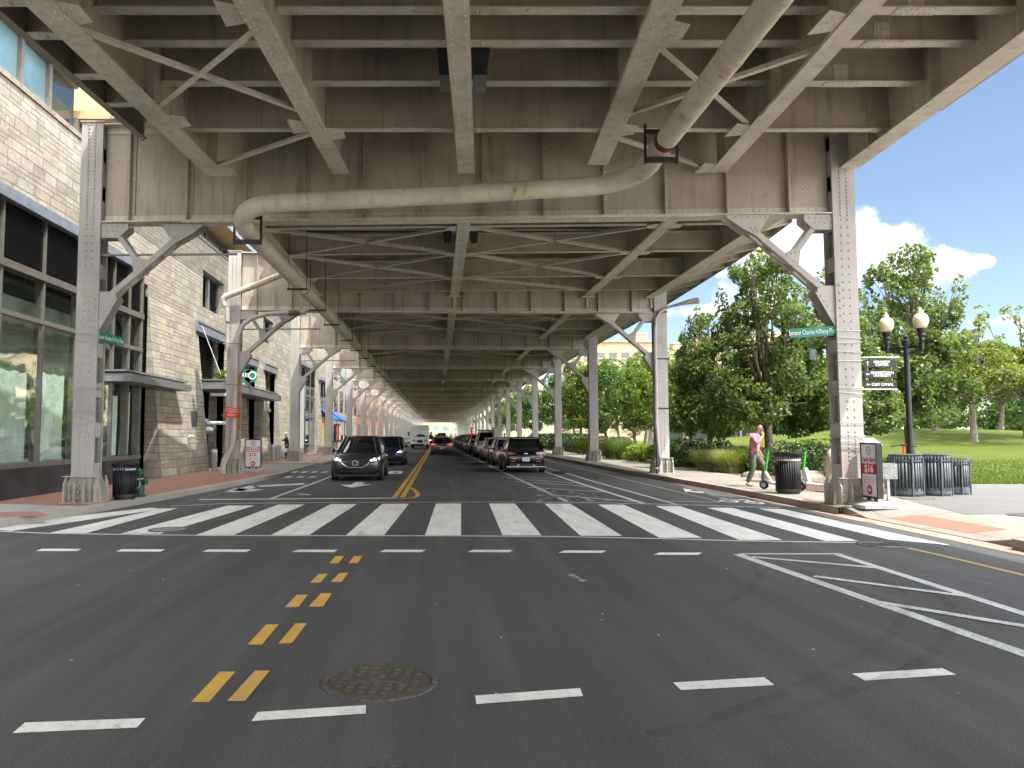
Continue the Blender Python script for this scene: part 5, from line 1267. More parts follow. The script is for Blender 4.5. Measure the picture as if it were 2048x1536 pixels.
t=nameplate('green street name sign seen aslant on the nearest left column',V((-7.66,17.55,3.93)),math.atan2(1.05,.16),0,1.06,.2,'Senator Charles H. Percy Plaza',.15,.55)
for c in t.children:
    if c.name.startswith('bracket'): c.location=(-1.02,0,0)
t=thing('street_name_sign','small dark teal sign reading K under the long green one on the right','street sign',(8.62,17.1,3.52)); t.rotation_euler=(0,0,R(38)); mb=MB(); mb.box(-.16,-.006,-.13,.16,.006,.13); part('plate',mb,simple('teal',(.0,.09,.085),.45),t); text('lettering','K',.15,SIGNW,t,M4.Translation((-.0,-.009,.02))@FACE_CAM,sx=.7); text('lettering','NW',.05,SIGNW,t,M4.Translation((.07,-.009,-.09))@FACE_CAM)
WS=thing('direction_sign','three black direction boards hung beside the nearest right column','sign',(9.33,16.45,3.0))
for py,lines in ((727,'KENNEDY\nCENTER'),(748.5,'GEORGETOWN\nUNIVERSITY'),(769,'C&O CANAL')):
    a=PY(1726,py,16.45); z=a.z-3.0; H=.165 if '\n' in lines else .15; mb=MB(); mb.box(.08,-.008,z-H/2,.79,.008,z+H/2); bo=part('board',mb,SIGNB,WS)
    text('lettering',lines,.078 if '\n' in lines else .082,SIGNW,bo,M4.Translation((.47,-.010,z))@FACE_CAM,sx=.92 if len(lines)>15 else 1.02,bold=.0012)
    m=MB(); r=.0; 
    if lines.startswith('KEN'): m.prism([(.155,-.0095,z-.055),(.165,-.0095,z-.055),(.165,-.0095,z+.015),(.185,-.0095,z+.015),(.16,-.0095,z+.055),(.135,-.0095,z+.015),(.155,-.0095,z+.015)],(0,-.001,0))
    else: m.prism([(.20,-.0095,z-.007),(.20,-.0095,z+.007),(.15,-.0095,z+.007),(.15,-.0095,z+.026),(.115,-.0095,z),(.15,-.0095,z-.026),(.15,-.0095,z-.007)],(0,-.001,0))
    m.build('arrow',SIGNW,bo)
za=PY(1726,715,16.45).z-3; zb=PY(1726,779,16.45).z-3
mb=MB(); mb.tube([(-.2,0,za),(.86,0,za)],.014,6); mb.tube([(-.2,0,zb),(.8,0,zb)],.014,6); part('rail',mb,ALU,WS)
for x in (.17,.70): mb=MB(); mb.tube([(x,.02,zb),(x,.02,za)],.008,5); part('hanger_strap',mb,ALU,WS)
for X,Y,zs,lab in ((XR,BY[0][1],(3.98,3.83,3.7,3.52,3.3,2.72,2.62,1.95,1.7,1.55,1.42),'nearest right'),(XL,BY[0][0],(4.02,3.82,2.72,2.25,2.0),'nearest left')):
    for z in zs:
        mb=MB(); z2=z+random.uniform(-.05,.05)
        for a,b in (((-.275,-.245,z),(.275,-.245,z2)),((.275,-.245,z2),(.275,.245,z)),((.275,.245,z),(-.275,.245,z2)),((-.275,.245,z2),(-.275,-.245,z))): mb.beam(a,b,.012,.018)
        o=mb.build('steel_band',ALU,VIA); o.location=(X,Y,0)
# red notice on the second left column
t=thing('notice','red notice board tied at a tilt to the second left column','notice',PY(463,825,29.1)); t.rotation_euler=(0,R(6),R(4)); mb=MB(); mb.box(-.27,-.006,-.19,.27,.006,.19); part('board',mb,REDO,t)
mb=MB()
for z,w in ((.13,.2),(.02,.13),(-.07,.17),(-.12,.15)): mb.box(-w,-.009,z-.014,w,-.0075,z+.014)
part('print',mb,simple('faded_print',(.72,.45,.38),.6),t); mb=MB(); mb.box(-.26,-.0088,.045,.26,-.0074,.09); part('stripe',mb,simple('notice_tape',(.5,.3,.1),.6),t)
# PARK sign above the second canopy
t=thing('parking_sign','green PARK sign standing on the second canopy','sign',(-9.2,36.2,4.5)); mb=MB(); mb.box(-.42,-.05,-.32,.2,.05,.32); mb.lathe([(.0,-.05),(.32,-.05),(.32,.05),(0,.05)],(.2,0,0),24,axis='y'); part('board',mb,simple('park_green',(.02,.22,.14),.5),t)
text('lettering','PARK',.3,SIGNW,t,M4.Translation((-.06,-.055,.03))@FACE_CAM,sx=.72,bold=.004); mb=MB(); mb.lathe([(.14,-.053),(.2,-.053)],(.3,0,.03),20,axis='y',cap=False); part('emblem_ring',mb,SIGNW,t); mb=MB(); mb.box(-.3,-.03,-.6,-.26,.03,-.32); mb.box(.2,-.03,-.6,.24,.03,-.32); part('post',mb,METALD,t)
# ---------------------------------------------------------------- pavement boards
def aboard(label,loc,rz,w,h,kind,base=True):
    t=thing('pavement_board',label,'pavement sign',loc,rz,'pavement boards'); z0=.2; d=.06
    mb=MB()
    for x in (-w/2,w/2-.035): mb.box(x,-d,z0,x+.035,d,z0+h)
    for z in (z0,z0+h-.035): mb.box(-w/2+.035,-d,z,w/2-.035,d,z+.035)
    part('frame',mb,BLACKM,t)
    mb=MB(); mb.box(-w/2+.035,-d+.01,z0+.035,w/2-.035,-d+.02,z0+h-.035); pn=part('panel',mb,simple('panel_white',(.72,.70,.71),.4,var=.03),t)
    y=-d+.0085
    def rect(x0,z0_,x1,z1_,m,n): b=MB(); b.box(x0,y-.0012,z0_,x1,y,z1_); return b.build(n,m,pn)
    def ring_(cz,r0,r1,m,n):
        b=MB(); b.lathe([(r0,y-.001),(r1,y-.001),(r1,y),(r0,y)],(0,0,cz),24,axis='y',cap=r0==0); return b.build(n,m,pn)
    GREYD=simple('logo_grey',(.13,.14,.14),.5)
    top=z0+h
    ring_(top-.17,.075,.095,GREYD,'emblem'); ring_(top-.17,.02,.05,simple('logo_light',(.4,.4,.4),.5),'emblem_centre')
    if kind=='cinema':
        rect(-w/2+.06,top-.52,w/2-.06,top-.30,RED,'red_band')
        text('lettering','CINEMA',.125,SIGNW,pn,M4.Translation((0,y-.003,top-.355))@FACE_CAM,bold=.003); text('lettering','PARKING',.125,SIGNW,pn,M4.Translation((0,y-.003,top-.462))@FACE_CAM,bold=.003,sx=.95)
        text('lettering','$10',.19,RED,pn,M4.Translation((-.02,y-.003,top-.63))@FACE_CAM,bold=.004)
        for k in range(3): rect(-w/2+.08,top-.77-.04*k,w/2-.08,top-.757-.04*k,simple('small_print',(.5,.5,.55),.6),'small_print')
        cz=top-.99
    else:
        text('lettering','Early Bird',.145,RED,pn,M4.Translation((0,y-.003,top-.36))@FACE_CAM,sx=.85,bold=.002)
        rect(-w/2+.036,top-.66,w/2-.036,top-.44,RED,'red_band'); text('lettering','$16',.23,SIGNW,pn,M4.Translation((0,y-.003,top-.55))@FACE_CAM,bold=.003)
        for k in range(3): rect(-w/2+.1,top-.74-.05*k,w/2-.1,top-.727-.05*k,simple('small_print_red',(.55,.35,.36),.6),'small_print')
        cz=top-.99
    ring_(cz,0,.1,RED,'arrow_disc'); b=MB(); b.prism([(.06,y-.0022,cz-.012),(.06,y-.0022,cz+.012),(-.005,y-.0022,cz+.012),(.015,y-.0022,cz+.045),(-.02,y-.0022,cz+.045),(-.062,y-.0022,cz),(-.02,y-.0022,cz-.045),(.015,y-.0022,cz-.045),(-.005,y-.0022,cz-.012)],(0,-.001,0)); b.build('arrow',SIGNW,pn)
    BASEG=simple('base_grey',(.36,.35,.35),.6,var=.1)
    mb=MB(); W=w*.55; D=.34 if base else .13
    prof=[(-W,-D),(-W*.8,-D*1.15),(W*.8,-D*1.15),(W,-D),(W,D),(W*.8,D*1.15),(-W*.8,D*1.15),(-W,D)]
    lo=[(x,yy,.0) for x,yy in prof]; mid=[(x,yy,.07) for x,yy in prof]; hi=[(x*.8,yy*.5,.14) for x,yy in prof]; n=8
    mb.add(lo+mid+hi,[tuple(range(n-1,-1,-1)),tuple(range(2*n,3*n))]+[(i,(i+1)%n,(i+1)%n+n,i+n) for i in range(n)]+[(i+n,(i+1)%n+n,(i+1)%n+2*n,i+2*n) for i in range(n)]); part('weighted_base',mb,BASEG,t)
    mb=MB()
    for x in (-w*.25,w*.25-.05): mb.box(x,-.03,.13,x+.05,.03,z0+.003)
    part('spring_foot',mb,BLACKM,t)
    return t
aboard('aslant white board reading Early Bird $16 before the nearest right column',(9.2,15.95,.155),R(-92),.64,1.16,'early')
aboard('white board reading CINEMA PARKING $10 on the left brick pavement',(-7.45,30.6,.15),R(4),.66,1.14,'cinema',False)
# ---------------------------------------------------------------- bins, hydrant, bollards, lamp
def slatbin(name,label,loc,r,h,mat,slats,flare,kind,group,band=None,slot=.5):
    t=thing(name,label,'litter bin',loc,0,group)
    mb=MB()
    for k in range(slats):
        a=2*math.pi*k/slats; da=math.pi/slats*slot*2*.5
        def P(rr,aa,z): return (rr*math.cos(aa),rr*math.sin(aa),z)
        zz=[.07,.13,h*.8] + ([h*.9,h] if flare else [h])
        rr=[r*.98,r,r]+([r*1.06,r*1.2] if flare else [r])
        for i in range(len(zz)-1):
            mb.quad(P(rr[i],a-da,zz[i]),P(rr[i],a+da,zz[i]),P(rr[i+1],a+da,zz[i+1]),P(rr[i+1],a-da,zz[i+1]))
    o=part('slat',mb,mat,t,smooth=60); md=o.modifiers.new('thickness','SOLIDIFY'); md.thickness=.008
    mb=MB(); mb.lathe([(r*1.0,.05),(r*1.03,.05),(r*1.03,.13),(r*1.0,.13)],n=28,cap=False); mb.lathe([(r*.9,.0),(r*.92,.05),(0.01,.05)],n=28); part('base_ring',mb,mat,t,smooth=40)
    mb=MB(); R1=r*(1.2 if flare else 1.02); mb.lathe([(R1*.86,h-.01),(R1,h-.012),(R1+.015,h),(R1,h+.012),(R1*.86,h+.008)],n=28,cap=False); part('rim',mb,mat,t,smooth=50)
    mb=MB(); mb.lathe([(.01,.08),(r*.9,.08),(r*.92,h*.8)],n=24,cap=False); part('liner',mb,simple('bin_liner_black',(.012,.012,.013),.4),t,smooth=40)
    if band: mb=MB(); mb.lathe([(r*1.005,h*.80),(r*1.03,h*.81),(r*1.03,h*.855),(r*1.01,h*.865)],n=28,cap=False); part('liner_edge',mb,band,t)
    if kind=='legs':
        mb=MB()
        for k in range(6): a=k*math.pi/3+.35; mb.box((r+.022)*math.cos(a)-.014,(r+.022)*math.sin(a)-.014,0,(r+.022)*math.cos(a)+.014,(r+.022)*math.sin(a)+.014,h*.94)
        part('leg',mb,mat,t); mb=MB(); mb.lathe([(r*1.01,h*.84),(r*1.015,h*.84),(r*1.015,h*.87),(r*1.01,h*.87)],n=28,cap=False); part('hoop',mb,mat,t); mb=MB(); mb.lathe([(r*1.008,.10),(r*1.012,.10),(r*1.012,.2),(r*1.008,.2)],n=28,cap=False); part('hoop',mb,mat,t)
    return t
TARP=simple('bin_bag_edge',(.5,.42,.34),.7,var=.4,scale=20); BAGB=simple('bin_bag_blue',(.35,.45,.58),.5,var=.3,scale=25)
slatbin('litter_bin','black slatted bin beside the green hydrant on the left pavement',(-7.43,18.0,.153),.265,.86,BLACK,30,True,'',  'black litter bins',BAGB,.62)
slatbin('litter_bin','black slatted bin with a beige bag edge beside the white scooter',(9.2,19.75,.153),.30,1.06,BLACK,32,True,'','black litter bins',TARP,.62)
BING=simple('bin_grey',(.085,.10,.11),.45,var=.15)
slatbin('recycling_bin','left large grey slatted bin, next to the pale boulder',(11.82,19.0,.155),.36,1.03,BING,30,False,'legs','grey slatted bins',slot=.62)
slatbin('recycling_bin','middle grey slatted bin under the globe lamp',(12.64,19.15,.155),.355,1.03,BING,30,False,'legs','grey slatted bins',slot=.62)
slatbin('recycling_bin','smallest grey slatted bin, at the right end of the row',(13.42,19.5,.155),.29,.93,BING,26,False,'legs','grey slatted bins',slot=.62)
HG=simple('hydrant_green',(.02,.085,.045),.45,var=.2); HW=simple('hydrant_white',(.6,.65,.6),.5)
H=thing('fire_hydrant','dark green fire hydrant half hidden behind the left bin','hydrant',(-7.33,18.65,.153)); mb=MB(); mb.lathe([(.17,0),(.17,.04),(.12,.06),(.115,.42),(.13,.44),(.13,.48),(.115,.5),(.12,.56),(.09,.64),(.05,.68),(.03,.7)],n=18); part('barrel',mb,HG,H)
for a,b in (((.1,-.05,.36),(.2,-.1,.36)),((-.1,-.05,.36),(-.18,-.1,.36))): mb=MB(); mb.tube([a,b],[.06,.065],12); part('nozzle',mb,HG,H)
mb=MB(); mb.tube([(.12,-.06,.54),(.17,-.1,.54)],[.045,.05],10); part('cap',mb,HG,H); mb=MB(); mb.beam((-.1,-.13,.42),(.14,-.14,.46),.02,.035); mb.tube([(.06,-.15,.4),(.07,-.16,.3),(0,-.16,.2)],.01,5); part('chain',mb,HW,H)
BOLL=simple('bollard_grey',(.33,.33,.31),.6,var=.12)
def bollard(label,px,X,z): 
    t=thing('bollard',label,'bollard',(X,X*F/(px-PX),z),0,'grey bollards before the stone building'); mb=MB(); mb.lathe([(.12,0),(.12,.86),(.105,.92),(.06,.96),(.01,.97)],n=16); part('post',mb,BOLL,t); mb=MB(); mb.lathe([(.122,.84),(.122,.87),(.107,.925),(.062,.965),(.01,.975)],n=16); part('cap',mb,simple('bollard_lit_top',(.55,.54,.5),.6),t)  # cap paler than the post: its sunlit top is put into the colour
bollard('grey bollard before the dark entrance in the stone wall',431,-9.35,.09); bollard('grey bollard just left of the CINEMA board',492,-9.5,.09); bollard('first grey bollard of the cluster left of the dark clad person',548,-9.3,.15); bollard('second grey bollard of the cluster left of the dark clad person',555,-9.35,.15); bollard('grey bollard right by the feet of the dark clad person',560,-9.6,.15); bollard('grey bollard between the dark clad person and the third left column',577,-9.3,.15)
GL=thing('globe_lamp','black post lamp with two cream globes behind the grey bins','street lamp',(12.97,20.6,.155)); mb=MB(); mb.lathe([(.16,0),(.16,.25),(.12,.35),(.085,.5),(.075,1.2),(.07,3.9),(.055,4.0)],n=14); part('post',mb,BLACK,GL); mb=MB(); mb.lathe([(.06,3.95),(.085,4.0),(.085,4.12),(.05,4.16),(.07,4.22),(.03,4.28),(.01,4.3)],n=14); part('finial',mb,BLACK,GL)
CREAM=simple('globe_cream',(.72,.66,.44),.25,var=.05,spec=.6)
for sx_,sy in ((-.27,.42),(.2,-.36)):
    mb=MB(); mb.beam((0,0,3.92),(sx_,sy,3.92),.05,.06); mb.tube([(sx_*.2,sy*.2,3.75),(sx_*.6,sy*.6,3.8),(sx_,sy,3.86)],.025,6); part('arm',mb,BLACK,GL)
    mb=MB(); mb.lathe([(.05,3.82),(.06,3.95),(.05,4.05),(.075,4.1),(.06,4.16),(.1,4.22),(.085,4.28),(.12,4.36),(.12,4.42)],(sx_,sy,0),14); part('lamp_holder',mb,BLACK,GL)
    mb=MB(); mb.lathe([(.11,4.40),(.165,4.5),(.19,4.60),(.185,4.68),(.15,4.77),(.09,4.82),(.06,4.835),(.075,4.86),(.06,4.90),(.03,4.93),(.035,4.95),(.01,4.99)],(sx_,sy,0),20); part('globe',mb,CREAM,GL,smooth=70)
# tall black lamp post behind the trees
mb=MB(); mb.lathe([(.14,0),(.11,.5),(.09,4.6)],n=10); o=mb.build('lamp_post',BLACK); o.location=(16.9,45,.3); tag(o,'black lamp post standing behind the leaning tree trunk','lamp post')
# cabinet and metal box behind the nearest right column
CG=simple('cabinet_grey',(.40,.42,.44),.5,var=.06); t=thing('cabinet','tall pale grey cabinet behind the nearest right column','cabinet',(10.62,18.4,.155)); mb=MB(); mb.box(-.17,-.14,0,.17,.14,1.28); part('body',mb,CG,t); mb=MB(); mb.prism([(-.19,-.17,1.28),(.19,-.17,1.28),(.17,.16,1.42),(-.17,.16,1.42)],(0,.02,.03)); part('hood',mb,CG,t)
t=thing('metal_box','small grey metal box on a post before the pale cabinet','box',(10.52,17.6,.155)); mb=MB(); mb.box(-.16,-.1,.5,.18,.1,.86); part('box',mb,simple('box_grey',(.24,.24,.23),.5,.3),t); mb=MB(); mb.box(-.03,-.03,0,.03,.03,.498); part('post',mb,ALU,t)
mb=MB()
for x in (-.1,.12):
    for z in (.57,.79): mb.rivet((x,-.1,z),(0,-1,0),.018)
part('bolt',mb,ALU,t)
mb=MB(); mb.prism([(0,0,0),(.55,.1,.16),(.6,-.02,.22),(.55,-.1,.2),(.02,-.14,.03)],(0,0,.05)); mb.tube([(.05,0,.03),(-.25,-.1,.02),(-.4,.1,.02)],.012,5); mb.tube([(.1,-.1,.05),(-.1,-.3,.02),(.1,-.42,.02)],.01,5); o=mb.build('broken_bracket',STEEL_GREY); o.location=(8.95,16.05,.16); tag(o,'bent metal scrap with wires at the foot of the nearest right column','scrap')
# rubber wheel stop and scrap in the parking lane, slim post by the kerb
mb=MB(); mb.prism([(0,-.09,0),(0,-.06,.11),(0,.06,.11),(0,.09,0)],(.5,.03,0)); o=mb.build('wheel_stop',BLACKM); o.location=G(1106,947.5); o.rotation_euler=(0,0,R(-25)); tag(o,'black rubber wheel stop lying behind the black parked car','wheel stop')
mb=MB(); mb.prism([(0,-.1,0),(.1,-.05,.05),(.22,0,.03),(.28,.05,0)],(0,.12,.0)); o=mb.build('rubber_scrap',BLACKM); o.location=G(1186,957.5); tag(o,'scrap of black rubber lying in the cycle lane','scrap')
t=thing('post','slim black post with a handle at the kerb before the second right column','post',(8.66,29.6,.155)); mb=MB(); mb.lathe([(.06,0),(.05,.05),(.05,.85),(.03,.9)],n=10); part('tube',mb,BLACK,t); mb=MB(); mb.tube([(.04,0,.3),(.12,0,.35),(.12,0,.6),(.04,0,.65)],.025,6); part('handle',mb,BLACK,t); mb=MB(); mb.box(-.03,-.053,.18,.03,-.05,.24); part('label_plate',mb,SIGNW,t)
# manhole covers
IRON=steel_mat('cast_iron',(.075,.064,.052),.74,.5); IRONL=simple('worn_iron',(.135,.118,.10),.5,.3,var=.3,scale=20)
def manhole(label,px,py,r,z=.006,rot=0.,grid=True,txt=None,mat=None):
    c=G(px,py,z); t=thing('manhole_cover',label,'manhole cover',c,rot,'manhole covers'); DM=mat or IRON
    mb=MB(); mb.lathe([(r+.006,-.02),(r+.006,.004),(r+.04,.003),(r+.05,-.02)],n=40,cap=False); part('ring',mb,simple('ring_stone',(.085,.078,.072),.85,var=.4,scale=30),t,smooth=20)
    mb=MB(); mb.lathe([(.01,.0),(r,.0),(r,-.02)],n=40,cap=False,mat=DM)
    if grid:
        s=.082
        for i in range(-5,6):
            for j in range(-5,6):
                x=i*s; y=j*s
                if math.hypot(x,y)>r-.045 or (abs(x)<.17 and abs(y)<.05): continue
                mb.prism([(x-.022,y-.018,0),(x+.022,y-.018,0),(x+.022,y+.018,0),(x-.022,y+.018,0)],(0,0,.006),mat=IRONL)
    part('disc',mb,DM,t,smooth=20)
    if grid:
        mb=MB(); mb.box(-.16,-.042,.0,.16,.042,.0055); part('nameplate',mb,IRONL,t,smooth=0)
        if txt: text('lettering',txt,.058,IRON,t,M4.Translation((0,0,.0075)),extrude=.0012)
    return t
manhole('large studded iron manhole cover in the near lane',760,1361,.352,rot=R(-8),txt='DC SEWER')
manhole('iron cover at the left end of the crosswalk',337,1059.5,.30,grid=False,mat=simple('pale_iron',(.27,.25,.23),.7,var=.4,scale=15)).location.z=.014
manhole('manhole cover at the very bottom edge of the photo',775,1600,.33,rot=.3)
manhole('small iron cover in the left lane before the dark car',592,991,.28,grid=False)
manhole('flat brown cover on the path before the grey bins',1835,996.5,.33,z=.162,grid=False,mat=simple('brown_iron',(.17,.13,.11),.7,var=.3,scale=20))
manhole('dark round cover on the path at the right edge',2052,1030,.26,z=.162,grid=False)
t=manhole('oval grated drain at the right end of the crosswalk',1766,1089,.33,grid=False,mat=simple('grate_iron',(.2,.2,.2),.7,var=.3,scale=12))
mb=MB()
for i in range(-4,5): mb.box(i*.065-.012,-.2,.001,i*.065+.012,.2,.005)
part('slot',mb,BLACK,t,smooth=0)
# plants on the second canopy, thin rod above it
pl=shrub('canopy_plant','straggly pale plant growing on the second canopy','plant',(-9.75,34.2,3.95),(1.3,.9,.75),LF_LIGHT,420,.09,21,group='canopy plants')
mb=MB(); mb.tube([PY(404,652,32.2),PY(441,748,33.2)],.022,6); o=mb.build('rod',SIGNW); tag(o,'thin white rod leaning over the second canopy','rod')
# scooters
def scooter(label,loc,rz,stemc,bodyc,battery=True):
    t=thing('kick_scooter',label,'scooter',loc,rz,'parked electric scooters'); SM=simple('scooter_stem',stemc,.45,var=.05); BM=simple('scooter_body',bodyc,.4,var=.05)
    for x,r in ((.0,.125),(1.0,.125)):   # rear at 0, front at 1
        w=MB(); w.lathe([(r-.04,-.03),(r-.01,-.035),(r,-.02),(r,.02),(r-.01,.035),(r-.04,.03)],(x,0,r),20,axis='y'); ww=part('wheel',w,BLACKM,t,smooth=50); m=MB(); m.lathe([(.07,-.037),(.07,.037)],(x,0,r),14,axis='y'); m.build('hub',ALU,ww)
    mb=MB(); mb.prism([(.06,-.075,.15),(.72,-.085,.14),(.86,-.06,.2),(.86,.06,.2),(.72,.085,.14),(.06,.075,.15)],(0,0,.055)); part('deck',mb,BM,t)
    mb=MB(); mb.tube([(.80,0,.22),(.93,0,.42),(.96,0,.5)],[.05,.055,.04],10); mb.tube([(1.0,0,.125),(.96,.0,.33)],.03,8); part('fork',mb,BM,t)
    mb=MB(); mb.tube([(.95,0,.48),(.86,0,1.06)],[.034,.03],10); part('stem',mb,SM,t,smooth=50)
    if battery: mb=MB(); mb.prism([(.72,-.05,.24),(.86,-.05,.26),(.93,-.05,.58),(.84,-.05,.62)],(0,.1,0)); part('battery',mb,BM,t); mb=MB(); mb.prism([(.75,-.053,.28),(.83,-.053,.29),(.88,-.053,.54),(.84,-.053,.56)],(0,.002,0)); part('battery_face',mb,METAL,t)
    mb=MB(); mb.tube([(.86,-.27,1.07),(.87,-.1,1.09),(.87,.1,1.09),(.86,.27,1.07)],.018,8); mb.box(.84,-.06,1.06,.93,.06,1.12); part('handlebar',mb,BLACK,t)
    for s in (-1,1): mb=MB(); mb.tube([(.86,s*.2,1.075),(.86,s*.3,1.068)],.023,8); part('grip',mb,BLACKM,t); 
    mb=MB(); mb.tube([(.9,.12,1.08),(1.0,.2,1.1)],.008,5); mb.tube([(.9,-.12,1.08),(1.0,-.2,1.1)],.008,5); part('brake_lever',mb,BLACK,t)
    mb=MB(); n=8
    for k in range(n):
        a0=R(25+k*16); a1=R(25+(k+1)*16); q=lambda a,s: (.15*math.cos(a),s*.045,.125+.15*math.sin(a)); mb.quad(q(a0,-1),q(a1,-1),q(a1,1),q(a0,1))
    o=part('mudguard',mb,simple('mudguard_grey',(.12,.12,.12),.5),t,smooth=60); o.modifiers.new('thickness','SOLIDIFY').thickness=.008
    mb=MB(); mb.box(-.165,-.03,.16,-.14,.03,.22); part('tail_light',mb,RED,t); mb=MB(); mb.tube([(.5,0,.15),(.46,.14,.01)],.01,5); part('kickstand',mb,ALU,t); return t
scooter('white and green electric scooter right of the black bin',(10.42,19.9,.155),math.atan2(1.05,-.36),(.05,.55,.05),(.70,.71,.70))
scooter('grey electric scooter mostly behind the right black bin',(9.85,20.45,.155),math.atan2(.7,-.6),(.05,.4,.06),(.45,.45,.45),False)
scooter('orange stemmed scooter behind the grey bins',(13.3,20.9,.155),R(75),(.75,.09,.015),(.1,.1,.1),False).scale=(1.1,1.1,1.12)
# ---------------------------------------------------------------- vehicles
def carpaint(name,c,metal=.5,rough=.32):
    m,nt,b=newmat(name); b.inputs['Base Color'].default_value=(*c,1); b.inputs['Metallic'].default_value=metal; b.inputs['Roughness'].default_value=rough; b.inputs['Coat Weight'].default_value=.8; b.inputs['Coat Roughness'].default_value=.04
    p=pos(nt); f=noise(nt,p,3,5); nt.links.new(ramp(nt,f,[(.3,rough*.9),(.75,rough*1.35)]),b.inputs['Roughness']); return m
CGLASS=pane_mat('car_glass',(.012,.015,.016),.03,.7); TYRE=simple('tyre',(.016,.016,.016),.85,var=.2,scale=30); RIM=simple('alloy',(.42,.42,.43),.3,.8,var=.1); CHROME=simple('chrome',(.65,.66,.68),.15,.95,var=.02)
LENS=simple('red_lens',(.35,.012,.015),.15,var=.2,scale=12,spec=.8); LENSW=simple('clear_lens',(.55,.57,.6),.12,.4,spec=.9); TRIM=simple('black_trim',(.012,.012,.013),.45,var=.2)
LAMPON=simple('headlamp_on',(.9,.92,1),.2,emit=((.93,.96,1),6)); PLATE=simple('plate',(.72,.73,.78),.5); PLTX=simple('plate_text',(.05,.08,.3),.5); AMBER=simple('amber',(.7,.22,.02),.3); LENSON=simple('brake_lamp',(.6,.02,.02),.2,emit=((1,.06,.05),.25))
TY={ # L,W,H, belt, roof front/rear y at top, cabin front/rear y at belt, hood z, tail z
 'suv':dict(L=4.55,W=1.84,H=1.63,belt=1.03,cf=.24,cr=-.47,tf=.0,tr=-.37,hood=1.02,nose=.86,tail=1.0,gc=.22),
 'small_suv':dict(L=4.1,W=1.77,H=1.57,belt=.98,cf=.23,cr=-.47,tf=.01,tr=-.38,hood=.97,nose=.82,tail=.95,gc=.21),
 'sedan':dict(L=4.75,W=1.82,H=1.44,belt=.93,cf=.22,cr=-.36,tf=.04,tr=-.20,hood=.90,nose=.74,tail=.98,gc=.17),
 'hatch':dict(L=4.2,W=1.78,H=1.48,belt=.95,cf=.23,cr=-.46,tf=.05,tr=-.34,hood=.92,nose=.76,tail=.95,gc=.17),
 'pickup':dict(L=5.6,W=1.98,H=1.92,belt=1.22,cf=.20,cr=-.10,tf=.09,tr=-.07,hood=1.15,nose=1.02,tail=1.12,gc=.28)}
def loft(mb,rings,mat=None,capends=True):
    n=len(rings[0]); vs=[p for r in rings for p in r]; fs=[]
    for i in range(len(rings)-1):
        for k in range(n): k2=(k+1)%n; fs.append((i*n+k,i*n+k2,(i+1)*n+k2,(i+1)*n+k))
    if capends: fs.append(tuple(range(n-1,-1,-1))); fs.append(tuple((len(rings)-1)*n+k for k in range(n)))
    mb.add(vs,fs,mat)
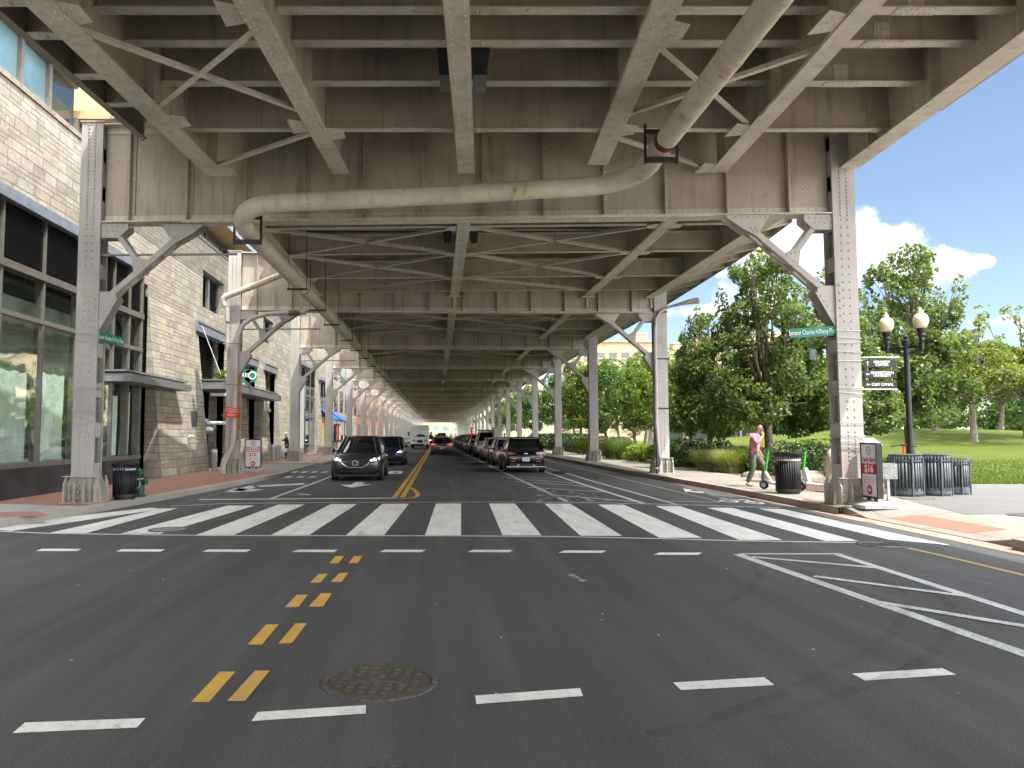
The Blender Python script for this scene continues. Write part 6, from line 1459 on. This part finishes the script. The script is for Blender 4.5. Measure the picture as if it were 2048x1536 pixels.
def car(label,cat,typ,paint,x,yfront,facing,detail=2,lights=False,brake=False,group=None,emblem=None,plate=None):
    P=TY[typ]; L,W,H=P['L'],P['W'],P['H']; rz=math.pi if facing=='cam' else 0
    yc=yfront+L/2   # yfront: the end nearest to the camera
    t=thing('parked_car' if group and 'parked' in group else 'car',label,cat,(x,yc,0),rz,group)
    h=W/2; gc=P['gc']
    st=[(-.5,.45,P['tail']*.80,.84),(-.485,gc+.1,P['tail']*.97,.93),(-.43,gc,P['tail']+.01,.985),(-.3,gc,P['belt'],1.0),(-.1,gc,P['belt'],1.0),(.12,gc,P['belt'],1.0),(.24,gc,P['hood'],.995),(.36,gc,P['hood']*.965,.985),(.45,gc+.02,P['nose']+.06,.95),(.485,gc+.08,P['nose']-.02,.88),(.5,gc+.2,P['nose']-.14,.8)]
    rings=[]
    for fy,zb,zt,ws in st:
        w=h*ws; zm=zb+(zt-zb)*.52
        half=[(0,zb),(w*.82,zb),(w*.975,zb+.07),(w,zm-.08),(w*.995,zm+.1),(w*.95,zt-.09),(w*.86,zt-.015),(w*.45,zt+.012),(0,zt+.02)]
        rings.append([(px,fy*L,z) for px,z in half]+[(-px,fy*L,z) for px,z in half[-2:0:-1]])
    mb=MB(); loft(mb,rings); body=part('body',mb,paint,t,smooth=60); md=body.modifiers.new('smooth','SUBSURF'); md.levels=md.render_levels=1
    # cabin glass
    wb,wt=h*.90,h*.675; zb=P['belt']-.06; zt=H-.05
    def ring8(y0,y1,w,z,c=.12): return [(-w+c,y0,z),(w-c,y0,z),(w,y0+c*1.2,z),(w,y1-c*2,z),(w-c*1.6,y1,z),(-w+c*1.6,y1,z),(-w,y1-c*2,z),(-w,y0+c*1.2,z)]
    lv=[]
    for s in (0,.35,.7,1):
        e=s**1.15; lv.append(ring8((P['cr']+(P['tr']-P['cr'])*s)*L,(P['cf']+(P['tf']-P['cf'])*s)*L,wb+(wt-wb)*e,zb+(zt-zb)*s,.1))
    mb=MB(); loft(mb,lv); part('glass',mb,CGLASS,t,smooth=30)
    mb=MB(); y0,y1=P['tr']*L,P['tf']*L; a=ring8(y0-.03,y1+.03,wt+.012,zt-.015,.1); b=ring8(y0+.0,y1-.02,wt*.97,zt+.03,.12); c=ring8(y0+.15,y1-.2,wt*.8,H,.15); loft(mb,[a,b,c]); part('roof',mb,paint,t,smooth=50)
    for s in (-1,1):
        mb=MB()
        def pt(k,i): return V(lv[i][k])*1.0
        ks=((2,3),(7,6))[0 if s>0 else 1]
        for k in ks+((1,4) if s>0 else (0,5)):
            for i in range(3): p=V(lv[i][k]); q=V(lv[i+1][k]); o=V((p.x*.012,0,0)); mb.beam(p+o,q+o,.07,.05,up=(s,0,.3))
        m=(P['cf']+P['cr'])/2*L*.7
        p=V((s*(wb+.003),m,zb)); q=V((s*(wt+.006),m,zt)); mb.beam(p,q,.09,.03,up=(s,0,.3)); mb.beam(V((s*(wb+.004),P['cr']*L*.9,zb+.03)),V((s*(wb+.004),P['cf']*L*.9,zb+.03)),.04,.03,up=(s,0,.3))
        part('pillar',mb,paint if typ!='pickup' else paint,t,smooth=40)
    # wheels
    for fy in (-.31,.31):
        for s in (-1,1):
            r=.34 if typ not in('suv','pickup') else .365
            w=MB(); w.lathe([(r-.13,-.11),(r-.02,-.115),(r,-.08),(r,.08),(r-.02,.115),(r-.13,.11)],(0,0,0),24,axis='x'); wo=part('wheel',w,TYRE,t,smooth=40); wo.location=(s*(h-.10),fy*L,r)
            m=MB(); m.lathe([(.03,s*.10),(r-.13,s*.105),(r-.115,s*.118),(r-.15,s*.112),(r-.15,s*.07)],(0,0,0),20,axis='x',cap=False)
            for k in range(5):
                a=k*1.2566; m.beam((s*.105,.03*math.cos(a),.03*math.sin(a)),(s*.112,(r-.14)*math.cos(a),(r-.14)*math.sin(a)),.06,.02,up=(s,0,0))
            m.build('rim',RIM,wo)
            a=MB(); a.lathe([(r+.045,-.12),(r+.045,.0)] if s<0 else [(r+.045,.0),(r+.045,.12)],(0,0,0),28,axis='x'); ao=part('wheel_arch',a,TRIM,t); ao.location=(s*(h-.115),fy*L,r+.01)
    mb=MB(); mb.box(-h*.9,-L*.44,gc-.05,h*.9,L*.44,gc+.08); part('underbody',mb,TRIM,t)
    # mirrors
    for s in (-1,1):
        mb=MB(); y=P['cf']*L-.35; mb.lathe([(.02,-.07),(.075,-.05),(.085,.0),(.075,.05),(.02,.07)],(s*(h+.07),y,P['belt']+.06),10,axis='x'); mb.box(s*(h-.06) if s>0 else s*(h+.02),y-.03,P['belt']-.01,s*(h+.02) if s>0 else s*(h-.06),y+.03,P['belt']+.03); part('mirror',mb,paint if detail else TRIM,t,smooth=50)
    yf=L/2; yr=-L/2; nz=P['nose']; tz=P['tail']
    if facing=='cam':
        gw=h*.55
        mb=MB(); mb.prism([(-gw*1.05,yf-.10,nz-.06),(gw*1.05,yf-.10,nz-.06),(gw*.9,yf-.05,nz-.22),(gw*.5,yf-.04,nz-.35),(-gw*.5,yf-.04,nz-.35),(-gw*.9,yf-.05,nz-.22)],(0,.06,0)); part('grille',mb,TRIM,t)
        mb=MB(); mb.tube([(-gw*1.1,yf-.03,nz-.06),(-gw*.92,yf+.005,nz-.22),(-gw*.5,yf+.02,nz-.36),(gw*.5,yf+.02,nz-.36),(gw*.92,yf+.005,nz-.22),(gw*1.1,yf-.03,nz-.06)],.011,6); part('grille_trim',mb,CHROME,t)
        mb=MB(); mb.prism([(-h*.72,yf-.12,gc+.10),(h*.72,yf-.12,gc+.10),(h*.62,yf-.1,gc+.24),(-h*.62,yf-.1,gc+.24)],(0,.115,0)); part('intake',mb,TRIM,t)
        for s in (-1,1):
            mb=MB(); mb.prism([(s*gw*1.12,yf-.22,nz-.10),(s*h*.93,yf-.42,nz+.02),(s*h*.95,yf-.42,nz-.08),(s*h*.85,yf-.25,nz-.16),(s*gw*1.1,yf-.16,nz-.15)],(0,.17,0)); hl=part('headlight',mb,LENSW,t)
            if lights: m=MB(); m.lathe([(.01,0),(.055,0),(.05,.02)],(s*h*.74,yf-.075,nz-.085),12,axis='y'); m.lathe([(.01,0),(.035,0),(.03,.02)],(s*h*.60,yf-.05,nz-.105),10,axis='y'); m.build('lamp',LAMPON,hl)
            mb=MB(); mb.beam((s*h*.55,yf-.035,gc+.20),(s*h*.86,yf-.14,gc+.25),.03,.03); part('fog_lamp_trim',mb,CHROME,t)
        if emblem=='wing':
            mb=MB(); n=20
            for k in range(n):
                a=2*math.pi*k/n; b=2*math.pi*(k+1)/n; c=nz-.2; y=yf+.028
                mb.beam((.105*math.cos(a),y,c+.085*math.sin(a)),(.105*math.cos(b),y,c+.085*math.sin(b)),.016,.014)
            mb.tube([(-.10,yf+.03,nz-.17),(-.05,yf+.03,nz-.19),(0,yf+.032,nz-.24),(.05,yf+.03,nz-.19),(.10,yf+.03,nz-.17)],.012,6); part('emblem',mb,CHROME,t)
    else:
        lens=LENSON if brake else LENS
        for s in (-1,1):
            mb=MB(); mb.prism([(s*h*.48,yr+.12,tz-.06),(s*h*.98,yr+.30,tz-.01),(s*h*.98,yr+.26,tz-.19),(s*h*.55,yr+.12,tz-.15)],(0,-.15,0)); tl=part('tail_light',mb,lens,t); m=MB(); m.prism([(s*h*.62,yr-.031,tz-.08),(s*h*.84,yr+.045,tz-.075),(s*h*.84,yr+.045,tz-.13),(s*h*.66,yr-.031,tz-.12)],(0,-.006,0)); m.build('reversing_lamp',LENSW,tl)
            mb=MB(); mb.box(s*h*.62-.1,yr-.012,gc+.27,s*h*.62+.1,yr+.05,gc+.31); part('reflector',mb,LENS,t)
        mb=MB(); mb.box(-h*.8,yr-.02,gc+.03,h*.8,yr+.2,gc+.2); part('bumper_valance',mb,TRIM,t)
        if typ!='sedan': mb=MB(); mb.prism([(-wt*.95,P['tr']*L-.12,zt-.035),(wt*.95,P['tr']*L-.12,zt-.035),(wt*.95,P['tr']*L+.05,zt+.0),(-wt*.95,P['tr']*L+.05,zt+.0)],(0,0,.035)); part('spoiler',mb,paint,t)
        mb=MB(); mb.box(-.16,yr-.034,gc+.30 if typ!='sedan' else tz-.25,.16,yr-.026,gc+.45 if typ!='sedan' else tz-.10); pl=part('number_plate',mb,PLATE,t)
        if plate: text('lettering',plate,.1,PLTX,pl,M4.Translation((0,yr-.036,gc+.375))@FACE_CAM,sx=.8)
        mb=MB(); mb.tube([(0,P['tr']*L+.25,H),(0,P['tr']*L+.15,H+.09)],.014,6); part('aerial',mb,TRIM,t)
    return t
DARK=carpaint('paint_graphite',(.035,.037,.040)); NAVY=carpaint('paint_navy',(.012,.02,.06)); BLK=carpaint('paint_black',(.008,.009,.012),.3,.22); SILV=carpaint('paint_silver',(.46,.44,.41)); WHT=carpaint('paint_white',(.68,.69,.69),.05); GREYC=carpaint('paint_grey',(.12,.125,.13)); BRN=carpaint('paint_dark_bronze',(.06,.05,.045)); REDC=carpaint('paint_red',(.3,.02,.02))
car('dark grey sport utility car with lit headlights nearest in the left lane','car','suv',DARK,-2.92,27.1,'cam',2,True,emblem='wing')
car('navy blue small car following the dark grey one','car','small_suv',NAVY,-2.62,40.5,'cam',1,True)
car('grey saloon with red tail lights driving away in the middle lane','car','hatch',GREYC,.42,61.5,'away',2,brake=True,plate='EV 4018')
PG='cars parked along the right of the road'
c=car('black hatchback with chrome bumper trim nearest in the parked row','car','small_suv',BLK,3.92,33.0,'away',2,group=PG,plate='EK 8018')
h=.885; yr=-2.05
mb=MB()
for s in (-1,1): mb.beam((s*.30,yr-.03,.36),(s*.44,yr-.035,.27),.02,.03); 
mb.beam((-.86,yr-.02,.27),(.86,yr-.02,.27),.02,.03); part('bumper_trim',mb,CHROME,c)
mb=MB(); mb.box(-.07,yr-.04,.83,.07,yr-.02,.86); mb.box(.45,yr-.02,.62,.6,yr-.01,.635); mb.box(-.62,yr-.02,.62,-.42,yr-.01,.63); part('badge',mb,CHROME,c)
car('silver saloon parked right in front of the black hatchback','car','sedan',SILV,3.95,40.6,'away',2,group=PG)
car('pale silver hatchback parked before the white pickup','car','hatch',SILV,3.85,47.4,'away',1,group=PG)
c=car('white pickup with a black roof light bar in the parked row','pickup','pickup',WHT,3.85,53.6,'away',1,group=PG)
mb=MB(); mb.box(-.75,-.1,1.93,.75,.2,2.02); part('light_bar',mb,BLACKM,c); mb=MB(); mb.box(.1,-.12,1.95,.5,-.1,2.0); part('light_lens',mb,AMBER,c); mb=MB(); mb.box(.3,-2.3,1.3,.9,-.6,2.05); mb.box(.35,-2.4,2.05,.95,.4,2.2); part('load',mb,ALU,c)
for i,(y,m,ty,lab) in enumerate(((61.5,BLK,'suv','black tall car parked beyond the white pickup'),(67.5,BRN,'sedan','dark bronze saloon second beyond the white pickup'),(73.5,SILV,'sedan','silver saloon third beyond the white pickup'),(79.5,BLK,'hatch','black hatchback fourth beyond the white pickup'),(85.5,GREYC,'suv','grey tall car fifth beyond the white pickup'),(92,BLK,'suv','black car sixth beyond the white pickup'),(98.5,BRN,'hatch','dark car seventh beyond the white pickup'),(105,BLK,'sedan','dark saloon farthest of the parked row'))):
    car(lab,'car',ty,m,3.6-.012*i,y,'away',0,group=PG)
TG='far traffic under the viaduct'
for i_,(x,y,f,m,ty,lab) in enumerate(((.6,92,'away',SILV,'hatch','pale car with bright tail lights ahead of the grey saloon'),(.5,112,'away',SILV,'sedan','silver saloon in the distant queue'),(.5,124,'away',BLK,'suv','black car in the distant queue'),(1.0,140,'away',BLK,'pickup','dark pickup at the head of the distant queue'),(-1.6,112,'cam',BLK,'suv','dark car behind the white van'),(-1.5,128,'cam',GREYC,'suv','grey car second behind the white van'),(-1.4,150,'cam',BLK,'sedan','dark saloon far behind the white van'))):
    car(lab,'car',ty,m,x,y,f,0,f=='cam' and i_<5,False,group=TG)
# white delivery van
VW=simple('van_white',(.80,.82,.80),.45,var=.05); t=thing('delivery_van','boxy white delivery van facing us down the left lane','van',(-1.9,85.5,0),math.pi); W=1.03
mb=MB(); L=6.2; yf=0
loft(mb,[[(-W,y,.45),(W,y,.45),(W,y,2.55),(W-.12,y,2.72),(-W+.12,y,2.72),(-W,y,2.55)] for y in (-L,-.05)]+[[(-W+.03,0,.5),(W-.03,0,.5),(W-.03,0,2.5),(W-.15,0,2.66),(-W+.15,0,2.66),(-W+.03,0,2.5)]]); part('body',mb,VW,t)
mb=MB(); mb.box(-.93,-.02,1.38,.93,.012,2.05); ws=part('windscreen',mb,CGLASS,t); mb=MB(); mb.box(-.02,.0125,1.4,.02,.02,2.03); mb.build('divider',TRIM,ws)
mb=MB(); mb.box(-.34,.001,.72,.34,.03,1.02); part('grille',mb,TRIM,t); mb=MB(); mb.box(-.98,-.2,.3,.98,.08,.58); part('bumper',mb,TRIM,t)
for s in (-1,1):
    mb=MB(); mb.lathe([(.01,.02),(.085,.02),(.1,-.02)],(s*.74,.01,.98),14,axis='y'); part('headlight',mb,TRIM,t); mb=MB(); mb.box(s*.55-.05,.0,.72,s*.55+.05,.02,1.0); part('vent',mb,METAL,t)
    mb=MB(); mb.box(s*1.28-.1,-.35,1.5,s*1.28+.1,-.27,1.95); mb.tube([(s*1.0,-.3,1.8),(s*1.25,-.3,1.85)],.02,5); part('mirror',mb,BLACKM,t)
    for y in (-.9,-4.6): w=MB(); w.lathe([(.22,-.12),(.38,-.12),(.4,0),(.38,.12),(.22,.12)],(0,0,0),20,axis='x'); o=part('wheel',w,TYRE,t); o.location=(s*.85,y,.4)
mb=MB(); mb.box(-.75,.081,.44,-.45,.09,.56); part('number_plate',mb,PLATE,t)
o=text('lettering','We Grant',.2,METAL,t,M4.Translation((-.05,.012,2.38))@M4.Rotation(math.pi,4,'Z')@FACE_CAM)
# orange barrels by the far right row
OR=simple('barrel_orange',(.85,.13,.01),.6,var=.05)
for x,y,lab in ((4.75,108,'left orange traffic drum by the far parked cars'),(5.6,110,'right orange traffic drum by the far parked cars')):
    t=thing('traffic_drum',lab,'traffic drum',(x,y,0),0,'orange traffic drums'); mb=MB(); mb.lathe([(.62,0),(.62,.15),(.5,.2),(.42,1.6),(.2,1.75)],n=14); part('drum',mb,OR,t); mb=MB(); mb.lathe([(.475,.7),(.475,.9),(.46,.9)],n=14,cap=False); part('stripe',mb,SIGNW,t)
t=thing('traffic_post','orange and white banded post above the traffic drums','post',(5.3,112,0)); mb=MB(); mb.lathe([(.22,0),(.2,2.6),(.1,2.7)],n=10); part('pole',mb,OR,t); mb=MB(); mb.lathe([(.22,1.9),(.22,2.05)],n=10); mb.lathe([(.215,2.25),(.215,2.4)],n=10); part('band',mb,SIGNW,t)
# ---------------------------------------------------------------- people
def skinned(name,verts,edges,mat,parent,sub=2,root=0):
    me=bpy.data.meshes.new(name); me.from_pydata([v[0] for v in verts],edges,[]); o=bpy.data.objects.new(name,me); COL.objects.link(o)
    o.modifiers.new('skin','SKIN'); sv=me.skin_vertices[0].data
    for i,v in enumerate(verts):
        r=v[1]; sv[i].radius=r if hasattr(r,'__len__') else (r,r); sv[i].use_root=(i==root)
    s=o.modifiers.new('sub','SUBSURF'); s.levels=s.render_levels=sub
    bpy.context.view_layer.update()
    m2=bpy.data.meshes.new_from_object(o.evaluated_get(bpy.context.evaluated_depsgraph_get())); bpy.data.objects.remove(o); bpy.data.meshes.remove(me)
    m2.name=name; m2.materials.clear(); m2.materials.append(mat); m2.polygons.foreach_set('use_smooth',[True]*len(m2.polygons))
    o=bpy.data.objects.new(name,m2); COL.objects.link(o); o.parent=parent; return o
SKIN=simple('skin',(.42,.23,.15),.55,var=.1,scale=25); SKINP=simple('skin_pale',(.55,.36,.28),.55,var=.08,scale=25)
def chain(lst):
    return lst,[(i,i+1) for i in range(len(lst)-1)]
def person(label,loc,rz,J,shirt,trousers,shoes,hair,skin=SKIN,bald=False,scale=1.0,hat=None,coat=False):
    """J: joints. Forward is +X, left is +Y."""
    t=thing('person',label,'person',loc,rz); t.scale=(scale,)*3
    g=lambda k: V(J[k])
    # body: one continuous skinned surface
    vs=[];es=[]
    def add(p,r): vs.append((tuple(p),r)); return len(vs)-1
    pel=add(g('pelvis'),(.125,.095)); sp=add(g('spine'),(.12,.09)); ch=add(g('chest'),(.14,.10)); nk=add(g('neck'),.055); hb=add(g('headbase'),.052)
    es+=[(pel,sp),(sp,ch),(ch,nk),(nk,hb)]
    hd=g('head'); up=(hd-g('headbase')).normalized()
    h1=add(hd-up*.02,(.082,.075)); h2=add(hd+up*.07,(.086,.076)); h3=add(hd+up*.135,(.055,.05)); es+=[(hb,h1),(h1,h2),(h2,h3)]
    for s in ('L','R'):
        sh=add(g('sh'+s),.062); el=add(g('el'+s),.043); m=add((g('el'+s)+g('wr'+s))/2,.040); wr=add(g('wr'+s),.028); es+=[(ch,sh),(sh,el),(el,m),(m,wr)]
        hp=add(g('hip'+s),.088); th=add(g('hip'+s).lerp(g('kn'+s),.5),.078); kn=add(g('kn'+s),.056); cf=add(g('kn'+s).lerp(g('an'+s),.4),.055); an=add(g('an'+s),.037); es+=[(pel,hp),(hp,th),(th,kn),(kn,cf),(cf,an)]
        # palm, four fingers, thumb
        w=g('wr'+s); d=(g('ha'+s)-w).normalized(); sd=V(J.get('pn'+s,(0,1,0))); sd=(sd-d*sd.dot(d)).normalized(); nn=d.cross(sd)
        pm=add(w+d*.05,(.036,.02)); pe=add(w+d*.085,(.036,.017)); es+=[(wr,pm),(pm,pe)]
        for k,(off,ln) in enumerate(((-.030,.070),(-.010,.080),(.010,.076),(.030,.06))):
            b=add(w+d*.092+sd*off,.009); c=add(w+d*(.092+ln*.5)+sd*off*1.1+nn*.012,.0085); e=add(w+d*(.092+ln*.85)+sd*off*1.1+nn*.035,.007); es+=[(pe,b),(b,c),(c,e)]
        b=add(w+d*.045-sd*.04,.011); c=add(w+d*.08-sd*.062+nn*.015,.009); e=add(w+d*.105-sd*.06+nn*.03,.008); es+=[(pm,b),(b,c),(c,e)]
    skinned('body',vs,es,skin,t)
    # face: nose, ears, eyes, mouth
    f=V(J['face']).normalized(); rt=f.cross(up).normalized(); c=hd+up*.04
    mb=MB()
    mb.tube([c+f*.085+up*.022,c+f*.108-up*.012,c+f*.088-up*.022],[.008,.014,.008],6); n_=part('nose',mb,skin,t,smooth=60)
    for s in (-1,1): mb=MB(); mb.lathe([(.004,-.01),(.022,-.004),(.024,.004),(.006,.01)],(0,0,0),10,axis='y'); o=part('ear',mb,skin,t,smooth=60); o.location=c+rt*s*.086-up*.002; o.rotation_euler=(0,0,math.atan2(f.y,f.x))
    for s in (-1,1): mb=MB(); mb.lathe([(.001,.0),(.011,.002),(.011,.006),(.001,.009)],(0,0,0),8,axis='x'); o=part('eye',mb,TRIM,t); o.location=c+f*.078+rt*s*.032+up*.018; o.rotation_euler=(0,0,math.atan2(f.y,f.x))
    mb=MB(); mb.beam(c+f*.086-rt*.022-up*.048,c+f*.086+rt*.022-up*.048,.008,.008); part('mouth',mb,simple('lips',(.3,.12,.1),.6),t)
    # hair
    bm=bmesh.new(); bmesh.ops.create_icosphere(bm,subdivisions=3,radius=1)
    for v_ in list(bm.verts):
        if v_.co.z<(-.25 if not bald else -.1) or (v_.co.x>.2 and v_.co.z<.62) or (bald and v_.co.z>.62): bm.verts.remove(v_)
    me=bpy.data.meshes.new('hair'); bm.to_mesh(me); bm.free(); me.polygons.foreach_set('use_smooth',[True]*len(me.polygons)); me.materials.append(hair)
    o=bpy.data.objects.new('hat' if hat else 'hair',me); COL.objects.link(o); o.parent=t; o.location=c+up*.035; o.scale=(.112,.101,.115) if hat else (.094,.088,.105); o.rotation_euler=(0,0,math.atan2(f.y,f.x))
    # shirt
    vs=[];es=[]
    a=add(g('pelvis')+V((0,0,.02)),(.172,.14)); b=add(g('spine'),(.175,.14)); c_=add(g('chest'),(.185,.135)); d_=add(g('neck')-V((0,0,.01)),(.075,.07)); es+=[(a,b),(b,c_),(c_,d_)]
    if coat: e=add(g('pelvis')-V((0,0,.2)),(.17,.14)); es+=[(a,e)]
    for s in ('L','R'):
        k=1.0 if coat else .42
        q=add(g('sh'+s),.083); r_=add(g('sh'+s).lerp(g('el'+s),.6),.07); el=add(g('el'+s),.062); m=add(g('el'+s).lerp(g('wr'+s),.45 if not coat else .92),.056 if not coat else .045); es+=[(c_,q),(q,r_),(r_,el),(el,m)]
    skinned('coat' if coat else 'shirt',vs,es,shirt,t,root=1)
    vs=[];es=[]
    a=add(g('pelvis')+V((0,0,.06)),(.155,.118)); b=add(g('pelvis')-V((0,0,.06)),(.15,.118)); es+=[(a,b)]
    for s in ('L','R'):
        h_=add(g('hip'+s)-V((0,0,.06)),.105); th=add(g('hip'+s).lerp(g('kn'+s),.55),.098); kn=add(g('kn'+s),.078); cf=add(g('kn'+s).lerp(g('an'+s),.5),.075); an=add(g('an'+s)+V((0,0,.02)),.064); es+=[(b,h_),(h_,th),(th,kn),(kn,cf),(cf,an)]
    skinned('trousers',vs,es,trousers,t)
    if not coat: mb=MB(); p=g('pelvis')+V((0,0,.075)); mb.lathe([(.165,-.018),(.168,.018)],(0,0,0),18,cap=False); o=part('belt',mb,TRIM,t); o.location=p; o.scale=(.80,1.04,1)
    for s in ('L','R'):
        an=g('an'+s); dr=V(J.get('ft'+s,(1,0,0))); vs=[(tuple(an+V((0,0,.0))-dr*.035),(.045,.045)),(tuple(an-V((0,0,.05))-dr*.02),(.042,.035)),(tuple(an-V((0,0,.055))+dr*.09),(.045,.032)),(tuple(an-V((0,0,.062))+dr*.17),(.038,.022))]
        skinned('shoe',vs,[(0,1),(1,2),(2,3)],shoes,t)
    return t
PINK=simple('pink_shirt',(.58,.20,.26),.8,var=.15,scale=14); TROU=simple('grey_trousers',(.115,.11,.095),.85,var=.2,scale=12); TANSH=simple('tan_shoes',(.42,.16,.06),.5); HAIRG=simple('short_grey_hair',(.30,.20,.15),.8,var=.3,scale=40)
walk=dict(pelvis=(0,0,.95),spine=(.01,0,1.13),chest=(.05,0,1.35),neck=(.09,0,1.47),headbase=(.115,0,1.52),head=(.15,0,1.585),face=(.9,-.1,-.35),
 shR=(.05,-.19,1.40),elR=(.20,-.33,1.19),wrR=(.30,-.14,1.40),haR=(.29,-.07,1.52),pnR=(.2,.6,.1),shL=(.05,.19,1.40),elL=(-.04,.27,1.14),wrL=(.08,.30,.92),haL=(.13,.30,.82),pnL=(1,0,0),
 hipL=(.01,.10,.92),knL=(.24,.10,.54),anL=(.20,.11,.13),hipR=(-.01,-.10,.92),knR=(.0,-.10,.50),anR=(-.16,-.10,.09),ftL=(.93,0,-.3),ftR=(1,0,0))
person('bald walking man in a pink shirt shielding his face with one hand',(9.4,22.3,.155),R(-42),walk,PINK,TROU,TANSH,HAIRG,bald=True,scale=1.06)
WHITEH=simple('white_headscarf',(.75,.62,.58),.8,var=.1,scale=20); BLKC=simple('black_coat',(.02,.021,.024),.85,var=.3,scale=15)
stand=dict(pelvis=(0,0,.93),spine=(.0,0,1.12),chest=(.02,0,1.34),neck=(.04,0,1.47),headbase=(.05,0,1.53),head=(.065,0,1.60),face=(1,0,-.1),
 shR=(.02,-.17,1.38),elR=(.22,-.2,1.24),wrR=(.45,-.18,1.26),haR=(.55,-.18,1.27),shL=(.02,.17,1.38),elL=(0,.22,1.12),wrL=(.08,.22,.90),haL=(.1,.22,.8),
 hipL=(.0,.09,.91),knL=(.05,.09,.50),anL=(.0,.10,.08),hipR=(-.0,-.09,.91),knR=(.03,-.09,.50),anR=(-.06,-.10,.08))
w_=person('person in black with a pale headscarf reaching towards the stone wall',(-9.35,47.0,.155),R(180),stand,BLKC,BLKC,TRIM,WHITEH,SKINP,scale=.93,hat=True,coat=True)
t=thing('carrier_bag','white carrier bag held by the person in black','bag',(-9.43,46.78,.155+.42)); mb=MB(); mb.prism([(-.13,-.06,0),(.13,-.06,0),(.15,-.07,.24),(-.15,-.07,.24)],(0,.13,0)); part('bag',mb,SIGNW,t); mb=MB(); mb.tube([(-.08,0,.24),(-.03,0,.35),(.03,0,.35),(.08,0,.24)],.008,5); part('handle',mb,SIGNW,t)
HV=simple('hi_vis_vest',(.55,.75,.05),.7,var=.05); BLUES=simple('blue_shirt',(.04,.22,.5),.8)
idle=dict(stand); idle.update(elR=(-.02,-.24,1.12),wrR=(.05,-.24,.9),haR=(.08,-.24,.8))
person('distant road worker in a yellow green vest, left one',(2.3,118,0),R(-90),idle,HV,BLKC,TRIM,TRIM); person('distant road worker in a yellow green vest, right one',(3.1,121,0),R(-60),idle,HV,BLKC,TRIM,TRIM)
person('person in a blue shirt beyond the black parked hatchback',(5.6,62,0),R(80),idle,BLUES,BLKC,TRIM,TRIM)
